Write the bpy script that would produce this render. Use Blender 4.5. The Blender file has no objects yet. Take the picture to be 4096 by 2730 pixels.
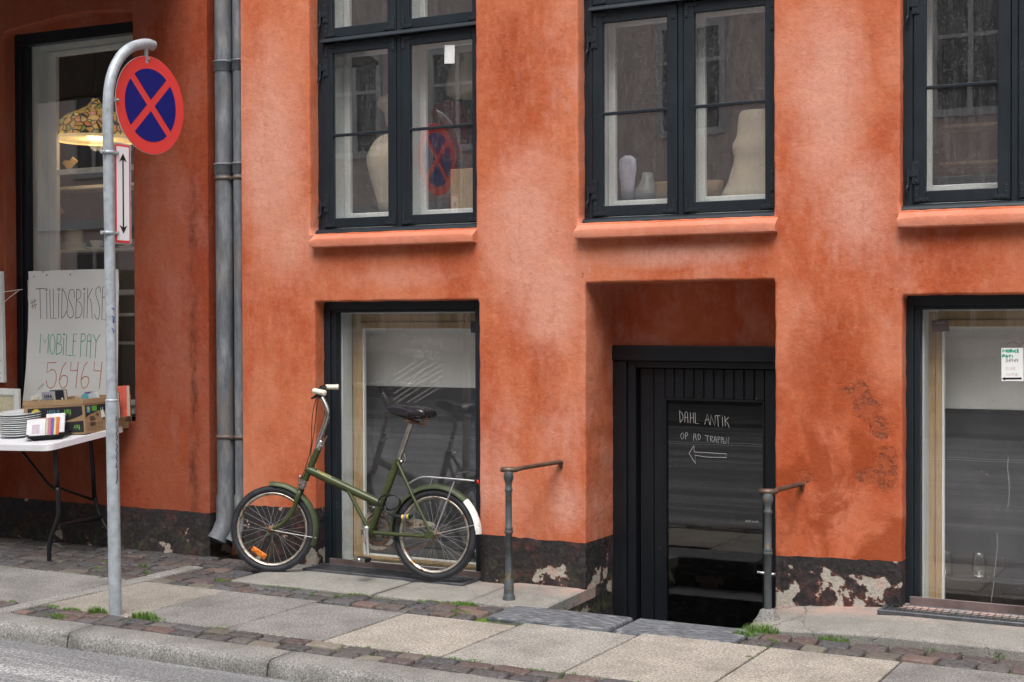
import bpy, bmesh, math, random
from mathutils import Vector, Matrix, Euler
from mathutils.geometry import tessellate_polygon
random.seed(7)
R = math.radians
S = bpy.context.scene
COL = S.collection

# ------------------------------------------------------------------ camera
YAW, PITCH, ROLL, FPX = 0.49631816, -0.01373547, -0.00332125, 5681.4
CAM = Vector((0.0, -7.0, 1.485))
_f = Vector((-math.sin(YAW)*math.cos(PITCH), math.cos(YAW)*math.cos(PITCH), math.sin(PITCH)))
_r = Vector((math.cos(YAW), math.sin(YAW), 0)); _u = _r.cross(_f)
_r, _u = _r*math.cos(ROLL)+_u*math.sin(ROLL), -_r*math.sin(ROLL)+_u*math.cos(ROLL)
cd = bpy.data.cameras.new('camera'); cam = bpy.data.objects.new('camera', cd); COL.objects.link(cam)
cd.sensor_width = 36; cd.lens = FPX/4096*36; cd.clip_start = 0.05; cd.clip_end = 400
m = Matrix.Identity(4)
for i in range(3):
    m[i][0], m[i][1], m[i][2], m[i][3] = _r[i], _u[i], -_f[i], CAM[i]
cam.matrix_world = m
S.camera = cam

# ------------------------------------------------------------------ light
SUN_EL, SUN_AZ = R(60), R(160)          # azimuth measured from +y clockwise
w = bpy.data.worlds.new('World'); S.world = w; w.use_nodes = True
nt = w.node_tree; nt.nodes.clear()
sky = nt.nodes.new('ShaderNodeTexSky'); sky.sky_type = 'NISHITA'; sky.sun_disc = False
sky.sun_elevation = SUN_EL; sky.sun_rotation = SUN_AZ; sky.air_density = 1.0; sky.dust_density = 4.0; sky.ozone_density = 1.0
hs = nt.nodes.new('ShaderNodeHueSaturation'); hs.inputs['Saturation'].default_value = 0.22
bg = nt.nodes.new('ShaderNodeBackground'); bg.inputs['Strength'].default_value = 0.13
wo = nt.nodes.new('ShaderNodeOutputWorld')
nt.links.new(sky.outputs[0], hs.inputs['Color']); nt.links.new(hs.outputs[0], bg.inputs['Color']); nt.links.new(bg.outputs[0], wo.inputs['Surface'])
sd = bpy.data.lights.new('sun', 'SUN'); sd.energy = 1.05; sd.angle = R(32); sd.color = (1.0, 0.975, 0.94)
sun = bpy.data.objects.new('sun', sd); COL.objects.link(sun)
sv = Vector((math.sin(SUN_AZ)*math.cos(SUN_EL), math.cos(SUN_AZ)*math.cos(SUN_EL), math.sin(SUN_EL)))
sun.rotation_euler = sv.to_track_quat('Z', 'Y').to_euler()
S.view_settings.view_transform = 'Standard'; S.view_settings.look = 'None'
S.view_settings.exposure = 1.12; S.view_settings.gamma = 1.0
S.render.engine = 'CYCLES'
S.cycles.max_bounces = 8; S.cycles.transparent_max_bounces = 16; S.cycles.glossy_bounces = 4

# ------------------------------------------------------------------ pixel -> world helpers (photo measured at 4096 px wide)
def ray(x, y): return _f + _r*((x-2048)/FPX) - _u*((y-1365)/FPX)
def PY(x, y, y0=0.0):
    d = ray(x, y); return CAM + d*((y0-CAM.y)/d.y)
def PZ(x, y, z0=0.0):
    d = ray(x, y); return CAM + d*((z0-CAM.z)/d.z)
def PXX(x, y, x0):
    d = ray(x, y); return CAM + d*((x0-CAM.x)/d.x)
def PP(x, y, p0, n):
    d = ray(x, y); return CAM + d*((p0-CAM).dot(n)/d.dot(n))

# ------------------------------------------------------------------ object helpers
def tag(o, label=None, cat=None, group=None, kind=None):
    if label: o['label'] = label
    if cat: o['category'] = cat
    if group: o['group'] = group
    if kind: o['kind'] = kind
    return o
def empty(name, loc, label, cat, group=None):
    o = bpy.data.objects.new(name, None); COL.objects.link(o); o.location = loc
    o.empty_display_size = 0.1
    return tag(o, label, cat, group)
def setparent(o, p):
    if p is None: return
    o.parent = p
    # every mesh is written in world coordinates: undo the parent's own transform
    pm = WM.get(p.name, Matrix.Translation(p.location) @ p.rotation_euler.to_matrix().to_4x4())
    WM[o.name] = Matrix.Identity(4)
    o.matrix_parent_inverse = pm.inverted()
WM = {}
def copy_tree(o, parent=None):
    c = o.copy(); COL.objects.link(c); c.parent = parent
    for ch in list(o.children): copy_tree(ch, c)
    return c

class MB:
    """collects geometry, then builds ONE mesh object"""
    def __init__(s): s.bm = bmesh.new(); s.cl = None
    def face(s, pts, smooth=False, mi=0):
        vs = [s.bm.verts.new(p) for p in pts]
        try:
            f = s.bm.faces.new(vs); f.smooth = smooth; f.material_index = mi; return f
        except ValueError: return None
    def box(s, x0, x1, y0, y1, z0, z1, bev=0.0, mat=None, mi=0):
        M = mat or Matrix.Identity(4)
        c = [(x0,y0,z0),(x1,y0,z0),(x1,y1,z0),(x0,y1,z0),(x0,y0,z1),(x1,y0,z1),(x1,y1,z1),(x0,y1,z1)]
        vs = [s.bm.verts.new(M @ Vector(p)) for p in c]
        fs = [s.bm.faces.new([vs[i] for i in q]) for q in ((0,3,2,1),(4,5,6,7),(0,1,5,4),(1,2,6,5),(2,3,7,6),(3,0,4,7))]
        for f in fs: f.material_index = mi
        if bev > 0:
            es = list({e for f in fs for e in f.edges})
            r = bmesh.ops.bevel(s.bm, geom=es, offset=bev, segments=2 if bev > 0.004 else 1, affect='EDGES', profile=0.5, clamp_overlap=True)
            for f in r['faces']: f.material_index = mi
        return s
    def tube(s, pts, rad, n=10, cap=True, closed=False, mi=0, squash=None):
        pts = [Vector(p) for p in pts]
        if not hasattr(rad, '__len__'): rad = [rad]*len(pts)
        N = len(pts); rings = []; up = None
        for i, p in enumerate(pts):
            if closed: t = (pts[(i+1) % N]-pts[i-1])
            else: t = pts[min(i+1, N-1)]-pts[max(i-1, 0)]
            t = t.normalized()
            if up is None:
                up = Vector((0,0,1)) if abs(t.z) < 0.9 else Vector((1,0,0))
            a = (up - t*up.dot(t)); a = a.normalized() if a.length > 1e-6 else t.orthogonal().normalized()
            up = a; b = t.cross(a)
            rr = rad[i]
            ring = []
            for k in range(n):
                an = 2*math.pi*k/n
                sa, sb = (1, 1) if not squash else squash
                ring.append(s.bm.verts.new(p + a*(rr*sa*math.cos(an)) + b*(rr*sb*math.sin(an))))
            rings.append(ring)
        segs = N if closed else N-1
        for i in range(segs):
            A, B = rings[i], rings[(i+1) % N]
            for k in range(n):
                f = s.bm.faces.new((A[k], A[(k+1) % n], B[(k+1) % n], B[k])); f.smooth = True; f.material_index = mi
        if cap and not closed:
            f = s.bm.faces.new([s.bm.verts.new(v.co) for v in rings[0][::-1]]); f.material_index = mi
            f = s.bm.faces.new([s.bm.verts.new(v.co) for v in rings[-1]]); f.material_index = mi
        return s
    def lathe(s, prof, origin=(0,0,0), axis=(0,0,1), n=24, mi=0, cap=True, smooth=True):
        """prof: (radius, height) along axis"""
        ax = Vector(axis).normalized(); a = ax.orthogonal().normalized(); b = ax.cross(a); o = Vector(origin)
        rings = [[s.bm.verts.new(o + ax*h + (a*math.cos(2*math.pi*k/n)+b*math.sin(2*math.pi*k/n))*r) for k in range(n)] for r, h in prof]
        for i in range(len(rings)-1):
            A, B = rings[i], rings[i+1]
            for k in range(n):
                f = s.bm.faces.new((A[k], A[(k+1) % n], B[(k+1) % n], B[k])); f.smooth = smooth; f.material_index = mi
        if cap:
            if prof[0][0] > 1e-5: s.bm.faces.new([s.bm.verts.new(v.co) for v in rings[0][::-1]]).material_index = mi
            if prof[-1][0] > 1e-5: s.bm.faces.new([s.bm.verts.new(v.co) for v in rings[-1]]).material_index = mi
        return s
    def prism(s, pts, d, mi=0, smooth=False):
        """solid from a closed 3D outline pushed along vector d"""
        d = Vector(d); A = [s.bm.verts.new(p) for p in pts]; B = [s.bm.verts.new(Vector(p)+d) for p in pts]
        n = len(pts)
        tris = tessellate_polygon([[Vector(p) for p in pts]])
        for t in tris:
            for f in (s.bm.faces.new([A[i] for i in t]), s.bm.faces.new([B[i] for i in t[::-1]])): f.material_index = mi
        for i in range(n):
            f = s.bm.faces.new((A[i], A[(i+1) % n], B[(i+1) % n], B[i])); f.material_index = mi; f.smooth = smooth
        return s
    def ribbon(s, pts, wd, nrm, mi=0, off=0.0):
        """flat pen stroke lying on a surface with normal nrm"""
        nrm = Vector(nrm).normalized(); pts = [Vector(p)+nrm*off for p in pts]
        L = []
        for i, p in enumerate(pts):
            t = (pts[min(i+1, len(pts)-1)]-pts[max(i-1, 0)])
            if t.length < 1e-9: t = Vector((1,0,0))
            sd_ = t.normalized().cross(nrm)*(wd/2)
            L.append((s.bm.verts.new(p-sd_), s.bm.verts.new(p+sd_)))
        for (a, b), (c, d) in zip(L[:-1], L[1:]):
            s.bm.faces.new((a, b, d, c)).material_index = mi
        return s
    def build(s, name, mats, parent=None, recalc=True, label=None, bevel=0, uvfix=False):
        if recalc: bmesh.ops.recalc_face_normals(s.bm, faces=s.bm.faces)
        me = bpy.data.meshes.new(name); s.bm.to_mesh(me); s.bm.free()
        o = bpy.data.objects.new(name, me); COL.objects.link(o)
        for mt in (mats if isinstance(mats, (list, tuple)) else [mats]): me.materials.append(mt)
        setparent(o, parent)
        if label: o['label'] = label
        if bevel:
            b = o.modifiers.new('bevel', 'BEVEL'); b.width = bevel; b.segments = 2; b.limit_method = 'ANGLE'; b.angle_limit = R(40)
        return o
def curve_pts(pts, n=6, closed=False):
    """catmull-rom through 2D/3D tuples"""
    P = [Vector(p) for p in pts]; out = []; N = len(P)
    rng = range(N if closed else N-1)
    for i in rng:
        p0 = P[i-1] if (i > 0 or closed) else P[0]*2-P[1]
        p1 = P[i]; p2 = P[(i+1) % N]
        p3 = P[(i+2) % N] if (i+2 < N or closed) else P[-1]*2-P[-2]
        for k in range(n):
            t = k/n
            out.append(0.5*((2*p1)+(p2-p0)*t+(2*p0-5*p1+4*p2-p3)*t*t+(3*p1-p0-3*p2+p3)*t**3))
    if not closed: out.append(P[-1])
    return out

# ------------------------------------------------------------------ materials
class NT:
    def __init__(s, name):
        s.m = bpy.data.materials.new(name); s.m.use_nodes = True; s.t = s.m.node_tree; s.t.nodes.clear()
        s.out = s.t.nodes.new('ShaderNodeOutputMaterial'); s.b = s.t.nodes.new('ShaderNodeBsdfPrincipled')
        s.t.links.new(s.b.outputs[0], s.out.inputs['Surface'])
        s.co = s.t.nodes.new('ShaderNodeTexCoord').outputs['Object']
        s.b.inputs['Specular IOR Level'].default_value = 0.3
    def n(s, t, **k):
        nd = s.t.nodes.new(t)
        for a, v in k.items(): setattr(nd, a, v)
        return nd
    def l(s, a, b): s.t.links.new(a, b)
    def put(s, inp, v):
        if hasattr(v, 'is_linked') or hasattr(v, 'links'): s.l(v, inp)
        else: inp.default_value = v
    def map(s, scale=(1,1,1), loc=(0,0,0), rot=(0,0,0), src=None):
        nd = s.n('ShaderNodeMapping'); nd.inputs['Scale'].default_value = scale; nd.inputs['Location'].default_value = loc; nd.inputs['Rotation'].default_value = rot
        s.l(src or s.co, nd.inputs['Vector']); return nd.outputs[0]
    def noise(s, scale, detail=4, rough=0.55, vec=None, dist=0.0, out=0):
        nd = s.n('ShaderNodeTexNoise'); nd.inputs['Scale'].default_value = scale; nd.inputs['Detail'].default_value = detail
        nd.inputs['Roughness'].default_value = rough; nd.inputs['Distortion'].default_value = dist
        s.l(vec or s.co, nd.inputs['Vector']); return nd.outputs[out]
    def ramp(s, v, stops, interp='LINEAR'):
        nd = s.n('ShaderNodeValToRGB'); cr = nd.color_ramp; cr.interpolation = interp
        while len(cr.elements) > 1: cr.elements.remove(cr.elements[-1])
        for i, (p, c) in enumerate(stops):
            if not hasattr(c, '__len__'): c = (c, c, c)
            e = cr.elements[0] if i == 0 else cr.elements.new(p)
            e.position = p; e.color = (*c[:3], 1)
        s.l(v, nd.inputs[0]); return nd.outputs[0]
    def mix(s, f, a, b, mode='MIX'):
        nd = s.n('ShaderNodeMix', data_type='RGBA', blend_type=mode)
        for i, v in ((0, f), (6, a), (7, b)):
            if isinstance(v, (tuple, list)): nd.inputs[i].default_value = (*v[:3], 1)
            elif isinstance(v, (int, float)): nd.inputs[i].default_value = v
            else: s.l(v, nd.inputs[i])
        return nd.outputs[2]
    def math(s, op, a, b=None, c=None, clamp=False):
        nd = s.n('ShaderNodeMath', operation=op); nd.use_clamp = clamp
        for i, v in enumerate((a, b, c)):
            if v is None: continue
            if isinstance(v, (int, float)): nd.inputs[i].default_value = v
            else: s.l(v, nd.inputs[i])
        return nd.outputs[0]
    def sep(s, v=None):
        nd = s.n('ShaderNodeSeparateXYZ'); s.l(v or s.co, nd.inputs[0]); return nd.outputs
    def bump(s, h, strength=0.3, dist=0.01, prev=None):
        nd = s.n('ShaderNodeBump'); nd.inputs['Strength'].default_value = strength; nd.inputs['Distance'].default_value = dist
        s.l(h, nd.inputs['Height'])
        if prev is not None: s.l(prev, nd.inputs['Normal'])
        return nd.outputs[0]
    def set(s, color=None, rough=None, normal=None, metal=None, spec=None, emis=None, emstr=None):
        b = s.b.inputs
        if color is not None:
            if isinstance(color, (tuple, list)): b['Base Color'].default_value = (*color[:3], 1)
            else: s.l(color, b['Base Color'])
        for k, v in (('Roughness', rough), ('Metallic', metal), ('Specular IOR Level', spec)):
            if v is None: continue
            if isinstance(v, (int, float)): b[k].default_value = v
            else: s.l(v, b[k])
        if normal is not None: s.l(normal, b['Normal'])
        if emis is not None:
            if isinstance(emis, (tuple, list)): b['Emission Color'].default_value = (*emis[:3], 1)
            else: s.l(emis, b['Emission Color'])
            b['Emission Strength'].default_value = emstr
        return s.m

def simple(name, col, rough=0.5, metal=0.0, var=0.12, scale=30, bump=0.1, spec=0.3, dirt=None):
    t = NT(name)
    n1 = t.noise(scale, 5, 0.6)
    lo = tuple(c*(1-var) for c in col); hi = tuple(min(1, c*(1+var)) for c in col)
    c = t.ramp(n1, [(0.3, lo), (0.7, hi)])
    if dirt:
        n2 = t.noise(dirt[2], 6, 0.7)
        c = t.mix(t.ramp(n2, [(dirt[3], 0), (dirt[3]+0.08, 1)]), c, dirt[0])
    rr = t.math('MULTIPLY_ADD', t.noise(scale*0.6, 4), 0.3, rough-0.15, clamp=True)
    nb = t.bump(t.noise(scale*4, 4), bump, 0.002) if bump else None
    return t.set(c, rr, nb, metal, spec)

BLOBS = [  # x, z, half width, half height, kind  (1 chalky pink bloom, -1 damp dark)
 (-3.72, 1.98, 0.30, 0.55, 1), (-3.55, 1.62, 0.22, 0.35, 1), (-3.80, 2.95, 0.35, 0.5, -0.5), (-5.50, 2.55, 0.28, 0.75, 0.9), (-5.35, 1.95, 0.25, 0.35, 0.5),
 (-2.00, 2.60, 0.22, 0.65, 0.9), (-1.85, 2.05, 0.22, 0.3, 0.9), (-3.95, 0.55, 0.3, 0.35, 0.6), (-3.45, 0.48, 0.12, 0.2, 0.9), (-2.80, 1.83, 0.50, 0.075, 0.9),
 (-1.95, 1.25, 0.25, 0.35, -0.9), (-1.75, 0.85, 0.2, 0.4, -1), (-2.18, 0.75, 0.13, 0.35, -0.9), (-2.0, 0.55, 0.15, 0.2, 0.5), (-4.6, 1.75, 0.5, 0.08, 0.35), (-3.60, 1.2, 0.15, 0.3, -0.4),
 (-6.25, 1.6, 0.2, 0.9, 0.4), (-6.4, 3.0, 0.3, 0.5, -0.6)]
def plaster(name, hue=1.0, dark=0.0):
    """old lime wash over render: blotches, chalky bloom, brush marks, runs and rain streaks"""
    t = NT(name)
    x, y, z = t.sep()
    st = t.map((1.0, 1.0, 0.55))
    big = t.noise(1.6, 6, 0.64, st, 0.2)
    med = t.noise(4.0, 7, 0.68, t.map((1, 1, 0.65), (4.1, 2.2, 0.7)), 0.2)
    streak = t.noise(2.6, 6, 0.7, t.map((3.6, 3.2, 0.30), (1.3, 0, 4)), 0.1)
    fine = t.noise(34, 6, 0.75)
    brush = t.noise(9, 5, 0.7, t.map((1.9, 2, 0.8), (3, 3, 3), (0, 0.5, 0)), 0.3)
    wob = t.math('MULTIPLY', t.math('SUBTRACT', t.noise(4.5, 6, 0.7, t.map((1, 1, 0.8), (11, 5, 2))), 0.5), 2.4)
    pink = None; damp = None
    for (cx, cz, rx, rz, kd) in BLOBS:
        dx = t.math('MULTIPLY', t.math('ADD', x, -cx), 1/rx); dz = t.math('MULTIPLY', t.math('ADD', z, -cz), 1/rz)
        r2 = t.math('ADD', t.math('MULTIPLY', dx, dx), t.math('MULTIPLY', dz, dz))
        v = t.math('MULTIPLY', t.math('SUBTRACT', 1.15, t.math('SQRT', r2), None, True), abs(kd))
        if kd > 0: pink = v if pink is None else t.math('MAXIMUM', pink, v)
        else: damp = v if damp is None else t.math('MAXIMUM', damp, v)
    pinkm = t.math('MULTIPLY', t.math('ADD', pink, t.math('MULTIPLY', wob, 0.55)), 1.25, None, True)
    pinkm = t.math('MULTIPLY', pinkm, t.math('GREATER_THAN', pink, 0.001))
    pinkm = t.math('MULTIPLY', t.math('SMOOTH_MIN', pinkm, t.math('MULTIPLY', pink, 2.2), 0.2), 1.0, None, True)
    dampm = t.math('MULTIPLY', t.math('SMOOTH_MIN', t.math('MULTIPLY', t.math('ADD', damp, t.math('MULTIPLY', wob, -0.75)), 1.4, None, True), t.math('MULTIPLY', damp, 2.5), 0.2), 1.0, None, True)
    base = t.ramp(big, [(0.30, (0.34, 0.060, 0.022)), (0.42, (0.42, 0.092, 0.036)), (0.50, (0.47, 0.124, 0.054)), (0.60, (0.52, 0.166, 0.083)), (0.70, (0.49, 0.140, 0.065))])
    bloom = t.math('MULTIPLY', t.ramp(med, [(0.46, 0), (0.64, 0.9)]), t.ramp(t.noise(0.9, 3, 0.5, t.map((1, 1, 1), (7, 1, 3))), [(0.40, 0.10), (0.62, 0.8)]))
    bloom = t.math('MAXIMUM', bloom, t.math('MULTIPLY', pinkm, 1.05), None, True)
    bloom = t.math('MULTIPLY', bloom, t.ramp(fine, [(0.3, 0.55), (0.55, 1.0)]))
    bloom = t.math('MULTIPLY', bloom, t.ramp(brush, [(0.35, 0.8), (0.6, 1.0)]))
    col = t.mix(bloom, base, (0.60, 0.29, 0.215))
    stain = t.math('MULTIPLY', t.ramp(streak, [(0.52, 0), (0.74, 0.8)]), 0.38)
    col = t.mix(stain, col, (0.33, 0.062, 0.022))
    col = t.mix(t.math('MULTIPLY', dampm, 0.9), col, (0.31, 0.052, 0.014))
    col = t.mix(t.math('MULTIPLY', t.ramp(t.noise(7, 7, 0.72, t.map((1, 1, 0.8), (2, 9, 4))), [(0.55, 0), (0.7, 1)]), 0.35), col, (0.36, 0.072, 0.028))
    col = t.mix(t.math('MULTIPLY', t.ramp(brush, [(0.50, 0), (0.70, 1)]), 0.28), col, (0.58, 0.23, 0.145))
    col = t.mix(t.math('MULTIPLY', t.ramp(fine, [(0.45, 0), (0.75, 1)]), 0.22), col, (0.62, 0.29, 0.20))
    spots = t.noise(17, 4, 0.6, t.map((1, 1, 0.8), (3, 3, 9)))
    col = t.mix(t.ramp(spots, [(0.69, 0), (0.74, 0.55)]), col, (0.22, 0.045, 0.022))
    # hairline cracks, only in places
    v = t.n('ShaderNodeTexVoronoi', feature='DISTANCE_TO_EDGE'); v.inputs['Scale'].default_value = 1.25
    va = t.n('ShaderNodeVectorMath', operation='ADD'); sc = t.n('ShaderNodeVectorMath', operation='SCALE')
    t.l(t.noise(5, 6, 0.7, out=1), sc.inputs[0]); sc.inputs['Scale'].default_value = 0.5
    t.l(t.map((1, 1, 0.7), (2.2, 0, 5.1)), va.inputs[0]); t.l(sc.outputs[0], va.inputs[1]); t.l(va.outputs[0], v.inputs['Vector'])
    ck = t.math('MULTIPLY', t.ramp(v.outputs[0], [(0.0015, 1), (0.006, 0)]), t.ramp(t.noise(1.7, 3, 0.6, t.map((1, 1, 1), (5, 5, 1))), [(0.58, 0), (0.66, 0.35)]))
    col = t.mix(ck, col, (0.16, 0.035, 0.018))
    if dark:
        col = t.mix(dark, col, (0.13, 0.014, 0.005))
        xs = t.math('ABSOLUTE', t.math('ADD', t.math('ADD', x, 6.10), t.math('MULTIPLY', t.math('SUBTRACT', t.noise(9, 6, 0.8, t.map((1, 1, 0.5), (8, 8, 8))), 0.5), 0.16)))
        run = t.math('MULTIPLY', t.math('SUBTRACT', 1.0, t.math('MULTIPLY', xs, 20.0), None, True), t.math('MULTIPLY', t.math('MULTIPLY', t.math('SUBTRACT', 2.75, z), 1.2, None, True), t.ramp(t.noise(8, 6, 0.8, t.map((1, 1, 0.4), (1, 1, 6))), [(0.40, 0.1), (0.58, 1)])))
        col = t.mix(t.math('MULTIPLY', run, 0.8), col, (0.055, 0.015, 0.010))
    h = t.math('ADD', t.math('ADD', t.math('MULTIPLY', t.noise(6, 5, 0.6), 1.1), t.math('MULTIPLY', brush, 0.12)), t.math('ADD', t.math('MULTIPLY', t.noise(60, 5, 0.7), 0.22), t.math('MULTIPLY', ck, -0.3)))
    nb = t.bump(h, 0.75, 0.014)
    nb = t.bump(t.noise(130, 4, 0.7), 0.6, 0.0022, nb)
    return t, col, nb
def plaster_final(name, **k):
    t, col, nb = plaster(name, **k)
    return t.set(col, 0.9, nb, 0, 0.15)
def plaster_worn(name):
    """the pier right of the basement door: deeper orange, damp dark blotches, render breaking away near the window"""
    t, col, nb = plaster(name)
    x, y, z = t.sep()
    # region mask: pier between door and right window, below the sill band
    inx = t.math('MULTIPLY', t.math('SMOOTH_MIN', t.math('MULTIPLY', t.math('ADD', x, 2.42), 8.0), 1.0, 0.2, clamp=True), t.math('MULTIPLY', t.math('SUBTRACT', -1.45, x), 8.0, clamp=True), clamp=True)
    inz = t.math('MULTIPLY', t.math('SUBTRACT', 1.45, z), 1.6, clamp=True)
    reg = t.math('MULTIPLY', inx, inz)
    bl = t.noise(4.2, 6, 0.65, t.map((1, 1, 0.8), (2.7, 0, 1.1)), 0.5)
    dk = t.math('MULTIPLY', t.ramp(bl, [(0.44, 0), (0.56, 1)]), reg)
    col = t.mix(t.math('MULTIPLY', reg, 0.45), col, (0.50, 0.115, 0.045))
    col = t.mix(t.math('MULTIPLY', dk, 0.8), col, (0.28, 0.052, 0.015))
    # broken render
    pm = None
    for (cx, cz, rx, rz) in ((1.86, 1.14, 0.07, 0.05), (1.80, 1.04, 0.07, 0.07), (1.745, 0.955, 0.06, 0.06), (1.705, 0.76, 0.05, 0.10), (1.77, 0.715, 0.08, 0.04), (2.12, 0.70, 0.05, 0.03)):
        dx = t.math('MULTIPLY', t.math('ADD', x, cx), 1/rx); dz = t.math('MULTIPLY', t.math('ADD', z, -cz), 1/rz)
        v_ = t.math('SUBTRACT', 1.6, t.math('SQRT', t.math('ADD', t.math('MULTIPLY', dx, dx), t.math('MULTIPLY', dz, dz))), None, True)
        pm = v_ if pm is None else t.math('MAXIMUM', pm, v_)
    pn = t.noise(9, 6, 0.7, t.map((1, 1, 1), (0.4, 0, 6.2)), 0.3)
    pit = t.ramp(t.math('ADD', pn, t.math('MULTIPLY', pm, 0.30)), [(0.68, 0), (0.70, 1)])
    deep = t.math('MULTIPLY', pit, t.ramp(t.noise(16, 6, 0.7, t.map((1, 1, 1), (6, 1, 2))), [(0.50, 0), (0.60, 1)]))
    col = t.mix(t.math('MULTIPLY', pit, 0.75), col, t.ramp(t.noise(30, 6, 0.75), [(0.35, (0.25, 0.055, 0.022)), (0.65, (0.40, 0.10, 0.045))]))
    col = t.mix(deep, col, t.ramp(t.noise(60, 5, 0.7), [(0.40, (0.20, 0.050, 0.025)), (0.60, (0.28, 0.095, 0.055)), (0.72, (0.38, 0.24, 0.19))]))
    nb2 = t.bump(t.math('SUBTRACT', 1.0, t.math('ADD', t.math('MULTIPLY', pit, 0.35), t.math('MULTIPLY', deep, 0.65))), 0.7, 0.008, nb)
    return t.set(col, 0.9, nb2, 0, 0.15)
def plinth_mat(name, peel=0.0, moss=False):
    """tar-black plinth paint, rusty see-through at the top, flaked to cream render lower down"""
    t = NT(name)
    x, y, z = t.sep()
    n1 = t.noise(5, 6, 0.65); n2 = t.noise(40, 5, 0.7)
    base = t.ramp(n2, [(0.3, (0.012, 0.010, 0.011)), (0.55, (0.028, 0.024, 0.025)), (0.8, (0.075, 0.062, 0.060))])
    rust = t.math('MULTIPLY', t.ramp(n1, [(0.48, 0), (0.64, 1)]), t.ramp(t.noise(24, 5, 0.7), [(0.44, 0.0), (0.64, 0.6)]))
    base = t.mix(rust, base, (0.16, 0.050, 0.032))
    grey = t.ramp(t.noise(9, 6, 0.7, t.map((1, 1, 1), (5, 5, 5))), [(0.55, 0), (0.75, 0.6)])
    base = t.mix(grey, base, (0.12, 0.105, 0.10))
    # flaking
    pn = t.noise(5.5, 5, 0.55, t.map((1, 1, 1.15), (1.7, 0, 3.1)), 0.15)
    lowz = t.math('SUBTRACT', 1.0, t.math('MULTIPLY', z, 3.6), clamp=True)
    k = t.math('ADD', t.math('ADD', pn, t.math('MULTIPLY', lowz, 0.10)), peel)
    pm = t.ramp(k, [(0.665, 0), (0.675, 1)])
    rim = t.ramp(k, [(0.645, 0), (0.667, 0.5)])
    stucco = t.ramp(t.noise(90, 4, 0.6), [(0.3, (0.28, 0.25, 0.21)), (0.7, (0.47, 0.44, 0.385))])
    stucco = t.mix(t.ramp(t.noise(7, 4, 0.6, t.map((1, 1, 1), (9, 2, 2))), [(0.54, 0), (0.66, 0.45)]), stucco, (0.52, 0.20, 0.14))
    col = t.mix(rim, base, (0.20, 0.07, 0.045))
    col = t.mix(pm, col, stucco)
    if moss:
        mm = t.math('MULTIPLY', t.ramp(t.noise(13, 5, 0.7), [(0.50, 0), (0.66, 0.6)]), t.math('POWER', lowz, 2.0))
        col = t.mix(mm, col, (0.10, 0.115, 0.045))
    h = t.math('ADD', t.math('MULTIPLY', t.math('SUBTRACT', 1.0, pm), 0.35), t.math('ADD', t.math('MULTIPLY', t.noise(14, 5, 0.65), 0.8), t.math('MULTIPLY', n2, 0.25)))
    return t.set(col, 0.72, t.bump(h, 0.9, 0.014), 0, 0.3)
def paint(name, col, rough=0.42, wear=None, wearcol=(0.45, 0.40, 0.30), var=0.25):
    t = NT(name)
    n1 = t.noise(3.0, 5, 0.6, t.map((4, 4, 0.8)))
    lo = tuple(c*(1-var) for c in col); hi = tuple(c*(1+var) for c in col)
    c = t.ramp(n1, [(0.3, lo), (0.7, hi)])
    c = t.mix(t.ramp(t.noise(120, 4, 0.7), [(0.62, 0), (0.8, 0.25)]), c, tuple(min(1, q*3+0.05) for q in col))
    if wear: c = t.mix(t.ramp(t.noise(22, 6, 0.75), [(wear, 0), (wear+0.02, 1)]), c, wearcol)
    rr = t.math('MULTIPLY_ADD', t.noise(9, 4), 0.25, rough-0.10, clamp=True)
    nb = t.bump(t.noise(35, 5, 0.6, t.map((1, 1, 0.25))), 0.25, 0.002)
    return t.set(c, rr, nb, 0, 0.4)
def glass(name, refl=0.10, tint=(1, 1, 1), dust=0.0):
    t = NT(name); t.t.nodes.remove(t.b)
    tr = t.n('ShaderNodeBsdfTransparent'); tr.inputs[0].default_value = (*tint, 1)
    gl = t.n('ShaderNodeBsdfGlossy'); gl.inputs['Roughness'].default_value = 0.0
    gl.inputs['Color'].default_value = (1, 1, 1, 1)
    wav = t.bump(t.noise(2.6, 2, 0.5), 0.02, 0.01); t.l(wav, gl.inputs['Normal'])
    lw = t.n('ShaderNodeLayerWeight'); lw.inputs[0].default_value = 0.5
    fac = t.math('MULTIPLY_ADD', t.math('POWER', lw.outputs['Facing'], 4.0), 0.5, refl, clamp=True)
    mx = t.n('ShaderNodeMixShader'); t.l(fac, mx.inputs[0]); t.l(tr.outputs[0], mx.inputs[1]); t.l(gl.outputs[0], mx.inputs[2])
    last = mx.outputs[0]
    if dust:
        df = t.n('ShaderNodeBsdfDiffuse'); df.inputs[0].default_value = (0.55, 0.56, 0.55, 1)
        x, y, z = t.sep()
        nz = t.noise(6, 6, 0.8, t.map((6, 5, 0.9)))
        specks = t.ramp(t.noise(130, 2, 0.5, t.map((2.2, 1, 0.7))), [(0.60, 0), (0.70, 1)])
        k = t.math('ADD', t.math('MULTIPLY', t.ramp(nz, [(0.42, 0.15), (0.70, 1.2)]), dust), t.math('MULTIPLY', specks, dust*5.0), clamp=True)
        m2 = t.n('ShaderNodeMixShader'); t.l(k, m2.inputs[0]); t.l(last, m2.inputs[1]); t.l(df.outputs[0], m2.inputs[2]); last = m2.outputs[0]
    t.l(last, t.out.inputs['Surface']); return t.m
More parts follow.
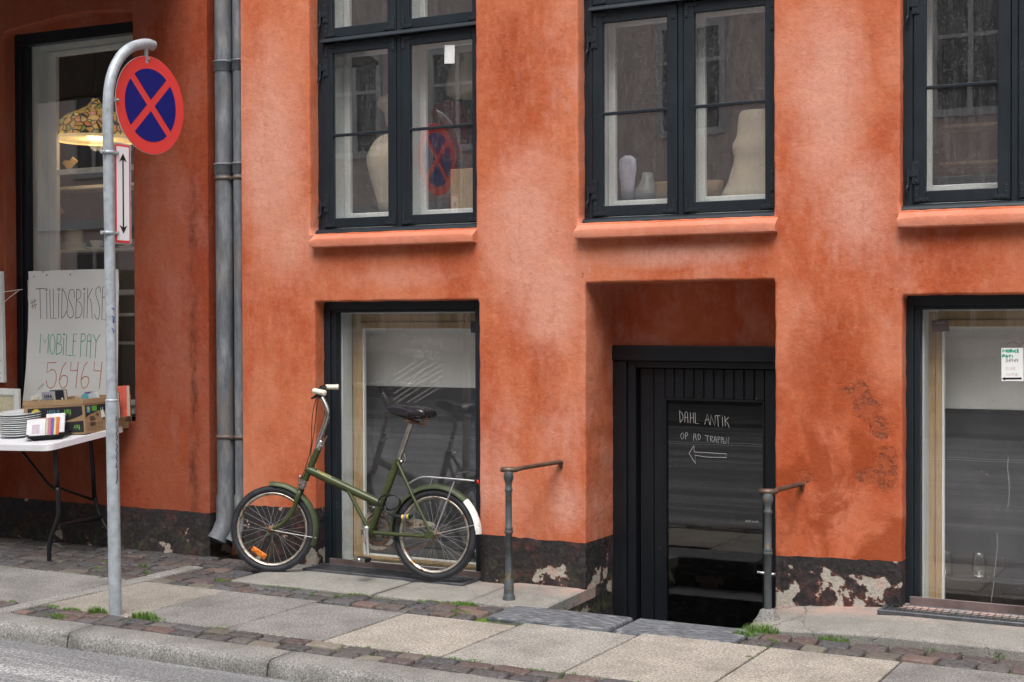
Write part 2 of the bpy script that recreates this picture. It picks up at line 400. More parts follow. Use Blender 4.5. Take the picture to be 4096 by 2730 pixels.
def stone(name, lo, hi, speck=95, spots=True, bumpd=0.003, stain=True):
    t = NT(name)
    a = t.noise(speck, 4, 0.85); b = t.noise(4, 6, 0.7)
    c = t.ramp(a, [(0.40, tuple(q*0.75 for q in lo)), (0.5, tuple((p+q)/2 for p, q in zip(lo, hi))), (0.60, tuple(q*1.15 for q in hi))])
    c = t.mix(t.ramp(b, [(0.35, 0.0), (0.7, 0.38)]), c, tuple(q*0.6 for q in lo))
    dirt = t.ramp(t.noise(2.2, 7, 0.75, t.map((1, 1, 1), (4, 2, 0))), [(0.46, 0), (0.64, 0.5)])
    c = t.mix(dirt, c, tuple(q*0.62 for q in lo))
    if spots:
        v = t.n('ShaderNodeTexVoronoi'); v.inputs['Scale'].default_value = 4.2; t.l(t.map((1, 1, 1), (0.3, 0.1, 0)), v.inputs['Vector'])
        va = t.n('ShaderNodeSeparateColor'); t.l(v.outputs['Color'], va.inputs[0])
        rad = t.math('MULTIPLY', va.outputs[0], 0.13)
        sp = t.math('MULTIPLY', t.math('LESS_THAN', t.math('ADD', v.outputs['Distance'], t.math('MULTIPLY', t.noise(40, 3), 0.05)), rad), t.math('GREATER_THAN', va.outputs[1], 0.45))
        c = t.mix(t.math('MULTIPLY', sp, 0.6), c, tuple(q*0.42 for q in lo))
        e = t.n('ShaderNodeTexVoronoi', feature='DISTANCE_TO_EDGE'); e.inputs['Scale'].default_value = 0.9
        ve = t.n('ShaderNodeVectorMath', operation='ADD'); se = t.n('ShaderNodeVectorMath', operation='SCALE'); t.l(t.noise(6, 5, 0.7, out=1), se.inputs[0]); se.inputs['Scale'].default_value = 0.3
        t.l(t.co, ve.inputs[0]); t.l(se.outputs[0], ve.inputs[1]); t.l(ve.outputs[0], e.inputs['Vector'])
        ck = t.math('MULTIPLY', t.ramp(e.outputs[0], [(0.001, 1), (0.004, 0)]), t.math('GREATER_THAN', t.noise(0.8, 2, 0.5, t.map((1, 1, 1), (3, 1, 1))), 0.55))
        c = t.mix(t.math('MULTIPLY', ck, 0.6), c, tuple(q*0.3 for q in lo))
    nb = t.bump(t.math('ADD', a, t.math('MULTIPLY', t.noise(18, 4), 1.3)), 0.8, bumpd*1.6)
    return t.set(c, 0.85, nb, 0, 0.25)
def vcol(name, rough=0.8, speck=60, moss=True):
    """stone setts: each sett has its own colour from its mesh attribute"""
    t = NT(name)
    at = t.n('ShaderNodeAttribute'); at.attribute_name = 'sett'
    n1 = t.noise(speck, 5, 0.7)
    c = t.mix(t.ramp(n1, [(0.35, 0.0), (0.75, 0.40)]), at.outputs[0], (0.34, 0.31, 0.30))
    c = t.mix(t.ramp(t.noise(14, 5, 0.7), [(0.5, 0), (0.75, 0.45)]), c, (0.045, 0.040, 0.038))
    h = t.math('ADD', t.noise(24, 5, 0.6), t.math('MULTIPLY', t.noise(110, 3), 0.3))
    return t.set(c, t.ramp(t.noise(8, 3), [(0.3, 0.5), (0.7, 0.85)]), t.bump(h, 0.7, 0.006), 0, 0.35)

M = {}
M['plaster'] = plaster_worn('orange_plaster')
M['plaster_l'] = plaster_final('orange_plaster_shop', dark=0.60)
M['plaster_rec'] = plaster_final('orange_plaster_recess', dark=0.06)
M['plinth'] = plinth_mat('black_plinth_paint', 0.012, True)
M['plinth_l'] = plinth_mat('black_plinth_shop', -0.015, True)
M['plinth_r'] = plinth_mat('black_plinth_flaked', 0.085)
M['frame'] = paint('navy_frame_paint', (0.009, 0.0145, 0.020), 0.42, wear=0.665, wearcol=(0.10, 0.105, 0.11))
M['door'] = paint('black_door_paint', (0.006, 0.008, 0.011), 0.40, wear=0.685, wearcol=(0.22, 0.16, 0.09))
M['iron'] = paint('iron_fitting', (0.013, 0.018, 0.024), 0.38)
M['white'] = paint('white_inner_frame', (0.70, 0.71, 0.68), 0.5, var=0.08)
M['grey_in'] = paint('grey_inner_casing', (0.56, 0.61, 0.60), 0.5, var=0.12)
def wood(name, a, b, sc=1.0):
    t = NT(name)
    n1 = t.noise(9*sc, 5, 0.6, t.map((9, 9, 0.5)), 1.6)
    c = t.ramp(n1, [(0.35, a), (0.65, b)])
    return t.set(c, 0.5, t.bump(n1, 0.15, 0.002), 0, 0.3)
M['wood'] = wood('pine', (0.32, 0.215, 0.11), (0.46, 0.33, 0.185))
M['wood_d'] = wood('brown_wood', (0.10, 0.06, 0.035), (0.18, 0.11, 0.06))
M['glass'] = glass('window_glass', 0.012, dust=0.0)
M['glass_hi'] = glass('old_window_glass', 0.125, dust=0.032)
M['glass_lo'] = glass('shop_glass', 0.065, dust=0.014)
M['glass_disp'] = glass('display_glass', 0.125, dust=0.012)
M['glass_door'] = glass('door_glass', 0.075, tint=(0.45, 0.46, 0.46), dust=0.004)
M['galv'] = simple('galvanised_steel', (0.36, 0.40, 0.43), 0.42, 0.20, 0.22, 22, 0.15, dirt=((0.24, 0.26, 0.27), 1, 14, 0.62))
def zinc(name, rusty=0.0):
    t = NT(name)
    s = t.map((1, 1, 0.25))
    c = t.ramp(t.noise(14, 6, 0.7, s), [(0.3, (0.065, 0.072, 0.084)), (0.5, (0.130, 0.140, 0.155)), (0.72, (0.27, 0.275, 0.28))])
    c = t.mix(t.ramp(t.noise(5, 5, 0.65, s), [(0.52, 0), (0.68, 0.8)]), c, (0.17, 0.135, 0.115))
    return t.set(c, 0.55, t.bump(t.noise(50, 4), 0.25, 0.003), 0.1, 0.4)
M['zinc'] = zinc('weathered_zinc')
M['asphalt'] = None
def asphalt():
    t = NT('pale_asphalt')
    v = t.n('ShaderNodeTexVoronoi'); v.inputs['Scale'].default_value = 150; t.l(t.co, v.inputs['Vector'])
    a = t.math('MULTIPLY', t.noise(80, 4, 0.9), 1.0)
    c = t.ramp(a, [(0.41, (0.08, 0.08, 0.085)), (0.5, (0.26, 0.26, 0.265)), (0.59, (0.60, 0.60, 0.60))])
    c = t.mix(t.ramp(t.noise(1.5, 6, 0.7, t.map((0.10, 1.3, 1))), [(0.42, 0), (0.56, 0.7)]), c, (0.10, 0.10, 0.105))
    return t.set(c, 0.85, t.bump(a, 0.8, 0.004), 0, 0.3)
M['asphalt'] = asphalt()
M['kerb'] = stone('granite_kerb', (0.17, 0.165, 0.155), (0.40, 0.39, 0.365), 110, spots=False, bumpd=0.006)
M['slab_grey'] = stone('grey_concrete_slab', (0.135, 0.130, 0.124), (0.33, 0.32, 0.305))
M['slab_beige'] = stone('beige_concrete_slab', (0.19, 0.173, 0.150), (0.41, 0.38, 0.335))
M['slab_warm'] = stone('warm_concrete_slab', (0.215, 0.192, 0.165), (0.49, 0.45, 0.395), 85)
M['slab_pale'] = stone('pale_concrete_slab', (0.20, 0.19, 0.17), (0.43, 0.41, 0.375), 90)
def plate_mat():
    t = NT('worn_stone_plate')
    x, y, z = t.sep()
    a = t.noise(150, 4, 0.7)
    c = t.ramp(a, [(0.34, (0.13, 0.127, 0.115)), (0.66, (0.34, 0.325, 0.295))])
    c = t.mix(t.ramp(t.noise(5, 6, 0.65), [(0.42, 0), (0.7, 0.5)]), c, (0.13, 0.13, 0.115))
    # spilt wall paint powder along the foot of the wall
    near = t.math('ADD', t.math('MULTIPLY', y, 4.2), 1.0, clamp=True)
    pink = t.math('MULTIPLY', near, t.ramp(t.noise(6, 5, 0.7), [(0.38, 0.05), (0.66, 0.7)]))
    right = t.math('ADD', t.math('MULTIPLY', x, 1.3), 5.6, clamp=True)
    c = t.mix(t.math('MULTIPLY', pink, right), c, (0.52, 0.29, 0.23))
    # cracks
    v = t.n('ShaderNodeTexVoronoi', feature='DISTANCE_TO_EDGE'); v.inputs['Scale'].default_value = 1.7
    vm = t.n('ShaderNodeVectorMath', operation='ADD'); t.l(t.co, vm.inputs[0])
    sc = t.n('ShaderNodeVectorMath', operation='SCALE'); t.l(t.noise(7, 4, 0.6, out=1), sc.inputs[0]); sc.inputs['Scale'].default_value = 0.25
    t.l(sc.outputs[0], vm.inputs[1]); t.l(vm.outputs[0], v.inputs['Vector'])
    cr = t.ramp(v.outputs[0], [(0.004, 1), (0.012, 0)])
    c = t.mix(t.math('MULTIPLY', t.math('MULTIPLY', cr, t.ramp(t.noise(1.1, 2), [(0.5, 0), (0.6, 1)])), 0.7), c, (0.06, 0.055, 0.05))
    h = t.math('ADD', t.math('MULTIPLY', a, 0.4), t.math('SUBTRACT', t.noise(9, 5), t.math('MULTIPLY', cr, 1.0)))
    return t.set(c, 0.85, t.bump(h, 0.6, 0.006), 0, 0.25)
M['plate'] = plate_mat()
def granite_step():
    t = NT('chiselled_blue_granite')
    ch = t.noise(34, 4, 0.6, t.map((0.45, 2.6, 1), rot=(0, 0, 0.5)), 0.6)
    c = t.ramp(ch, [(0.38, (0.052, 0.058, 0.070)), (0.55, (0.13, 0.14, 0.155)), (0.66, (0.29, 0.29, 0.285))])
    return t.set(c, 0.75, t.bump(ch, 0.8, 0.006), 0, 0.3)
M['step'] = granite_step()
M['sett'] = vcol('granite_setts')
def bed():
    t = NT('joint_soil')
    c = t.ramp(t.noise(60, 5, 0.7), [(0.35, (0.035, 0.030, 0.026)), (0.65, (0.12, 0.105, 0.09))])
    mo = t.ramp(t.noise(3.2, 5, 0.65), [(0.5, 0), (0.6, 1)])
    c = t.mix(mo, c, t.ramp(t.noise(80, 3), [(0.3, (0.045, 0.075, 0.015)), (0.7, (0.11, 0.19, 0.03))]))
    return t.set(c, 0.95, t.bump(t.noise(90, 4), 0.8, 0.006), 0, 0.1)
M['bed'] = bed()
M['dark'] = simple('shadowed_recess', (0.03, 0.028, 0.028), 0.9)
# ================================================================== GROUND (structure)
def struct(o, name=None): o['kind'] = 'structure'; return o
def bars(b, x0, x1, z0, z1, wl, wr, wb, wt, y0, y1, bev=0.003):
    """rectangular frame from four butted bars"""
    b.box(x0, x0+wl, y0, y1, z0, z1, bev); b.box(x1-wr, x1, y0, y1, z0, z1, bev)
    b.box(x0+wl, x1-wr, y0+.0012, y1-.0012, z0, z0+wb, bev); b.box(x0+wl, x1-wr, y0+.0012, y1-.0012, z1-wt, z1, bev)
PIT = (-3.335, -2.262, -0.475)      # x0, x1, y front
KB, KF, ZR = -1.84, -2.03, -0.078   # kerb back, front, road level
def sheet(name, rects, z, mat, sub=None):
    b = MB()
    for (x0, x1, y0, y1) in rects: b.face([(x0,y0,z),(x1,y0,z),(x1,y1,z),(x0,y1,z)])
    return struct(b.build(name, mat))
sheet('road', [(-60, 40, -11.9, KF+0.004)], ZR, M['asphalt'])
sheet('ground', [(-60, 40, KF, PIT[2]-0.08), (-60, PIT[0]-0.05, PIT[2]-0.08, 0.4), (PIT[1]+0.05, 40, PIT[2]-0.08, 0.4)], -0.020, M['bed'])
sheet('opposite_pavement', [(-60, 40, -16, -12.05)], 0.0, M['slab_grey'])
b = MB(); b.box(-60, 40, -12.05, -11.88, -0.2, 0.004, 0.01); struct(b.build('opposite_kerb', M['kerb']))
# double line on the far side of the road (seen mirrored in the shop glass)
b = MB()
for y in (-9.05, -9.32): b.face([(-60,y,ZR+0.004),(40,y,ZR+0.004),(40,y+0.12,ZR+0.004),(-60,y+0.12,ZR+0.004)])
struct(b.build('road_marking', simple('worn_road_paint', (0.6, 0.6, 0.58), 0.7)))

# kerb stones: joints measured at x = -5.12 and -3.91
kx = [-13.5, -12.2, -10.7, -9.3, -8.05, -6.62, -5.125, -3.92, -2.6, -1.2, 0.1, 1.5, 3.0]
b = MB()
for a, c in zip(kx[:-1], kx[1:]):
    n = 14; g = 0.005
    prof = [(KF-0.012, -0.2), (KF-0.010, -0.06), (KF-0.004, -0.022), (KF+0.010, -0.007), (KF+0.030, -0.001), (KB-0.012, 0.001), (KB, -0.006), (KB+0.002, -0.1)]
    rows = []
    for i in range(n+1):
        x = a+g+(c-a-2*g)*i/n
        e = 0.003 if i in (0, n) else 0
        rows.append([b.bm.verts.new((x, y+random.uniform(-.003, .003)+(e if j < 4 else 0), z-(e*0.6 if 1 < j < 7 else 0)+random.uniform(-.0015, .0015))) for j, (y, z) in enumerate(prof)])
    for i in range(n):
        for j in range(len(prof)-1):
            f = b.bm.faces.new((rows[i][j], rows[i+1][j], rows[i+1][j+1], rows[i][j+1])); f.smooth = True
    b.bm.faces.new(rows[0]); b.bm.faces.new(rows[-1][::-1])
struct(b.build('kerb', M['kerb']))

# paving slabs
SY0, SY1 = -1.625, -0.855
jx = [(-9.4, 0), (-8.3, 1), (-7.12, 0), (-6.5, 0), (-5.868, None), (-5.735, 1), (-5.125, 0), (-4.50, 0), (-3.925, 2), (-3.275, 3), (-2.67, 2), (-2.045, 2), (-1.45, 0), (-0.84, 0), (-0.2, 1), (0.4, 0), (1.0, 0)]
b = MB()
for (a, mi), (c, _) in zip(jx[:-1], jx[1:]):
    if mi is None: continue
    y1 = SY1 + (0.0 if a < -4.6 else (-0.05 if a < -3.7 else 0.02 if a < -3 else 0.075))
    b.box(a+0.0055, c-0.0055, SY0+random.uniform(-.01, .01), y1+random.uniform(-.006, .006), -0.06, random.uniform(-0.0015, 0.0015), 0.004, mi=mi)
struct(b.build('paving_slabs', [M['slab_grey'], M['slab_beige'], M['slab_warm'], M['slab_pale']]))
b = MB()
for (y0, y1) in ((-1.83, -1.22), (-1.21, -0.72), (-0.71, -0.33)):
    b.box(-5.862, -5.742, y0, y1, -0.06, random.uniform(0.000, 0.004), 0.008)
struct(b.build('granite_strip', M['kerb']))

# setts, every stone its own cushion
SC = [tuple(0.68*q+0.32*sum(c)/3 for q in c) for c in [(0.125,0.118,0.118),(0.090,0.098,0.115),(0.17,0.105,0.088),(0.165,0.135,0.120),(0.15,0.142,0.138),(0.20,0.140,0.115),(0.105,0.098,0.103),(0.215,0.20,0.165),(0.145,0.100,0.095),(0.12,0.125,0.135),(0.14,0.13,0.13),(0.10,0.105,0.118)]]
def sett_mesh(name, fields):
    b = MB(); lay = b.bm.loops.layers.color.new('sett')
    def stone_(q, col):
        cx = sum(p[0] for p in q)/4; cy = sum(p[1] for p in q)/4
        out = []
        for i in range(4):
            p, n_ = q[i], q[(i+1) % 4]
            for t in (0.10, 0.36, 0.64, 0.90):
                out.append((p[0]+(n_[0]-p[0])*t+random.uniform(-.003, .003), p[1]+(n_[1]-p[1])*t+random.uniform(-.003, .003)))
        top = random.uniform(-0.002, 0.005); tx, ty = random.uniform(-.03, .03), random.uniform(-.03, .03)
        rings = []
        for k, zz in ((0.965, -0.035), (0.945, -0.006), (0.90, -0.001), (0.72, 0.0012)):
            rings.append([b.bm.verts.new((cx+(x-cx)*k, cy+(y-cy)*k, zz+(top+(x-cx)*tx+(y-cy)*ty if zz > -0.03 else 0)+random.uniform(-.001, .001))) for x, y in out])
        N = len(out); fs = []
        for A, B in zip(rings[:-1], rings[1:]):
            for i in range(N): fs.append(b.bm.faces.new((A[i], A[(i+1) % N], B[(i+1) % N], B[i])))
        fs.append(b.bm.faces.new(rings[-1]))
        for f in fs:
            f.smooth = True
            for lp in f.loops: lp[lay] = (*col, 1)
    for (x0, x1, y0, y1, rows, wd, skip, stone_tone) in fields:  # last value scales the stone colour, darker on the forecourt
        ys = [y0+(y1-y0)*i/rows for i in range(rows+1)]
        for r in range(rows):
            x = x0-random.uniform(0, wd); wob0 = random.uniform(-.01, .01)
            prev = (ys[r], ys[r+1])
            while x < x1:
                w_ = wd*random.uniform(0.75, 1.3); g = 0.004
                xa, xb = max(x, x0)+g, min(x+w_, x1)-g
                if xb-xa > 0.035 and not (skip and skip((xa+xb)/2, (ys[r]+ys[r+1])/2)):
                    j = lambda: random.uniform(-.008, .008)
                    e0, e1 = random.uniform(-.006, .006), random.uniform(-.006, .006)
                    sk = random.uniform(-.01, .01)
                    c = random.choice(SC); v = random.choice((1.4, 1.6, 1.8, 2.05))*random.uniform(.9, 1.1)*stone_tone
                    stone_([(xa+j()*.5, ys[r]+g+e0), (xb+j()*.5, ys[r]+g+e1), (xb+sk, ys[r+1]-g+e1), (xa+sk, ys[r+1]-g+e0)], tuple(q*v for q in c))
                x += w_
    return struct(b.build(name, M['sett'], recalc=True))
sett_mesh('cobbled_strips', [
    (-13, -5.87, KB+0.006, SY0-0.012, 2, 0.145, None, 1.0), (-5.73, 1.2, KB+0.006, SY0-0.012, 2, 0.150, None, 1.0),
    (-5.735, -4.0, SY1+0.006, -0.625, 2, 0.15, lambda x, y: x < -5.3 and y > -0.7 and False, 1.0),
    (-4.0, -3.53, SY1-0.03, -0.56, 3, 0.15, None, 1.0),
    (-2.21, 1.2, -0.768, -0.505, 2, 0.155, None, 1.0)])
sett_mesh('cobbled_forecourt', [(-13, -5.87, SY1+0.008, -0.005, 7, 0.165, None, 0.80), (-5.735, -5.33, -0.62, -0.31, 3, 0.15, None, 0.9), (-5.86, -5.33, -0.30, -0.005, 3, 0.15, None, 0.75)])

# stone plate along the foot of the wall
def grid(b, x0, x1, y0, y1, zf, nx, ny, mi=0, edge=None, skirt=0.05):
    V = [[b.bm.verts.new((x0+(x1-x0)*i/nx + (edge(i, j) if edge else 0), y0+(y1-y0)*j/ny, zf(x0+(x1-x0)*i/nx, y0+(y1-y0)*j/ny))) for j in range(ny+1)] for i in range(nx+1)]
    for i in range(nx):
        for j in range(ny):
            f = b.bm.faces.new((V[i][j], V[i+1][j], V[i+1][j+1], V[i][j+1])); f.smooth = True; f.material_index = mi
    bd = [V[i][0] for i in range(nx+1)]+[V[nx][j] for j in range(1, ny+1)]+[V[i][ny] for i in range(nx-1, -1, -1)]+[V[0][j] for j in range(ny-1, 0, -1)]
    lo = [b.bm.verts.new((v.co.x, v.co.y, v.co.z-skirt)) for v in bd]
    n = len(bd)
    for k in range(n): b.bm.faces.new((bd[k], lo[k], lo[(k+1) % n], bd[(k+1) % n])).material_index = mi
def plate(x0, x1, y0, zf, y1=0.12):
    b = MB(); rnd = random.Random(int(x0*100))
    nx = max(4, int((x1-x0)/0.05)); nz = [rnd.uniform(-.012, .012) for _ in range(nx+1)]
    for i in range(1, nx): nz[i] = (nz[i-1]+nz[i])/2
    V = []
    ys = [y0, y0+0.006, y0+0.02, -0.3, -0.15, y1]
    for i in range(nx+1):
        x = x0+(x1-x0)*i/nx; row = []
        for j, y in enumerate(ys):
            z = zf(x, y)+(-0.012 if j == 0 else -0.003 if j == 1 else 0)
            if i in (0, nx): z -= 0.006
            row.append(b.bm.verts.new((x, y+(nz[i] if j < 3 else 0), z)))
        V.append(row)
    for i in range(nx):
        for j in range(len(ys)-1):
            f = b.bm.faces.new((V[i][j], V[i+1][j], V[i+1][j+1], V[i][j+1])); f.smooth = True
    for i in range(nx):
        a, c = V[i][0], V[i+1][0]
        b.bm.faces.new((a, c, b.bm.verts.new(c.co-Vector((0,0,.05))), b.bm.verts.new(a.co-Vector((0,0,.05)))))
    for row in (V[0], V[-1]):
        for j in range(len(ys)-1):
            a, c = row[j], row[j+1]
            b.bm.faces.new((a, c, b.bm.verts.new(c.co-Vector((0,0,.06))), b.bm.verts.new(a.co-Vector((0,0,.06)))))
    return b
bb = plate(-5.33, -4.36, -0.585, lambda x, y: 0.004+0.004*(y+.5))
struct(bb.build('stone_edging', M['plate'], recalc=True))
bb = plate(-4.352, -3.80, -0.565, lambda x, y: 0.001+0.010*(y+.5)); struct(bb.build('stone_edging', M['plate']))
bb = plate(-3.792, PIT[0], -0.515, lambda x, y: 0.006+0.030*(y+.5)); struct(bb.build('stone_edging', M['plate']))
zr = lambda x, y: 0.012+0.030*min(1, max(0, (x+2.3)/0.7))+0.05*(y+0.5)*min(1, max(0, (x+2.3)/0.7))+0.03*(y+.5)
bb = plate(PIT[1], 2.5, -0.490, zr); struct(bb.build('stone_edging', M['plate']))
# bluish granite step slabs at the head of the basement stairs
b = MB()
for (x0, x1) in ((-3.515, -2.845), (-2.815, -2.215)):
    b.box(x0, x1, -0.785 if x0 > -3 else -0.80, PIT[2], -0.12, 0.004, 0.014)
struct(b.build('granite_step', M['step']))
# stair pit walls and steps
b = MB()
x0, x1, yf = PIT
for zt, ys_ in ((-0.18, (-0.475, -0.20)), (-0.36, (-0.20, 0.08)), (-0.54, (0.08, 0.8))):
    b.box(x0-0.02, x1+0.02, ys_[0], ys_[1], -1.0, zt, 0.006)
struct(b.build('basement_stairs', M['step']))
b = MB()
b.box(x0-0.10, x0-0.001, yf-0.02, -0.003, -0.8, -0.03); b.box(x1+0.001, x1+0.1, yf-0.02, -0.003, -0.8, -0.03); b.box(x0, x1, yf-0.12, yf-0.002, -0.8, -0.10)
struct(b.build('stair_pit_wall', M['plinth']))

# ================================================================== BUILDINGS
WT = 6.8
house = empty('building', (-3.4, 0, 0), 'orange plastered house with navy casement windows and a black basement door', 'building')
shop = empty('building', (-8.0, 0, 0), 'darker shaded red plastered shop front left of the drainpipes with one tall display window', 'building')

def jitter_line(pts, step=0.045, amp=0.0022, seed=1):
    rnd = random.Random(seed); out = []
    for (a, c) in zip(pts[:-1], pts[1:]):
        L = math.hypot(c[0]-a[0], c[1]-a[1]); n = max(1, int(L/step))
        for i in range(n):
            t = i/n; e = amp if i else 0
            out.append((a[0]+(c[0]-a[0])*t+rnd.uniform(-e, e), a[1]+(c[1]-a[1])*t+rnd.uniform(-e, e)))
    out.append(pts[-1]); return out
def normals(pl, inside):
    """normal of each polyline point, pointing away from the opening's centre line"""
    res = []
    for i in range(len(pl)):
        a = pl[max(i-1, 0)]; c = pl[min(i+1, len(pl)-1)]
        # use both neighbours' segment normals
        ns = []
        for p, q in ((a, pl[i]), (pl[i], c)):
            dx, dy = q[0]-p[0], q[1]-p[1]; L = math.hypot(dx, dy)
            if L < 1e-7: continue
            ns.append((dy/L, -dx/L))
        nx = sum(n[0] for n in ns); ny = sum(n[1] for n in ns); L = math.hypot(nx, ny) or 1
        k = 1.0 if len(ns) < 2 else 1/max(0.55, math.sqrt((1+ns[0][0]*ns[1][0]+ns[0][1]*ns[1][1])/2))
        nx, ny = nx/L*k, ny/L*k
        if inside > 0: nx, ny = -nx, -ny
        res.append((nx, ny))
    return res
def opening(b, pl, depth, side, r=0.013, y0=0.0, closed=False, depth2=None):
    """rounded edge + reveal along polyline pl (x,z); returns the polyline offset on the wall face"""
    nn = normals(pl, side)
    if closed: nn[0] = nn[-1] = (nn[0][0]+nn[-1][0], nn[0][1]+nn[-1][1])
    rings = []
    K = 5
    for k in range(K+1):
        th = math.pi/2*k/K
        rings.append([(p[0]+n[0]*r*(1-math.sin(th)), y0+r*(1-math.cos(th)), p[1]+n[1]*r*(1-math.sin(th))) for p, n in zip(pl, nn)])
    for dd in (0.35, 0.7, 1.0):
        rings.append([(p[0], y0+r+(depth-r)*dd, p[1]) for p in pl])
    V = [[b.bm.verts.new(p) for p in ring] for ring in rings]
    if closed:
        for v in V: v[-1] = v[0]
    for A, B in zip(V[:-1], V[1:]):
        for i in range(len(pl)-1):
            f = b.bm.faces.new((A[i], A[i+1], B[i+1], B[i])); f.smooth = True
    return [(q[0], q[2]) for q in rings[0]]
def fill(b, loops, y0=0.0):
    pts = [[Vector((p[0], p[1], 0)) for p in lp] for lp in loops]
    flat = [p for lp in pts for p in lp]
    vs = [b.bm.verts.new((p.x, y0, p.y)) for p in flat]
    for t in tessellate_polygon(pts):
        try: b.bm.faces.new([vs[i] for i in t])
        except ValueError: pass

PL = [(-5.705, .343), (-5.152, .353), (-4.005, .277), (-3.338, .272), (-2.268, .287), (-1.62, .305), (2.5, .33)]
def plz(x):
    for (a, c) in zip(PL[:-1], PL[1:]):
        if x <= c[0]: return a[1]+(c[1]-a[1])*(x-a[0])/(c[0]-a[0])
    return PL[-1][1]
GL = [(-5.152, -4.005, 1.609, 0.095), (-3.338, -2.268, 1.695, 0.40), (-1.628, -0.46, 1.607, 0.085)]   # openings reaching the ground
UP = [(-5.183, -4.02), (-3.378, -2.273), (-1.637, -0.50)]
b = MB(); outer = [(-5.705, plz(-5.705))]; low = []
segs = []
xprev = -5.705
for i, (xa, xb, zh, dp) in enumerate(GL):
    outer += jitter_line([(xprev, plz(xprev)), (xa-0.013, plz(xa))], 0.035, 0.0035, 10+i)
    segs.append(jitter_line([(xprev, plz(xprev)), (xa-0.013, plz(xa))], 0.035, 0.0035, 10+i))
    pl = jitter_line([(xa, plz(xa)), (xa+0.002, zh-0.02), (xa+0.010, zh-0.002), (xb-0.008, zh), (xb, zh-0.02), (xb, plz(xb))], 0.05, 0.0022, 20+i)
    q = opening(b, pl, dp, +1)
    outer += q; xprev = xb+0.013
outer += jitter_line([(xprev, plz(xprev)), (2.5, plz(2.5))], 0.035, 0.0035, 31); segs.append(jitter_line([(xprev, plz(xprev)), (2.5, plz(2.5))], 0.035, 0.0035, 31))
outer += [(2.5, WT), (-5.705, WT)]
holes = []
for i, (xa, xb) in enumerate(UP):
    pl = jitter_line([(xa, 2.02), (xa, 4.2), (xb, 4.2), (xb, 2.02), (xa, 2.02)], 0.05, 0.002, 40+i)
    pl[-1] = pl[0]
    q = opening(b, pl, 0.09, +1, closed=True); holes.append(q[:-1])
fill(b, [outer]+holes)
# left return of the house into the drainpipe slot, and roof line block
b.face([(-5.705, 0, .343), (-5.705, 0, WT), (-5.705, 0.3, WT), (-5.705, 0.3, .343)])
house_wall = b.build('wall', M['plaster'], house)
# plinth, one piece per pier
for i, sg in enumerate(segs):
    b = MB()
    xa, xb = sg[0][0], sg[-1][0]
    fill(b, [sg+[(xb, -0.06), (xa, -0.06)]], 0.0)
    if i > 0:
        o_ = GL[i-1]; opening(b, jitter_line([(o_[1], plz(o_[1])), (o_[1], -0.95 if i == 2 else -0.06)], 0.05, 0.0), o_[3], +1)
    if i < 3:
        o_ = GL[i]; opening(b, jitter_line([(o_[0], -0.95 if i == 1 else -0.06), (o_[0], plz(o_[0]))], 0.05, 0.0), o_[3], +1)
    if i == 0: b.face([(-5.705, 0, -.06), (-5.705, 0, .343), (-5.705, 0.3, .343), (-5.705, 0.3, -.06)])
    b.build('plinth', M['plinth_r'] if i == 2 else M['plinth'], house, label='flaking plinth with large bare cream patches' if i == 2 else None)
# recess back wall over the basement door
b = MB(); b.box(-3.345, -2.26, 0.40, 0.55, 1.262, 1.72); b.build('door_recess_wall', M['plaster_rec'], house)

# shop (left) wall
SX = -5.976
arch = [(x/3.137, y/3.137) for x, y in ((25, 428), (60, 408), (240, 352), (480, 288), (720, 222), (1000, 168), (1300, 142), (1520, 136), (1620, 144), (1650, 160))]
apl = [tuple(PY(x, y, 0)[i] for i in (0, 2)) for x, y in arch]
apl[0] = (-7.79, apl[0][1]); apl[-1] = (-6.605, apl[-1][1])
b = MB()
pl = jitter_line([(-7.79, 0.833)]+apl+[(-6.605, 0.833), (-7.79, 0.833)], 0.05, 0.0015, 50); pl[-1] = pl[0]
q = opening(b, pl, 0.10, +1, closed=True)
line = jitter_line([(-14, .275), (SX, .275)], 0.035, 0.003, 51)
fill(b, [line+[(SX, WT), (-14, WT)], q[:-1]])
b.face([(SX, 0, .275), (SX, 0.3, .275), (SX, 0.3, WT), (SX, 0, WT)])
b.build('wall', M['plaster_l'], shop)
b = MB(); fill(b, [line+[(SX, -0.06), (-14, -0.06)]]); b.face([(SX, 0, -.06), (SX, 0.3, -.06), (SX, 0.3, .275), (SX, 0, .275)])
b.build('plinth', M['plinth_l'], shop)
b = MB(); b.box(SX-0.3, -5.4, 0.22, 0.4, -0.1, WT); b.build('slot_wall', M['plaster_rec'], shop)
# unseen canvas sheet added above the shop front, out of view, to darken that wall
aw = empty('shade_canopy', (-9, 0, 3.9), 'unseen dark canvas added above the shop front to shade its wall', 'shade_canopy')
b = MB(); b.box(-13.5, -6.10, -1.95, -0.01, -0.006, 0.006, mat=Matrix.Translation((0, 0, 3.92)) @ Matrix.Rotation(R(13), 4, 'X'))
b.build('canvas', simple('dark_shade_canvas', (0.05, 0.045, 0.04), 0.9), aw)
b = MB(); b.tube([(-13.5, -1.90, 3.47), (-6.10, -1.90, 3.47)], 0.02, 8); b.build('front_bar', M['iron'], aw)

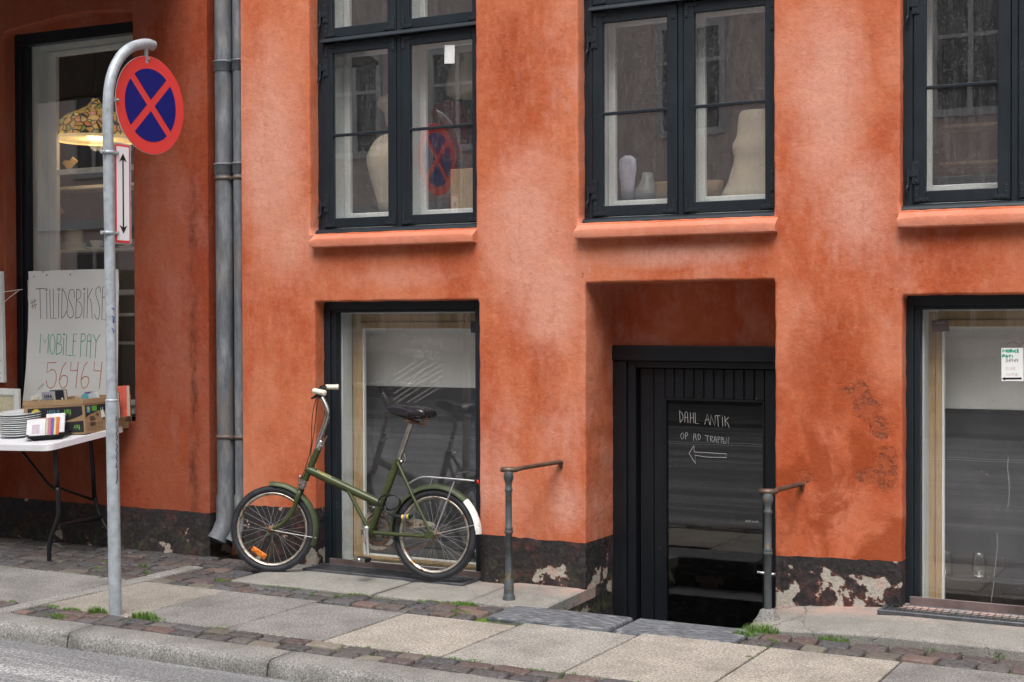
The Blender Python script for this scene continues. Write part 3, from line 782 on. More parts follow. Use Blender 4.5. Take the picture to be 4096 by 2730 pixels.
# the house across the street: what the glass mirrors
opp = empty('building', (-6, -16, 0), 'brown plastered house across the street, mirrored in the shop glass', 'building')
M['opp'] = simple('brown_plaster', (0.50, 0.41, 0.375), 0.9, var=0.15, scale=2)
M['oppl'] = simple('pale_grey_trim', (0.42, 0.43, 0.43), 0.8)
M['oppd'] = simple('dark_window_glass', (0.035, 0.04, 0.045), 0.2)
M['oppb'] = simple('dark_base_plaster', (0.12, 0.105, 0.10), 0.8)
b = MB(); b.box(-60, 40, -16.6, -16, -0.1, 13.0); b.build('wall', M['opp'], opp)
b = MB(); b.box(-60, 40, -15.999, -15.95, -0.1, 0.9); b.build('plinth', M['oppb'], opp)
b = MB(); b.box(-60, 40, -15.999, -15.85, 3.55, 3.75, 0.02); b.build('cornice', M['oppl'], opp)
for k in range(-16, 12):
    for fl in range(3):
        xc = k*2.35+0.4; za = (1.25, 4.7, 8.2)[fl]
        b = MB(); bars(b, xc-0.62, xc+0.62, za, za+2.0, 0.10, 0.10, 0.12, 0.14, -15.999, -15.93, 0.0)
        b.box(xc-0.04, xc+0.04, -15.985, -15.94, za+0.12, za+1.86); b.box(xc-0.52, xc+0.52, -15.984, -15.945, za+1.25, za+1.31)
        f_ = b.build('window', M['oppl'], opp)
        b = MB(); b.box(xc-0.52, xc+0.52, -15.999, -15.99, za+0.12, za+1.86); b.build('pane', M['oppd'], f_)

# rooms behind the windows
def room(parent, x0, x1, y0, y1, z0, z1, mat, name='room'):
    b = MB()
    P_ = [(x0,y0,z0),(x1,y0,z0),(x1,y1,z0),(x0,y1,z0),(x0,y0,z1),(x1,y0,z1),(x1,y1,z1),(x0,y1,z1)]
    for q in ((0,1,2,3),(7,6,5,4),(1,5,6,2),(2,6,7,3),(3,7,4,0)): b.face([P_[i] for i in q])
    return b.build(name, mat, parent, recalc=False)
M['room'] = simple('dim_room_wall', (0.16, 0.145, 0.14), 0.9)
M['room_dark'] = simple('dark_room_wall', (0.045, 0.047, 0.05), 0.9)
room(house, -5.6, 1.5, 0.30, 3.4, 1.95, 4.6, M['room'])
# ------------------------------------------------------------------ windows
def Lplate(b, x, z, sx, sz, y, arm=0.075, w_=0.021):
    """corner strap: two arms, screws"""
    for (xa, xb, za, zb) in ((x, x+sx*arm, z, z+sz*w_), (x, x+sx*w_, z, z+sz*arm)):
        b.box(min(xa, xb), max(xa, xb), y-0.0035-(0.0004 if za == z and abs(zb-za) > w_+.001 else 0), y+0.0005, min(za, zb), max(za, zb), 0.001)
    for (px_, pz_) in ((x+sx*0.030, z+sz*w_/2), (x+sx*0.062, z+sz*w_/2), (x+sx*w_/2, z+sz*0.032), (x+sx*w_/2, z+sz*0.062)):
        b.lathe([(0.0048, 0), (0.0042, 0.002), (0.0, 0.003)], (px_, y-0.0035, pz_), (0, -1, 0), 8)
def casement(win, x0, x1, z0, z1, y, hinge_side, muntin=True, fr=0.058, gmat='glass_hi'):
    b = MB()
    bars(b, x0, x1, z0, z1, fr, fr, fr, fr*1.05, y, y+0.036, 0.003)
    # putty bevel
    b.build('casement', M['frame'], win)
    gx0, gx1, gz0, gz1 = x0+fr, x1-fr, z0+fr, z1-fr*1.05
    zm = gz0+(gz1-gz0)*0.505
    panes = [(gz0, zm-0.008), (zm+0.008, gz1)] if muntin else [(gz0, gz1)]
    if muntin:
        b = MB()
        b.box(gx0-0.004, gx1+0.004, y+0.004, y+0.032, zm-0.009, zm+0.007, 0.003)
        b.build('muntin', M['frame'], win)
    for (a, c) in panes:
        b = MB(); b.box(gx0-0.003, gx1+0.003, y+0.016, y+0.019, a-0.003, c+0.003); b.build('pane', M[gmat], win)
    for (cx, sx) in ((x0+0.006, 1), (x1-0.006, -1)):
        for (cz, sz) in ((z0+0.006, 1), (z1-0.006, -1)):
            b = MB(); Lplate(b, cx, cz, sx, sz, y-0.001); b.build('corner_plate', M['iron'], win)
    for zz in (z0+0.15, z1-0.14):
        s_ = -1 if hinge_side == 'L' else 1
        xe = x0 if s_ < 0 else x1
        b = MB()
        b.box(min(xe-s_*0.030, xe+s_*0.006), max(xe-s_*0.030, xe+s_*0.006), y-0.006, y+0.002, zz-0.055, zz+0.055, 0.001)
        b.box(min(xe-s_*0.022, xe+s_*0.026), max(xe-s_*0.022, xe+s_*0.026), y-0.009, y-0.001, zz-0.020, zz+0.014, 0.001)
        b.tube([(xe+s_*0.026, y-0.008, zz-0.065), (xe+s_*0.026, y-0.008, zz+0.022)], 0.0085, 8)
        b.tube([(xe+s_*0.026, y-0.012, zz-0.065), (xe+s_*0.030, y-0.024, zz-0.085), (xe+s_*0.026, y-0.014, zz-0.105)], [0.007, 0.006, 0.004], 6)
        for dz in (-0.042, -0.004, 0.006, 0.042):
            b.lathe([(0.0045, 0), (0.004, 0.0025), (0, 0.0035)], (xe-s_*0.014, y-0.006, zz+dz), (0, -1, 0), 8)
        b.build('hinge', M['iron'], win)
def upper_window(xa, xb, y, label):
    win = MB(); T = 0.048
    z0, z1, zt = 2.045, 4.2, 3.205
    # outer box frame: stiles, centre post, transom, all within the opening
    win.box(xa-0.01, xa+T, y, y+0.09, z0-0.02, z1, 0.003); win.box(xb-0.012, xb+0.01, y, y+0.09, z0-0.02, z1, 0.003)
    xm = xa+(xb-xa)*0.5+0.013
    xm = {-5.183: -4.596, -3.378: -2.813, -1.637: -1.114}[xa]
    win.box(xm-0.0155, xm+0.0155, y+0.001, y+0.09, z0, zt-0.02, 0.003); win.box(xm-0.0155, xm+0.0155, y+0.001, y+0.09, zt+0.002, z1, 0.003)
    win.box(xa+T, xb-0.012, y+0.002, y+0.09, zt-0.02, zt+0.002)
    f = win.build('window', M['frame'], house, label=label)
    # drip mouldings
    for zz in (2.020, 3.180):
        b = MB(); n = 8; prof = []
        for k in range(n+1):
            a = math.pi*0.5*k/n
            prof.append((y-0.040*math.cos(a)+0.002, zz+0.030*math.sin(a)))
        pts = [(y+0.02, zz+0.001), (y-0.030, zz-0.0)]+prof[0:]+[(y+0.02, zz+0.034)]
        xs0 = xa+0.001 if zz < 3 else xa+T-0.006
        b.prism([(xs0, p[0], p[1]) for p in pts], (xb-xs0-0.001, 0, 0), smooth=False)
        b.build('drip_moulding', M['frame'], f)
    g = 0.003
    lx0, lx1, rx0, rx1 = xa+T+g, xm-0.0155-g, xm+0.0155+g, xb-0.012-g
    yc = y-0.004
    casement(f, lx0, lx1, z0+0.012, zt-0.030, yc, 'L'); casement(f, rx0, rx1, z0+0.012, zt-0.030, yc, 'R')
    casement(f, lx0, lx1, zt+0.006, 4.16, yc, 'L'); casement(f, rx0, rx1, zt+0.006, 4.16, yc, 'R')
    # white inner casing and inner sashes
    b = MB()
    yi = y+0.095
    b.box(xa+0.03, xa+T+0.004, yi, yi+0.16, z0, z1); b.box(xb-0.03, xb-0.008, yi, yi+0.16, z0, z1)
    b.box(xa+T+0.004, xb-0.03, yi, yi+0.16, z0-0.01, z0+0.022); b.box(xa+T+0.004, xb-0.03, yi, yi+0.16, zt-0.03, zt+0.01)
    b.box(xm-0.02, xm+0.02, yi, yi+0.16, z0+0.022, zt-0.03); b.box(xm-0.02, xm+0.02, yi, yi+0.16, zt+0.01, z1)
    b.build('inner_casing', M['grey_in'], f)
    for (ax, bx) in ((xa+T+0.006, xm-0.021), (xm+0.021, xb-0.031)):
        for (za, zb) in ((z0+0.024, zt-0.032), (zt+0.012, 4.16)):
            b = MB(); bars(b, ax, bx, za, zb, 0.042, 0.042, 0.090, 0.045, yi+0.10, yi+0.135, 0.004)
            b.build('inner_sash', M['white'], f)
            b = MB(); b.box(ax+0.04, bx-0.04, yi+0.116, yi+0.119, za+0.04, zb-0.04); b.build('inner_pane', M['glass'], f)
    # masonry sill
    b = MB(); rnd = random.Random(int(-xa*10))
    x0s, x1s = xa+0.028 if xa < -5 else xa-0.004, xb+(0.004 if xa < -5 else 0.022)
    n = 26; rows = []
    for i in range(n+1):
        x = x0s+(x1s-x0s)*i/n; e = 0.010 if i in (0, n) else (0.003 if i in (1, n-1) else 0)
        j = lambda a=0.0014: rnd.uniform(-a, a)
        pr = [(y+0.02, 2.027), (0.0, 2.010), (-0.045+e, 1.991-e+j()), (-0.056+e, 1.986-e+j()), (-0.060+e, 1.979-e*.5+j(.0015)), (-0.061+e+j(.002), 1.960+j()), (-0.061+e+j(.002), 1.940), (-0.057+e, 1.932+e*.5+j(.0015)), (-0.045+e, 1.929+e), (0.004, 1.932)]
        rows.append([b.bm.verts.new((x, a, c)) for a, c in pr])
    for i in range(n):
        for k in range(len(pr)-1):
            fc = b.bm.faces.new((rows[i][k], rows[i+1][k], rows[i+1][k+1], rows[i][k+1])); fc.smooth = True
    b.bm.faces.new([b.bm.verts.new(v.co) for v in rows[0]]); b.bm.faces.new([b.bm.verts.new(v.co) for v in rows[-1][::-1]])
    so = b.build('sill', M['sill'], f); wn = so.modifiers.new('weighted', 'WEIGHTED_NORMAL'); wn.weight = 100
    return f
def sillmat():
    t, col, nb = plaster('pink_plaster_sill')
    col = t.mix(0.45, col, (0.60, 0.25, 0.17)); return t.set(col, 0.85, nb, 0, 0.2)
M['sill'] = sillmat()
WU1 = upper_window(UP[0][0], UP[0][1], 0.09, 'upper window over the bicycle, white card on its glass')
WU2 = upper_window(UP[1][0], UP[1][1], 0.085, 'upper window over the basement door')
WU3 = upper_window(UP[2][0], UP[2][1], 0.065, 'upper window cut by the right edge')

def ground_window(xa, xb, zh, y, zb, label, wl, wt, ww, gp):
    """fixed shop glass: navy frame, pale casing, pine sash, one sheet of glass"""
    b = MB()
    b.box(xa-0.01, xa+wl*0.55, y, y+0.07, zb, zh+0.01, 0.003); b.box(xa+wl*0.55, xa+wl, y+0.014, y+0.07, zb, zh-wt, 0.003)
    b.box(xb-wl, xb+0.01, y, y+0.07, zb, zh+0.01, 0.003)
    b.box(xa+wl*0.55, xb-wl, y+0.001, y+0.07, zh-wt*0.75, zh+0.01, 0.003); b.box(xa+wl*0.55, xb-wl, y+0.014, y+0.068, zh-wt, zh-wt*0.75, 0.003)
    b.box(xa+wl, xb-wl, y+0.005, y+0.07, zb, zb+0.012)
    f = b.build('window', M['frame'], house, label=label)
    b = MB(); b.box(xa+wl-0.004, xb-wl+0.004, y+0.050, y+0.056, zb+0.01, zh-wt+0.004); b.build('pane', M['glass_lo'], f)
    yi = y+0.075
    b = MB(); bars(b, xa+wl-0.012, xb-wl+0.012, zb, zh-wt+0.012, 0.02, 0.02, 0.012, 0.02, yi, yi+0.10, 0.0)
    b.build('inner_casing', M['grey_in'], f)
    a0, a1, t0 = xa+wl+gp, xb-wl+0.06, zh-wt-0.004
    b = MB()
    bars(b, a0, a1, zb, t0, ww*0.45, ww*0.45, 0.03, ww*0.55, yi+0.10, yi+0.135, 0.002)
    bars(b, a0+ww*0.45, a1-ww*0.45, zb+0.03, t0-ww*0.55, ww*0.38, ww*0.38, 0.02, ww*0.4, yi+0.085, yi+0.12, 0.003)
    b.build('pine_sash', M['wood'], f)
    b = MB(); bars(b, a0+ww*0.83, a1-ww*0.83, zb+0.05, t0-ww*0.95, 0.010, 0.010, 0.008, 0.010, yi+0.088, yi+0.11, 0)
    b.build('white_bead', M['white'], f)
    b = MB(); b.box(a0+ww*0.8, a1-ww*0.8, yi+0.100, yi+0.104, zb+0.04, t0-ww*0.9); b.build('inner_pane', M['glass'], f)
    return f
WL1 = ground_window(-5.152, -4.005, 1.609, 0.095, 0.0, 'shop glass behind the green bicycle', 0.080, 0.066, 0.10, 0.012)
WL4 = ground_window(-1.628, -0.46, 1.607, 0.085, 0.03, 'shop glass at the right edge', 0.066, 0.070, 0.085, 0.006)

# the basement shop room behind the low windows: pale upper wall, black dado
def lowroom(x0, x1, zb, zsplit, zmid, name, xdark=None):
    yw = 0.42
    b = MB(); b.box(x0, x1, yw, yw+0.05, zsplit, 1.80); b.box(x0-0.05, x0, 0.30, yw, zb, 1.80); b.box(x1, x1+0.05, 0.30, yw, zb, 1.80)
    b.box(x0, x1, 0.30, yw, 1.80, 1.85)
    b.build(name, M['grey_wall'], house)
    b = MB(); b.box(x0, x1, yw-0.01, yw+0.04, zb-0.4, zsplit-0.001); b.build('dado', M['dado'], house)
    b = MB(); b.box(x0-0.05, x1+0.05, 0.26, yw, zb-0.45, zb-0.4); b.build('floor', M['room_dark'], house)
    b = MB(); b.box(x0-0.05, x1+0.05, 0.20, 0.26, zb-0.45, zb-0.006); b.build('room_base', M['room_dark'], house)
def gw():
    t = NT('scuffed_grey_wall')
    c = t.ramp(t.noise(1.8, 6, 0.65), [(0.3, (0.62, 0.635, 0.595)), (0.7, (0.80, 0.81, 0.765))])
    c = t.mix(t.ramp(t.noise(30, 5, 0.75), [(0.66, 0), (0.72, 0.5)]), c, (0.15, 0.14, 0.13))
    return t.set(c, 0.9)
M['grey_wall'] = gw(); M['dado'] = simple('black_dado_paint', (0.035, 0.037, 0.042), 0.5, var=0.4, scale=4)
lowroom(-5.45, -3.85, 0.0, 1.085, 0.9, 'inner_wall')
lowroom(-1.95, -0.2, 0.0, 1.035, 0.9, 'inner_wall')
b = MB(); b.box(-5.06, -3.86, 0.375, 0.409, -0.3, 0.932, 0.003); b.build('cupboard', M['dado'], house)
# diagonal white tape strips and mirrored shop lettering seen through the glass
def stroke_obj(name, strokes, mat, parent, wd, n, off=0.001):
    b = MB()
    for st in strokes: b.ribbon(st, wd, n, off=off)
    return b.build(name, mat, parent, recalc=False)
M['frost'] = simple('frosted_film', (0.62, 0.62, 0.58), 0.6)
NW = Vector((0, -1, 0))
dg = [((890,975),(1150,805)),((890,1040),(1270,800)),((1000,1050),(1385,820)),((1080,1080),(1475,832)),((1160,1090),(1470,905)),((890,1190),(1100,1060)),((880,1270),(1265,1010)),((920,1300),(1255,1090)),((1050,1300),(1455,1050)),((1140,1300),(1455,1110)),((1010,1130),(1265,870)),((1350,1060),(1468,975))]
YP = 0.150
sts = [[PY(1280+x/3.015, 1180+y/3.015, YP) for x, y in d] for d in dg]
b = MB()
for s_ in sts: b.ribbon(s_, 0.0085, NW, off=0.0)
tm = glass('thin_frost_film', 0.0); 
def film(name, fac, col):
    t = NT(name); t.t.nodes.remove(t.b)
    tr = t.n('ShaderNodeBsdfTransparent'); df = t.n('ShaderNodeBsdfDiffuse'); df.inputs[0].default_value = (*col, 1)
    mx = t.n('ShaderNodeMixShader'); mx.inputs[0].default_value = fac
    t.l(tr.outputs[0], mx.inputs[1]); t.l(df.outputs[0], mx.inputs[2]); t.l(mx.outputs[0], t.out.inputs['Surface']); return t.m
M['film'] = film('frosted_lettering_film', 0.12, (0.8, 0.8, 0.76))
b.build('window_stripes', M['film'], WL1, recalc=False)

# ------------------------------------------------------------------ text helper (writing that is in the place)
def text_obj(name, s_, size, mat, parent, loc, rot=(R(90), 0, 0), shear=0, mirror=False, extrude=0.0003, align='CENTER', sx=1.0, mtx=None, bold=0):
    cu = bpy.data.curves.new(name, 'FONT'); cu.body = s_; cu.size = size; cu.extrude = extrude; cu.shear = shear; cu.align_x = align; cu.align_y = 'CENTER'; cu.offset = bold; cu.resolution_u = 3
    tmp = bpy.data.objects.new(name+'_tmp', cu); COL.objects.link(tmp)
    dg_ = bpy.context.evaluated_depsgraph_get(); dg_.update()
    me = bpy.data.meshes.new_from_object(tmp.evaluated_get(dg_)); bpy.data.objects.remove(tmp); bpy.data.curves.remove(cu)
    me.name = name
    mm = Matrix.Translation(loc) @ Euler(rot).to_matrix().to_4x4() @ Matrix.Diagonal((-sx if mirror else sx, 1, 1, 1)) if mtx is None else mtx
    me.transform(mm); me.materials.clear(); me.materials.append(mat)
    o = bpy.data.objects.new(name, me); COL.objects.link(o); setparent(o, parent); return o
for (tx, px_, py_, sz) in (('JAVA', 1385, 560, 0.085), ('JAVA', 1190, 560, 0.075)):
    p = PY(1280+px_/3.015, 1180+py_/3.015, YP)
    text_obj('window_lettering', tx, sz, M['film'], WL1, p, rot=(R(90), R(6), 0), mirror=True, sx=0.62, extrude=0)
for (tx, px_, py_, sz) in (('GUITARS', 1290, 735, 0.080), ('GUITARS', 1090, 705, 0.066)):
    p = PY(1280+px_/3.015, 1180+py_/3.015, YP-0.0015 if sz > 0.07 else YP)
    text_obj('window_lettering', tx, sz, M['film'], WL1, p, rot=(R(90), R(3), 0), mirror=True, sx=0.58, extrude=0)

# ------------------------------------------------------------------ basement door
b = MB(); Y = 0.36
b.box(-3.342, -2.262, Y-0.012, Y+0.12, 1.262, 1.348, 0.006)                       # lintel board
b.box(-3.339, -3.255, Y, Y+0.12, -0.6, 1.262, 0.004)                            # wide left post
b.box(-3.255, -3.205, Y+0.020, Y+0.12, -0.6, 1.262, 0.004)
b.box(-2.290, -2.262, Y+0.02, Y+0.12, -0.6, 1.262, 0.004)
b.box(-3.205, -2.290, Y+0.020, Y+0.12, 1.222, 1.262, 0.004)
door = b.build('door', M['door'], house, label='black basement door with a tall glass pane')
DY = 0.425
gl = (-3.035, -2.475, 1.040)
b = MB()
b.box(-3.195, -3.115, DY, DY+0.04, -0.55, 1.218, 0.003); b.box(-3.113, gl[0]-0.012, DY+0.004, DY+0.04, -0.55, 1.218, 0.003)
b.box(gl[0]-0.012, gl[0]-0.001, DY-0.004, DY+0.04, -0.55, gl[2]+0.010, 0.002)
b.box(gl[1], gl[1]+0.012, DY-0.004, DY+0.04, -0.55, gl[2]+0.010, 0.002)
b.box(gl[1]+0.012, -2.295, DY, DY+0.04, -0.55, 1.218, 0.003)
b.box(gl[0]-0.001, gl[1], DY-0.003, DY+0.04, gl[2], gl[2]+0.012, 0.002)
b.box(gl[0]-0.012, gl[1]+0.012, DY, DY+0.04, -0.55, -0.42, 0.003)
n = 10
for i in range(n):
    xa = gl[0]-0.012+(gl[1]-gl[0]+0.024)*i/n; xb = gl[0]-0.012+(gl[1]-gl[0]+0.024)*(i+1)/n
    b.box(xa+0.003, xb-0.003, DY+0.002, DY+0.036, gl[2]+0.012, 1.218, 0.003)
b.box(gl[0]-0.012, gl[1]+0.012, DY+0.012, DY+0.03, gl[2]+0.012, 1.216)
b.build('leaf', M['door'], door)
b = MB(); b.box(gl[0]-0.002, gl[1]+0.002, DY+0.014, DY+0.020, -0.43, gl[2]+0.002); b.build('pane', M['glass_door'], door)
b = MB()
hx, hz = -2.44, 0.235
p = PY(2900+335/1.686, 1800+845/1.686, 0.36)
b.tube([(p.x+0.01, DY, p.z), (p.x+0.01, DY-0.045, p.z), (p.x-0.01, DY-0.055, p.z), (p.x-0.10, DY-0.055, p.z+0.006)], [0.009, 0.009, 0.010, 0.007], 10)
b.box(p.x-0.010, p.x+0.030, DY-0.004, DY+0.002, p.z-0.09, p.z+0.06, 0.002)
b.build('handle', simple('door_handle_steel', (0.55, 0.55, 0.53), 0.3, 0.9), door)
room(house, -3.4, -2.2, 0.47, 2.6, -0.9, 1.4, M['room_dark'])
# white pen writing on the door glass
M['pen_w'] = simple('white_pen', (0.46, 0.47, 0.47), 0.6)
def tr(o, s, pts): return [(o[0]+x/s, o[1]+y/s) for x, y in pts]
DP = (2500, 1550); DS = 3.0742
W_ = [[(670,288),(678,430)],[(670,288),(700,320),(715,350),(712,390),(680,432)],
 [(735,430),(738,315),(755,298),(768,315),(776,438)],[(735,372),(770,370)],
 [(803,310),(805,440)],[(838,312),(848,440)],[(805,378),(842,374)],[(862,310),(868,446),(905,447)],
 [(980,458),(1012,330),(1042,458)],[(992,400),(1030,398)],[(1050,465),(1055,340),(1105,472),(1112,345)],
 [(1113,346),(1172,352)],[(1140,350),(1148,484)],[(1197,365),(1202,482)],[(1196,347),(1200,349)],[(1228,355),(1233,480)],[(1275,368),(1232,415),(1262,440),(1283,497)],
 [(690,575),(686,610),(700,638),(722,625),(725,585),(708,560),(690,575)],[(742,562),(748,640)],[(742,562),(765,558),(774,575),(765,595),(745,600)],
 [(842,655),(846,575)],[(846,575),(865,574)],[(866,574),(878,655)],[(846,612),(870,610)],[(897,575),(902,648)],[(897,575),(920,585),(930,610),(920,638),(902,648)],
 [(982,592),(1035,600)],[(1010,597),(1016,664)],[(1050,602),(1054,668)],[(1050,602),(1078,605),(1080,622),(1054,632),(1080,672)],
 [(1092,675),(1105,605),(1118,608),(1126,682)],[(1098,648),(1122,648)],[(1142,610),(1148,690)],[(1142,610),(1166,612),(1165,635),(1146,645)],
 [(1180,612),(1186,690)],[(1180,612),(1204,615),(1200,640),(1184,648)],[(1206,650),(1212,690),(1236,690)],[(1208,668),(1228,664)],[(1216,616),(1206,650)],
 [(1240,692),(1246,615),(1272,695),(1278,616)],
 [(848,718),(788,812),(868,936),(860,835),(1000,858),(1250,864),(1250,820),(1000,803),(852,796),(848,718)]]
b = MB()
for st in W_: b.ribbon([PY(x, y, DY+0.013) for x, y in tr(DP, DS, st)], 0.0025 if st[0][1] < 500 or len(st) > 9 else 0.0020, NW, off=0.0006)
b.build('handwriting', M['pen_w'], door, recalc=False)
p = PY(2900+185/1.686, 1800+483/1.686, DY+0.012)
text_obj('small_print', 'dahl.antik.', 0.020, simple('grey_print', (0.32, 0.33, 0.33), 0.6), door, p+Vector((0,-.001,0)), extrude=0.0001)

# ------------------------------------------------------------------ shop display window (left building)
b = MB()
b.box(-7.81, -7.735, 0.10, 0.17, 0.80, 3.60, 0.003); b.box(-6.625, -6.58, 0.10, 0.17, 0.80, 3.60, 0.003)
p0 = PY(150/1.531, 280/1.531, 0.10); p1 = PY(808/1.531, 200/1.531, 0.10)
q0 = PY(60.6, 140.3, 0.10); q1 = PY(526, 87.7, 0.10)
b.prism([(-7.735, 0.101, p0.z), (-6.6, 0.101, p1.z), (-6.6, 0.101, q1.z), (-7.735, 0.101, q0.z)], (0, 0.07, 0))
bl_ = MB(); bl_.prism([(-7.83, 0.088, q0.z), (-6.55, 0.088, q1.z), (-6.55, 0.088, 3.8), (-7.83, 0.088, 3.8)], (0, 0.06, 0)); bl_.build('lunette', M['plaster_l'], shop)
b.box(-7.735, -7.697, 0.115, 0.17, 0.80, 3.50, 0.003)
b.box(-7.735, -6.625, 0.10, 0.17, 0.80, 0.86, 0.003)
SW = b.build('window', M['door'], shop, label='tall display window of the shop')
b = MB(); b.box(-7.70, -6.6, 0.150, 0.156, 0.85, 3.50); b.build('pane', M['glass_disp'], SW)
b = MB(); b.box(-7.697, -7.675, 0.17, 0.30, 0.8, 3.6); b.box(-6.63, -6.61, 0.17, 0.30, 0.8, 3.6); b.box(-7.675, -6.63, 0.17, 0.30, 3.40, 3.6)
b.build('inner_casing', M['grey_in'], SW)
b = MB(); bars(b, -7.675, -6.63, 0.86, 3.44, 0.060, 0.06, 0.06, 0.050, 0.285, 0.32, 0.004)
bars(b, -7.615, -6.69, 0.92, 3.39, 0.040, 0.04, 0.04, 0.035, 0.270, 0.305, 0.004)
pz_ = PY(270/1.531, 1062/1.531, 0.27)
b.box(-7.575, -6.73, 0.272, 0.303, pz_.z-0.018, pz_.z+0.018, 0.004)
b.build('inner_sash', M['white'], SW)
b = MB(); b.box(-7.58, -6.72, 0.286, 0.290, 0.95, 3.36); b.build('inner_pane', M['glass'], SW)
room(shop, -9.2, -6.05, 0.35, 2.6, 0.2, 3.9, simple('brown_room_wall', (0.20, 0.16, 0.14), 0.9))

# ------------------------------------------------------------------ drainpipes in the slot between the houses
def pipe(xc, r, label, zsh, flare=False):
    y = 0.045
    b = MB(); b.tube([(xc, y, 0.38), (xc, y, WT)], r, 20)
    o = b.build('drainpipe', M['zinc'], house, label=label)
    for z in (2.475, 3.12, 4.6):
        b = MB(); b.lathe([(r+0.001, -0.055), (r+0.006, -0.05), (r+0.006, 0.0), (r+0.012, 0.004), (r+0.012, 0.012), (r+0.001, 0.016)], (xc, y, z), n=20, cap=False); b.build('socket', M['zinc'], o)
    for z in (2.395, 0.762):
        b = MB(); b.lathe([(r+0.001, -0.011), (r+0.005, -0.011), (r+0.005, 0.011), (r+0.001, 0.011)], (xc, y, z), n=20, cap=False)
        b.box(xc+r+0.002, xc+r+0.022, y-0.03, y-0.022, z-0.010, z+0.010); b.tube([(xc+r+0.012, y-0.04, z), (xc+r+0.012, y-0.012, z)], 0.005, 6)
        b.build('clamp', M['iron_r'], o)
    # shoe: slightly kicked out at the foot
    b = MB(); rr = r+0.006
    b.tube([(xc, y, 0.40), (xc, y, 0.30), (xc, y-0.006, 0.22), (xc-0.012, y-0.035, 0.15), (xc-0.022, y-0.06, 0.105)], [rr, rr, rr, rr*1.03, rr*1.10], 20, cap=False)
    b.tube([(xc, y, 0.40), (xc, y, 0.30), (xc, y-0.006, 0.22), (xc-0.012, y-0.035, 0.15), (xc-0.022, y-0.06, 0.105)], [rr-.003, rr-.003, rr-.003, rr-.003, rr*1.10-.003], 20, cap=False)
    b.build('shoe', M['zinc'], o)
    return o
M['iron_r'] = simple('rusty_iron', (0.16, 0.12, 0.10), 0.6, 0.4, 0.4, 30, 0.3)
pipe(-5.880, 0.056, 'thick grey drainpipe beside the shaded shop front', 0.38)
pipe(-5.760, 0.037, 'thin grey drainpipe beside the bright orange wall', 0.38)
# ================================================================== BICYCLE
BO, BS = (850, 1450), 1.6508
F0 = PZ(BO[0]+390/BS, BO[1]+1386/BS, 0.002); R0 = PY(BO[0]+1495/BS, BO[1]+1443/BS, -0.155)
hh = (R0-F0); hh.z *= 1.0; hh.normalize()
lean = R(4.5)
upv = Vector((0, 0, 1)); side0 = Vector((hh.y, -hh.x, 0)).normalized()      # towards the street
if side0.y > 0: side0 = -side0
BU = (upv*math.cos(lean) - side0*math.sin(lean)).normalized()
BN = hh.cross(BU).normalized()
if BN.y > 0: BN = -BN
def B(x, y, off=0.0, N=None, P0=None):
    N = N or BN; P0 = P0 or R0
    return PP(BO[0]+x/BS, BO[1]+y/BS, P0+N*off, N)
HF, HR = B(397, 1101), B(1468, 1137)
ang = R(13)
FN = (Matrix.Rotation(-ang, 3, BU) @ BN); 
if (Matrix.Rotation(ang, 3, BU) @ BN).dot(-ray(1100, 2100).normalized()) > FN.dot(-ray(1100, 2100).normalized()): FN = Matrix.Rotation(ang, 3, BU) @ BN
def BF(x, y, off=0.0): return B(x, y, off, FN, HF)
def green():
    t = NT('olive_green_enamel')
    c = t.ramp(t.noise(8, 5, 0.6), [(0.3, (0.034, 0.045, 0.014)), (0.7, (0.058, 0.073, 0.026))])
    c = t.mix(t.ramp(t.noise(45, 6, 0.75), [(0.70, 0), (0.73, 0.8)]), c, (0.20, 0.19, 0.13))
    return t.set(c, 0.30, t.bump(t.noise(60, 3), 0.08, 0.001), 0.1, 0.5)
M['green'] = green()
M['green_m'] = simple('dull_green_mudguard', (0.058, 0.074, 0.037), 0.42, 0.1, 0.2, 20, 0.1)
M['chrome'] = simple('worn_chrome', (0.50, 0.48, 0.45), 0.28, 1.0, 0.2, 30, 0.1, dirt=((0.25, 0.15, 0.08), 1, 25, 0.62))
M['alu'] = simple('dull_aluminium', (0.52, 0.52, 0.52), 0.42, 0.8, 0.12)
M['rim'] = simple('rusty_chrome_rim', (0.50, 0.46, 0.40), 0.33, 0.75, 0.25, 40, 0.1, dirt=((0.20, 0.11, 0.06), 1, 22, 0.52))
M['spoke'] = simple('spoke_steel', (0.26, 0.26, 0.26), 0.5, 0.4, 0.2)
def rubber():
    t = NT('tyre_rubber')
    c = t.ramp(t.noise(18, 5), [(0.3, (0.012, 0.013, 0.016)), (0.7, (0.032, 0.034, 0.040))])
    return t.set(c, 0.6, t.bump(t.noise(160, 2, 0.5), 0.8, 0.004), 0, 0.35)
M['rubber'] = rubber()
M['rust'] = simple('rusted_steel', (0.17, 0.10, 0.06), 0.7, 0.3, 0.5, 40, 0.3)
M['cream'] = simple('cream_plastic', (0.72, 0.68, 0.56), 0.4, 0, 0.06)
M['blackp'] = simple('black_plastic', (0.015, 0.015, 0.017), 0.35)
M['vinyl'] = simple('black_vinyl', (0.016, 0.015, 0.019), 0.24, 0, 0.2, 20, 0.15, spec=0.6)
M['whitep'] = simple('chipped_white_enamel', (0.72, 0.72, 0.69), 0.4, 0, 0.05, dirt=((0.26, 0.13, 0.05), 1, 22, 0.58))
M['guard'] = simple('grimy_cream_guard', (0.40, 0.36, 0.29), 0.5, 0.2, 0.2, dirt=((0.13, 0.08, 0.05), 1, 30, 0.50))
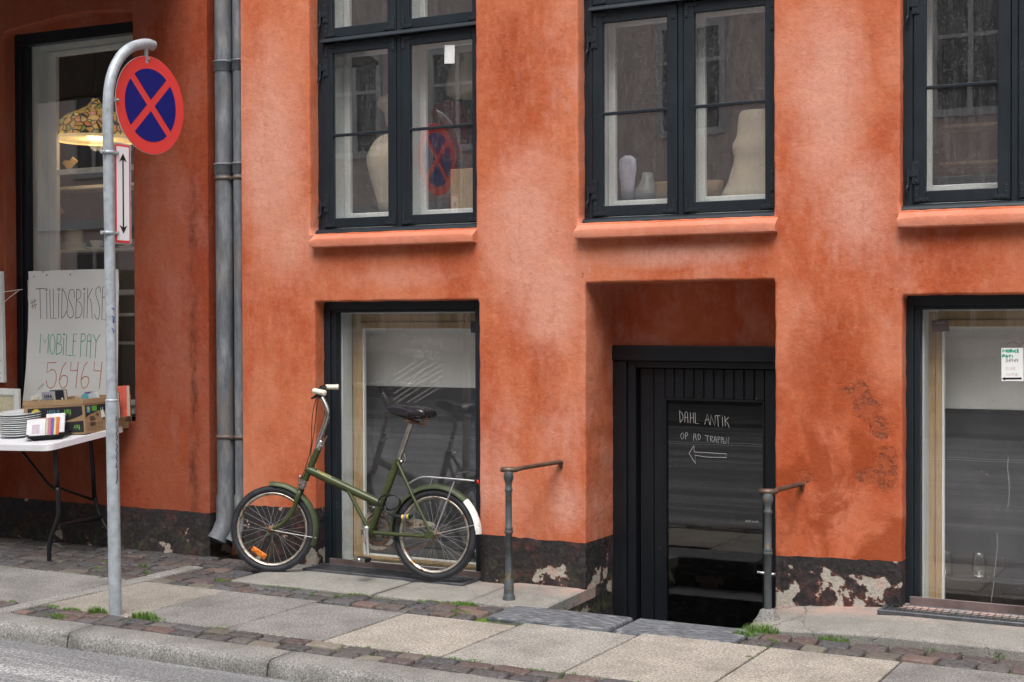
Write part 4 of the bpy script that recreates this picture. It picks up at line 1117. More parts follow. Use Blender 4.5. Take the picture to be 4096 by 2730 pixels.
def orange_refl():
    t = NT('orange_reflector')
    v = t.n('ShaderNodeTexVoronoi'); v.inputs['Scale'].default_value = 220; t.l(t.co, v.inputs['Vector'])
    c = t.ramp(v.outputs['Distance'], [(0.0, (0.85, 0.28, 0.02)), (0.6, (0.50, 0.12, 0.01))])
    return t.set(c, 0.25, t.bump(v.outputs['Distance'], 0.5, 0.002), 0, 0.6)
M['orefl'] = orange_refl()
M['red'] = simple('red_lens', (0.55, 0.02, 0.02), 0.2)

bike = empty('bicycle', (R0+F0)/2, 'olive green small wheeled bicycle leaning against the orange wall', 'bicycle')
def wheel(hub, N, phase):
    W0 = MB(); N = N.normalized(); a = BU - N*BU.dot(N); a.normalize(); c = N.cross(a)
    def ringpts(r, off, n=72): return [hub + (a*math.cos(2*math.pi*k/n)+c*math.sin(2*math.pi*k/n))*r + N*off for k in range(n)]
    # tyre with tread blocks
    W0.tube(ringpts(0.2365, 0), 0.0205, 14, closed=True, squash=(1.0, 0.86))
    for k in range(110):
        an = 2*math.pi*k/110
        for s_ in (-1, 1):
            rad = (a*math.cos(an+s_*0.007)+c*math.sin(an+s_*0.007)); tan = N.cross(rad)
            p = hub+rad*0.2515+N*(s_*0.0100)
            mm = Matrix((tan, (N*s_+rad*0.55).normalized(), rad)).transposed().to_4x4(); mm.translation = p
            W0.box(-0.0042, 0.0042, -0.0070, 0.0070, -0.003, 0.0032, mat=mm)
    w_ = empty('wheel', hub, None, None); 
    setparent(w_, bike); w_.matrix_parent_inverse = Matrix.Translation(bike.location).inverted(); WM.pop(w_.name, None)
    W0.build('tyre', M['rubber'], w_)
    b = MB(); sec = [(0.2165, -0.0125), (0.2175, -0.0145), (0.2120, -0.0140), (0.2035, -0.0085), (0.2010, 0.0), (0.2035, 0.0085), (0.2120, 0.0140), (0.2175, 0.0145), (0.2165, 0.0125), (0.2100, 0.0)]
    n = 72; rr = [[b.bm.verts.new(hub+(a*math.cos(2*math.pi*k/n)+c*math.sin(2*math.pi*k/n))*r+N*o_) for r, o_ in sec] for k in range(n)]
    for k in range(n):
        A, Bq = rr[k], rr[(k+1) % n]
        for i in range(len(sec)): f = b.bm.faces.new((A[i], A[(i+1) % len(sec)], Bq[(i+1) % len(sec)], Bq[i])); f.smooth = True
    b.build('rim', M['rim'], w_)
    b = MB()
    for k in range(32):
        s_ = 1 if k % 2 else -1; an = 2*math.pi*k/32+phase; ah = an+(0.9 if (k//2) % 2 else -0.9)
        p = hub+(a*math.cos(ah)+c*math.sin(ah))*0.019+N*(s_*0.026); q = hub+(a*math.cos(an)+c*math.sin(an))*0.203
        b.tube([p, q], 0.0010, 4, cap=False)
    sp = b.build('spokes', M['spoke'], w_)
    b = MB(); b.lathe([(0.006, -0.05), (0.010, -0.034), (0.023, -0.030), (0.023, -0.024), (0.013, -0.018), (0.013, 0.018), (0.023, 0.024), (0.023, 0.030), (0.010, 0.034), (0.006, 0.05), (0.0, 0.052)], hub, N, 16)
    b.build('hub', M['rust'], w_)
    return w_, a, c
wf, fa, fc = wheel(HF, FN, 0.1)
wr, ra, rc = wheel(HR, BN, 0.0)
wf['label'] = 'front wheel with an orange reflector'; wr['label'] = 'rusty rear wheel'
# reflector on the front wheel
rc0 = BF(307, 1258, 0.012); d1 = (BF(358, 1292, 0.012)-BF(256, 1222, 0.012)).normalized(); d2 = FN.cross(d1).normalized()
mm = Matrix((d1, d2, FN)).transposed().to_4x4(); mm.translation = rc0
b = MB(); b.box(-0.050, 0.050, -0.0165, 0.0165, -0.006, 0.006, 0.004, mat=mm)
for s_ in (-0.027, 0.027): b.box(s_-0.010, s_+0.010, -0.008, 0.008, 0.005, 0.011, 0.002, mat=mm)
b.build('reflector', M['orefl'], wf)

# frame
b = MB()
def lerp(p, q, t): return p+(q-p)*t
b.tube([B(697, 572), B(613, 772)], 0.0205, 16)
b.lathe([(0.0225, -0.006), (0.0225, 0.006)], B(613, 768), (B(697, 572)-B(613, 772)), 16)
b.tube([B(628, 706), B(1112, 934)], [0.0250, 0.0240], 18)
b.tube([B(1230, 640), B(1048, 1108)], 0.0205, 16)
b.tube([B(1228, 648), B(1219, 672)], 0.0235, 16)
b.tube([B(898, 850, 0.012), B(1022, 1088, 0.014)], 0.0115, 12); b.tube([B(898, 850, -0.012), B(1022, 1088, -0.014)], 0.0115, 12)
b.lathe([(0.0215, -0.036), (0.0215, 0.036)], B(1047, 1108), BN, 18)
for s_ in (1, -1):
    b.tube([B(1062, 1126, s_*0.024), B(1225, 1138, s_*0.040), B(1400, 1150, s_*0.055)], [0.0120, 0.0110, 0.0095], 12)
    b.tube([B(1222, 662, s_*0.014), B(1320, 880, s_*0.040), B(1438, 1122, s_*0.054)], [0.0100, 0.0092, 0.0080], 12)
    q = [B(1392, 1142, s_*0.055), B(1436, 1108, s_*0.055), B(1464, 1128, s_*0.055), B(1452, 1160, s_*0.055), B(1410, 1164, s_*0.055)]
    b.prism(q, BN*0.004)
fr = b.build('frame', M['green'], bike)
# TWENTY lettering on the main tube
ta, tb = B(680, 722, 0.0), B(800, 778, 0.0); dirx = (tb-ta).normalized(); diry = BN.cross(dirx).normalized()
tz = (BN*0.80+diry*0.60).normalized(); dy_ = tz.cross(dirx)
mtx = Matrix((dirx, dy_, tz)).transposed().to_4x4(); mtx.translation = lerp(ta, tb, 0.5)-diry*0.004+tz*0.0205+Vector((0,0,0.002))
text_obj('lettering', 'TWENTY', 0.022, simple('yellow_transfer', (0.50, 0.44, 0.10), 0.5), bike, None, mtx=mtx @ Matrix.Diagonal((1.12, 1, 1, 1)), extrude=0.0014)
# headset, post, bars
b = MB()
b.lathe([(0.0215, 0), (0.0225, 0.006), (0.019, 0.012), (0.019, 0.030), (0.0165, 0.034), (0.018, 0.050), (0.013, 0.056)], B(697, 575), (B(705, 540)-B(690, 575)), 16)
b.tube([B(728, 548, 0.022), B(740, 520, 0.024), B(757, 485, 0.026)], [0.004, 0.004, 0.003], 8)
b.tube([B(722, 556, 0.0), B(722, 556, 0.030)], 0.0075, 10)
b.build('headset_clamp', M['chrome'], bike)
b = MB(); b.tube(curve_pts([B(694, 555), B(708, 510), B(735, 435), B(754, 378), B(760, 330), B(748, 285), B(722, 232)], 4), 0.0150, 14)
b.build('stem', M['chrome'], bike)
b = MB()
NH = FN
def H(x, y, off): return B(x, y, off, NH, B(716, 190))
b.tube([H(722, 238, 0), H(716, 205, 0), H(712, 178, 0)], [0.017, 0.019, 0.021], 12)
b.tube(curve_pts([H(712, 172, -0.20), H(742, 165, -0.14), H(716, 168, -0.06), H(712, 178, 0), H(690, 190, 0.06), H(668, 186, 0.14), H(672, 190, 0.17)], 5), 0.0125, 12)
b.tube([H(700, 212, 0.05), H(668, 232, 0.09), H(652, 238, 0.10)], [0.010, 0.008, 0.006], 8)
b.build('handlebar', M['blackp'], bike)
far = [H(748, 164, -0.17), H(830, 164, -0.17)]; near = [H(668, 188, 0.16), H(740, 203, 0.22)]
for (p, q) in (far, near):
    d = q-p; L = d.length; b = MB()
    prof = [(0.0135, 0)]+[(0.0155+0.0022*math.sin(k*2.1), 0.006+L*0.9*k/14) for k in range(15)]+[(0.0165, L*0.95), (0.0165, L), (0.010, L+0.003), (0.0, L+0.003)]
    b.lathe(prof, p, d, 16); b.build('grip', M['cream'], bike)
# fork and crown, front mudguard
b = MB()
for s_ in (1, -1):
    b.tube(curve_pts([BF(585, 838, s_*0.020), BF(566, 880, s_*0.036), BF(548, 935, s_*0.040), BF(525, 990, s_*0.042), (BF(478, 1050, s_*0.044)), BF(430, 1085, s_*0.046), BF(398, 1101, s_*0.046)], 4), [0.0155]*8+[0.0140]*8+[0.0115]*8+[0.009], 12)
b.tube([BF(598, 808, 0), BF(572, 872, 0)], [0.020, 0.021], 14)
b.build('fork', M['green'], bike)
b = MB(); b.lathe([(0.020, -0.018), (0.0235, -0.010), (0.0225, 0.020), (0.017, 0.030), (0.019, 0.036), (0.015, 0.044)], B(592, 812), (B(610, 770)-B(590, 815)), 16)
b.tube([B(572, 785, 0.02), B(576, 762, 0.024), B(580, 748, 0.02)], [0.006, 0.007, 0.004], 8)
b.build('crown_cap', M['chrome'], bike)
b = MB()
for s_ in (1, -1): b.lathe([(0.009, 0), (0.009, 0.007), (0.005, 0.014), (0, 0.015)], HF+FN*(s_*0.046), FN*s_, 10)
b.build('axle_nut', M['rust'], bike)
def mudguard(hub, N, a, c, r, t0, t1, mat, hw=0.027, n=40, lbl=None):
    b = MB(); m_ = 8; rows = []
    for k in range(n+1):
        t = t0+(t1-t0)*k/n; rad = a*math.cos(t)+c*math.sin(t); e = 1.0 if 1 < k < n-1 else 0.8
        row = []
        for j in range(m_+1):
            ph = math.pi*(j/m_); row.append((rad, math.cos(ph)*hw*e, math.sin(ph)*0.024-0.024))
        rows.append(row)
    for lay in (0.0, -0.0022):
        V = [[b.bm.verts.new(hub+rad*(r+h+lay)+N*o_) for rad, o_, h in row] for row in rows]
        for i in range(n):
            for j in range(m_): f = b.bm.faces.new((V[i][j], V[i+1][j], V[i+1][j+1], V[i][j+1])); f.smooth = True
    return b.build('mudguard', mat, bike, label=lbl)
def angle_of(p, hub, a, c): d = p-hub; return math.atan2(d.dot(c), d.dot(a))
def span(p, q, hub, a, c, r=None):
    t0, t1 = angle_of(p, hub, a, c), angle_of(q, hub, a, c); return t0, t1
t0 = angle_of(BF(380, 786), HF, fa, fc); t1 = angle_of(BF(675, 1215), HF, fa, fc)
if abs(t1-t0) > math.pi: t1 += 2*math.pi*(1 if t1 < t0 else -1)
mudguard(HF, FN, fa, fc, 0.282, t0, t1, M['green_m'], lbl='dull green front mudguard')
t0 = angle_of(B(1188, 1120), HR, ra, rc); tm_ = angle_of(B(1682, 905), HR, ra, rc); t1 = angle_of(B(1765, 1135), HR, ra, rc); tt = angle_of(B(1470, 800), HR, ra, rc)
def unwrap(v, ref):
    while v-ref > math.pi: v -= 2*math.pi
    while v-ref < -math.pi: v += 2*math.pi
    return v
t0 = unwrap(t0, tt); tm_ = unwrap(tm_, tt); t1 = unwrap(t1, tm_)
mudguard(HR, BN, ra, rc, 0.286, t0, tm_, M['green_m'], lbl='dull green rear mudguard')
mudguard(HR, BN, ra, rc, 0.288, tm_, t1, M['whitep'], 0.029, 16, 'chipped white tail of the rear mudguard')
for hub, N, pp in ((HF, FN, BF(683, 1160, 0.02)), (HR, BN, B(1740, 1073, 0.02))):
    b = MB(); b.tube([hub+N*0.050, lerp(hub, pp, 0.3)+N*0.045, pp], 0.0022, 6); b.build('mudguard_stay', M['alu'], bike)
b = MB(); b.tube(curve_pts([H(700, 205, 0.06), B(668, 300, 0.07), B(655, 420, 0.05), B(650, 560, 0.035), B(612, 700, 0.03), B(585, 770, 0.028)], 5), 0.0024, 6)
b.build('brake_cable', M['blackp'], bike)
b = MB(); b.tube(curve_pts([H(708, 175, 0.02), B(690, 290, -0.02), B(672, 450, -0.03), B(650, 640, -0.03), B(720, 730, -0.028), B(1000, 865, -0.028), B(1110, 920, -0.03)], 5), 0.0024, 6)
b.build('gear_cable', M['blackp'], bike)
# saddle
secs = [(1160, 300, 318, .012), (1170, 286, 328, .020), (1200, 281, 343, .026), (1240, 283, 358, .031), (1285, 290, 367, .040), (1325, 294, 373, .058), (1355, 291, 370, .082), (1390, 294, 369, .098), (1420, 301, 368, .100), (1438, 312, 366, .092), (1446, 330, 362, .080)]
b = MB(); rings = []
for (x, yt, yb, hw) in secs:
    pt, pb = B(x, yt), B(x, yb); mid = (pt+pb)/2; h = (pt-pb)*0.56; ring = []
    for k in range(16):
        an = 2*math.pi*k/16; ca, sa = math.cos(an), math.sin(an)
        sg = lambda v, e: math.copysign(abs(v)**e, v)
        ring.append(b.bm.verts.new(mid+h*sg(sa, 0.75)+BN*(hw*sg(ca, 0.7))))
    rings.append(ring)
for A, C_ in zip(rings[:-1], rings[1:]):
    for k in range(16): f = b.bm.faces.new((A[k], A[(k+1) % 16], C_[(k+1) % 16], C_[k])); f.smooth = True
b.bm.faces.new(rings[0]); b.bm.faces.new(rings[-1][::-1])
sad = b.build('saddle', M['vinyl'], bike)
sb = sad.modifiers.new('smooth', 'SUBSURF'); sb.levels = 1; sb.render_levels = 2
for s_ in (1, -1):
    b = MB(); c0 = B(1400, 372, s_*0.045); hgt = (B(1400, 412)-B(1400, 372))
    b.tube([c0+hgt*(k/40)+(hh*math.cos(k*0.5)+BN*math.sin(k*0.5))*0.016 for k in range(41)], 0.0028, 6)
    b.build('spring', M['rust'], sad)
b = MB(); b.box(-0.045, 0.030, -0.02, 0.02, -0.010, 0.008, 0.003, mat=Matrix.Translation(B(1330, 392)) @ Matrix((hh, BN, BU)).transposed().to_4x4() @ Matrix.Rotation(R(12), 4, 'Y'))
for s_ in (1, -1): b.tube([B(1255, 368, s_*0.01), B(1320, 392, s_*0.02), B(1405, 418, s_*0.03)], 0.004, 6)
b.build('saddle_clamp', M['rust'], sad)
b = MB(); b.tube([B(1312, 405), B(1228, 645)], 0.0150, 16); b.build('seat_post', M['chrome'], bike)
b = MB(); b.lathe([(0.008, -0.03), (0.0095, 0.0), (0.0095, 0.010), (0, 0.012)], B(1248, 656, 0.02), BN, 10)
b.tube([B(1272, 660, 0.022), B(1276, 640, 0.022), B(1264, 602, 0.022)], [0.005, 0.005, 0.003], 8)
b.build('seat_clamp_lever', M['chrome'], bike)
# rack
b = MB()
for s_ in (1, -1):
    b.tube(curve_pts([B(1296, 802, s_*0.028), B(1340, 775, s_*0.045), B(1395, 757, s_*0.055), B(1500, 763, s_*0.058), B(1620, 773, s_*0.058), B(1726, 783, s_*0.050)], 3), 0.0048, 8)
    b.tube([B(1596, 788, s_*0.060), B(1466, 1130, s_*0.060)], 0.0040, 8)
for x, y, o_ in ((1320, 790, 0.034), (1520, 765, 0.058), (1726, 784, 0.05)): b.tube([B(x, y, -o_), B(x, y, o_)], 0.0042, 8)
b.tube([B(1450, 768, -0.02), B(1438, 815, -0.012), B(1430, 822, 0.0), B(1438, 815, 0.012), B(1450, 768, 0.02)], 0.0025, 6)
b.build('luggage_rack', M['alu'], bike)
b = MB(); b.lathe([(0.016, -0.02), (0.018, -0.004), (0.018, 0.004)], B(1736, 790), hh, 14); b.tube([B(1722, 778, .03), B(1742, 782, .02), B(1745, 805, .01)], 0.005, 6)
rl = b.build('rear_light', M['blackp'], bike)
b = MB(); b.lathe([(0.013, 0.0), (0.013, 0.006), (0.008, 0.011), (0, 0.012)], B(1742, 790, 0.006)+hh*0.004, hh, 14); b.build('lens', M['red'], rl)
# drive train (right side of the bike: the far side here)
BB = B(1047, 1108)
b = MB(); off = -0.045; e1 = hh; e2 = BU
n = 40
def ring_(b, r0, r1, o0, o1, cen, n=44, t0=0, t1=2*math.pi):
    V = []
    for k in range(n+1):
        t = t0+(t1-t0)*k/n; d = e1*math.cos(t)+e2*math.sin(t)
        V.append([b.bm.verts.new(cen+d*r+BN*o_) for r, o_ in ((r0, o0), (r1, o0), (r1, o1), (r0, o1))])
    for A, C_ in zip(V[:-1], V[1:]):
        for i in range(4): b.bm.faces.new((A[i], A[(i+1) % 4], C_[(i+1) % 4], C_[i]))
cr = BB+hh*0.022
ring_(b, 0.072, 0.084, off-0.001, off+0.002, cr)
ring_(b, 0.046, 0.052, off-0.001, off+0.002, cr)
for k in range(5):
    t = 2*math.pi*k/5+0.4; d = e1*math.cos(t)+e2*math.sin(t); tq = e1*-math.sin(t)+e2*math.cos(t)
    b.prism([cr+d*0.012-tq*0.006+BN*off, cr+d*0.075-tq*0.004+BN*off, cr+d*0.075+tq*0.004+BN*off, cr+d*0.012+tq*0.006+BN*off], BN*0.002)
for k in range(46):
    t = 2*math.pi*k/46; d = e1*math.cos(t)+e2*math.sin(t); tq = e1*-math.sin(t)+e2*math.cos(t)
    b.prism([cr+d*0.0835-tq*0.003+BN*off, cr+d*0.088+BN*off, cr+d*0.0835+tq*0.003+BN*off], BN*0.002)
b.build('chainring', M['rust'], bike)
b = MB(); ring_(b, 0.096, 0.118, off-0.004, off-0.001, cr, 40, R(60), R(330)); b.build('chain_guard', M['guard'], bike)
b = MB()
q = [B(1275, 1040, -0.05), B(1330, 1030, -0.05), B(1455, 1060, -0.05), B(1470, 1080, -0.05), B(1285, 1100, -0.05)]
b.prism(q, BN*-0.008); b.build('chain_case', M['guard'], bike)
b = MB()
pts = [cr-e2*0.086+e1*0.01+BN*off, B(1300, 1232, off), B(1420, 1202, off), B(1475, 1175, off)]
cp = curve_pts(pts, 14)
for i, p in enumerate(cp[:-1]):
    d = (cp[i+1]-p); t = d.normalized(); s2 = BN.cross(t)
    mm = Matrix((t, BN, s2)).transposed().to_4x4(); mm.translation = p
    b.box(0, d.length*0.8, -0.003, 0.003, -0.0045, 0.0045, mat=mm)
b.build('chain', M['rust'], bike)
b = MB()
for s_, (pa, pb) in ((1, ((1017, 1098), (1028, 1272))), (-1, ((1065, 1120), (1078, 970)))):
    p, q = B(*pa, s_*0.058), B(*pb, s_*0.066)
    b.tube([p, lerp(p, q, .15), lerp(p, q, 0.9), q], [0.015, 0.0105, 0.0090, 0.010], 10)
    b.lathe([(0.015, -0.008), (0.015, 0.008), (0.009, 0.012), (0, 0.012)], p, BN*s_, 12)
b.build('crank', M['alu'], bike)
for s_, pb in ((1, (990, 1302)), (-1, (1085, 962))):
    b = MB(); mm = Matrix.Translation(B(pb[0], pb[1], s_*0.110)) @ Matrix((hh, BN, BU)).transposed().to_4x4() @ Matrix.Rotation(R(6), 4, 'Y')
    b.box(-0.036, 0.036, -0.042, 0.042, -0.013, 0.013, 0.005, mat=mm); pd = b.build('pedal', M['blackp'], bike)
    b = MB(); b.box(-0.038, 0.038, 0.042, 0.045, -0.010, 0.010, 0.001, mat=mm)
    b.lathe([(0.011, 0.044), (0.011, 0.050), (0, 0.052)], mm.translation, BN, 12); b.build('pedal_cap', M['chrome'], pd)
# cable lock hanging on the seat tube
b = MB(); cp = []
for k in range(70):
    t = k/69*2*math.pi*2.1
    big = k < 35
    cx, cy, rx, ry = (1168, 924, 72, 52) if big else (1186, 925, 48, 50)
    cp.append(B(cx+rx*math.cos(t+2.2), cy+ry*math.sin(t+2.2), 0.030+0.02*math.sin(t*0.5+k*0.05)))
cp += [B(1140, 975, 0.035), B(1165, 1000, 0.04), B(1200, 1010, 0.045)]
b.tube(cp, 0.0048, 8); 
lock = empty('cable_lock', B(1168, 924, 0.03), 'black coiled cable lock with coloured number rings, hanging on the bicycle', 'bike lock')
b.build('cable', M['blackp'], lock)
b = MB(); b.tube([B(1160, 998, 0.045), B(1200, 1012, 0.048), B(1215, 1018, 0.05), B(1252, 1024, 0.05)], [0.007, 0.009, 0.0125, 0.0125], 12)
b.tube([B(1298, 1020, 0.05), B(1318, 1012, 0.05)], [0.0125, 0.011], 12); b.build('lock_body', M['blackp'], lock)
for i, c_ in enumerate([(0.75, 0.55, 0.05), (0.15, 0.25, 0.60), (0.65, 0.06, 0.05), (0.30, 0.60, 0.08)]):
    b = MB(); p = B(1253+i*11.5, 1023-i*0.8, 0.05); q = B(1263+i*11.5, 1022.5-i*0.8, 0.05)
    b.tube([p, q], 0.0142, 14); b.build('number_ring', simple('ring_colour_%d' % i, c_, 0.4, bump=0), lock)

# ================================================================== HANDRAILS, GRATES
def railing(base, topz, wallpt, label, cone=False):
    e = empty('handrail', base, label, 'handrail', 'iron handrails at the basement stairs')
    x, y, z = base; H_ = topz-z; b = MB()
    if cone: prof = [(0.0185, 0.0), (0.0185, 0.05)]
    else: prof = [(0.037, 0.0), (0.037, 0.012), (0.031, 0.020), (0.033, 0.028), (0.028, 0.036), (0.0265, 0.055), (0.0255, 0.115), (0.019, 0.125)]
    prof += [(0.0185, H_*0.30), (0.0180, H_*0.52), (0.0235, H_*0.53), (0.0240, H_*0.545), (0.0190, H_*0.555), (0.0235, H_*0.565), (0.0180, H_*0.575), (0.0170, H_*0.84), (0.0215, H_*0.85), (0.0215, H_*0.865), (0.0170, H_*0.875), (0.0175, H_*0.91), (0.0245, H_*0.935), (0.0265, H_*0.955), (0.0255, H_*0.975), (0.020, H_)]
    b.lathe(prof, base, (0, 0, 1), 20); b.build('post', M['railpaint'], e)
    b = MB(); w_ = Vector(wallpt); top = Vector((x, y, topz+0.006)); d = (w_-top); dh = Vector((d.x, d.y, 0)).normalized()
    pts = [top+Vector((-0.045, 0.0, 0.002)), top+Vector((-0.040, 0, 0.002)), top+Vector((0, 0, 0.002)), top+Vector((0.03, 0.02, 0.002)), top+d*0.25, top+d*0.9, w_-Vector((0, 0.02, 0)), w_+Vector((0, 0.01, -0.004))]
    b.tube(pts, [0.008, 0.017, 0.019, 0.016, 0.0145, 0.0145, 0.015, 0.015], 14, squash=(0.85, 1.1))
    b.tube([w_-Vector((-0.002, 0.012, 0)), w_-Vector((-0.004, 0.012, 0.028)), w_+Vector((0.004, 0.01, -0.034))], 0.008, 8)
    b.build('rail', M['railrust'], e)
    if cone:
        b = MB(); b.lathe([(0.075, -0.012), (0.072, 0.004), (0.058, 0.022), (0.044, 0.045), (0.038, 0.062), (0.026, 0.068), (0.019, 0.069)], base, (0, 0, 1), 24); b.build('concrete_foot', M['kerb'], e)
M['railpaint'] = simple('flaking_grey_iron_paint', (0.085, 0.10, 0.105), 0.45, 0.3, 0.3, 14, 0.3, dirt=((0.17, 0.115, 0.07), 1, 26, 0.56))
M['railrust'] = simple('rusty_polished_iron', (0.13, 0.090, 0.070), 0.42, 0.5, 0.45, 16, 0.2)
railing((-3.602, -0.392, -0.004), 0.690, (-3.487, -0.0, 0.712), 'grey iron handrail left of the basement stairs, with a moulded foot')
railing((-2.205, -0.305, 0.006), 0.640, (-2.128, -0.0, 0.660), 'rusty iron handrail right of the basement stairs, on a concrete cone', True)
M['grate'] = simple('dark_grate_iron', (0.10, 0.105, 0.115), 0.45, 0.5, 0.3, 20, 0.2)
M['zincplate'] = simple('stained_zinc_upstand', (0.16, 0.12, 0.115), 0.5, 0.3, 0.4, 6, 0.2)
def grate(x0, x1, yf, z, label, pitch, dia):
    e = empty('window_grate', ((x0+x1)/2, yf/2, z), label, 'grate')
    b = MB(); b.box(x0, x1, yf, yf+0.020, z-0.02, z+0.004, 0.003); b.box(x0, x0+0.020, yf+0.020, 0.055, z-0.02, z+0.0035, 0.003)
    b.box(x1-0.020, x1, yf+0.020, 0.055, z-0.02, z+0.0035, 0.003); b.box(x0+0.02, x1-0.02, 0.035, 0.055, z-0.02, z+0.003, 0.003); b.build('frame', M['grate'], e)
    b = MB(); n = int((x1-x0)/pitch)
    for i in range(1, n):
        x = x0+(x1-x0)*i/n
        mm = Matrix.Translation((x, (yf+0.055)/2, z-0.008)) @ Matrix.Rotation(R(24), 4, 'Y' if dia else 'Y')
        b.box(-0.0018, 0.0018, -(0.055-yf)/2+0.02, (0.055-yf)/2-0.02, -0.008, 0.009, mat=mm)
    for j in range(1, 5 if dia else 4):
        y = yf+0.02+(0.035-yf-0.02)*j/(5 if dia else 4); b.box(x0+0.02, x1-0.02, y-0.002, y+0.002, z-0.012, z-0.001)
    g = b.build('bars', M['grate'], e)
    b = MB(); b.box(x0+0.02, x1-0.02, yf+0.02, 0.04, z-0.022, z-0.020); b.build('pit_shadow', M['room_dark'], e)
    return e
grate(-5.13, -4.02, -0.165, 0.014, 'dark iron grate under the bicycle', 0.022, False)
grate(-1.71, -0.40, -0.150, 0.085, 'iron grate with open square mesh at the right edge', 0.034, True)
b = MB(); b.box(-5.085, -4.02, 0.045, 0.052, 0.0, 0.052, 0.002); b.build('upstand', M['zincplate'], house)
b = MB(); b.box(-1.60, -0.46, 0.045, 0.052, 0.05, 0.130, 0.002); b.build('upstand', M['zincplate'], house)

# bicycles parked across the street (they show mirrored in the glass)
for i, (bx, by, rz, lb) in enumerate(((-6.2, -11.25, 172, 'bicycle across the street mirrored in the basement door glass'), (-10.7, -11.3, 8, 'bicycle across the street mirrored behind the leaning bicycle'), (-11.9, -11.5, 12, 'second bicycle across the street mirrored behind the leaning bicycle'), (-2.4, -11.3, 186, 'bicycle across the street mirrored in the right hand glass'))):
    c = copy_tree(bike); c.location = (bx, by, ZR+0.012); c.rotation_euler = (0, 0, R(rz)); c.scale = (1.3, 1.3, 1.3); tag(c, lb, 'bicycle', 'bicycles parked across the street')
# ================================================================== NO-STOPPING SIGN
PB = PZ(462, 2459, 0.0)
C1 = (0, 0); CS = 1.5313
def SX_(x, y, xo=-5.222): return PXX(x/CS, y/CS, xo)
sign = empty('street_sign', PB, 'round red and blue no stopping sign on a leaning grey steel pole', 'street sign')
pole_low = PXX(685/CS, 1024+885/CS, -5.214)
b = MB(); b.tube([PB+Vector((0, 0, -0.05)), PB, pole_low+Vector((0, 0, -0.004))], 0.0318, 24)
b.lathe([(0.0318, 0), (0.0335, 0.002), (0.0335, 0.006), (0.028, 0.010)], pole_low+Vector((0, 0, -0.004)), (0, 0, 1), 24)
b.build('sleeve', M['galv'], sign)
top0 = SX_(660, 700, -5.225)
hk = [pole_low, SX_(664, 1200, -5.22), top0]
arc = [SX_(x, y) for x, y in ((662, 640), (668, 545), (686, 458), (716, 385), (758, 326), (808, 290), (862, 273), (905, 270), (938, 281))]
b = MB(); pts = [pole_low, lerp(pole_low, top0, .5), top0]+curve_pts(arc, 4)
b.tube(pts, 0.0268, 24)
b.build('pole', M['galv'], sign)
ctr = (SX_(904, 348)+SX_(936, 945))/2
dY, dZ, dX = Vector((0, 1, 0)), Vector((0, 0, 1)), Vector((1, 0, 0))
RD = 0.256
redm = simple('red_sign_sheet', (0.72, 0.060, 0.055), 0.35, 0, 0.05, 3, 0.0, dirt=((0.50, 0.07, 0.06), 1, 9, 0.66))
bluem = simple('blue_sign_sheet', (0.007, 0.014, 0.17), 0.35, 0, 0.05, 3, 0.0, dirt=((0.2, 0.2, 0.35), 1, 60, 0.80))
whm = simple('white_sign_sheet', (0.78, 0.79, 0.82), 0.35, 0, 0.03, 3, 0.0, dirt=((0.35, 0.34, 0.33), 1, 45, 0.74))
def disc(b, r, x0, x1, n=64, tilt=0.0):
    b.lathe([(r-0.001, x0), (r, x0+0.001), (r, x1-0.001), (r-0.001, x1)], ctr, dX, n, smooth=False)
b = MB(); disc(b, RD, -0.002, 0.002)
pl_ = b.build('sign_plate', [simple('white_sign_edge', (0.7, 0.7, 0.7), 0.4)], sign)
b = MB(); disc(b, RD-0.0015, 0.0022, 0.0036); red = b.build('red_face', redm, sign)
# four blue segments leaving a red saltire
rb = RD*0.745; hwid = 0.0205
slope = R(45)
for k in range(4):
    mid = math.pi/2*k+math.pi/2
    a0 = mid-math.pi/4; a1 = mid+math.pi/4; dl = math.asin(hwid/rb)
    pts = []
    for i in range(17):
        t = (a0+dl)+(a1-a0-2*dl)*i/16; pts.append((rb*math.cos(t), rb*math.sin(t)))
    apex = (hwid*math.sqrt(2)*math.cos(mid), hwid*math.sqrt(2)*math.sin(mid)); pts.append(apex)
    b = MB(); b.prism([ctr+dX*0.0037+dY*p[0]+dZ*p[1] for p in pts], dX*0.0012); b.build('blue_segment', bluem, sign)
for (x, y) in ((906, 366), (716, 617)):
    p = SX_(x, y); b = MB(); b.lathe([(0.008, 0.003), (0.008, 0.007), (0.005, 0.011), (0, 0.012)], p+dX*0.0005, dX, 6, smooth=False); b.build('bolt', M['chrome'], sign)
p = SX_(897, 330); b = MB(); b.box(p.x-0.006, p.x+0.004, p.y-0.009, p.y+0.009, p.z-0.05, p.z+0.03); 
p = SX_(700, 612); b2 = MB(); b2.box(p.x-0.006, p.x+0.004, p.y-0.035, p.y+0.03, p.z-0.008, p.z+0.010)
b.build('bracket', M['galv'], sign); b2.build('bracket', M['galv'], sign)
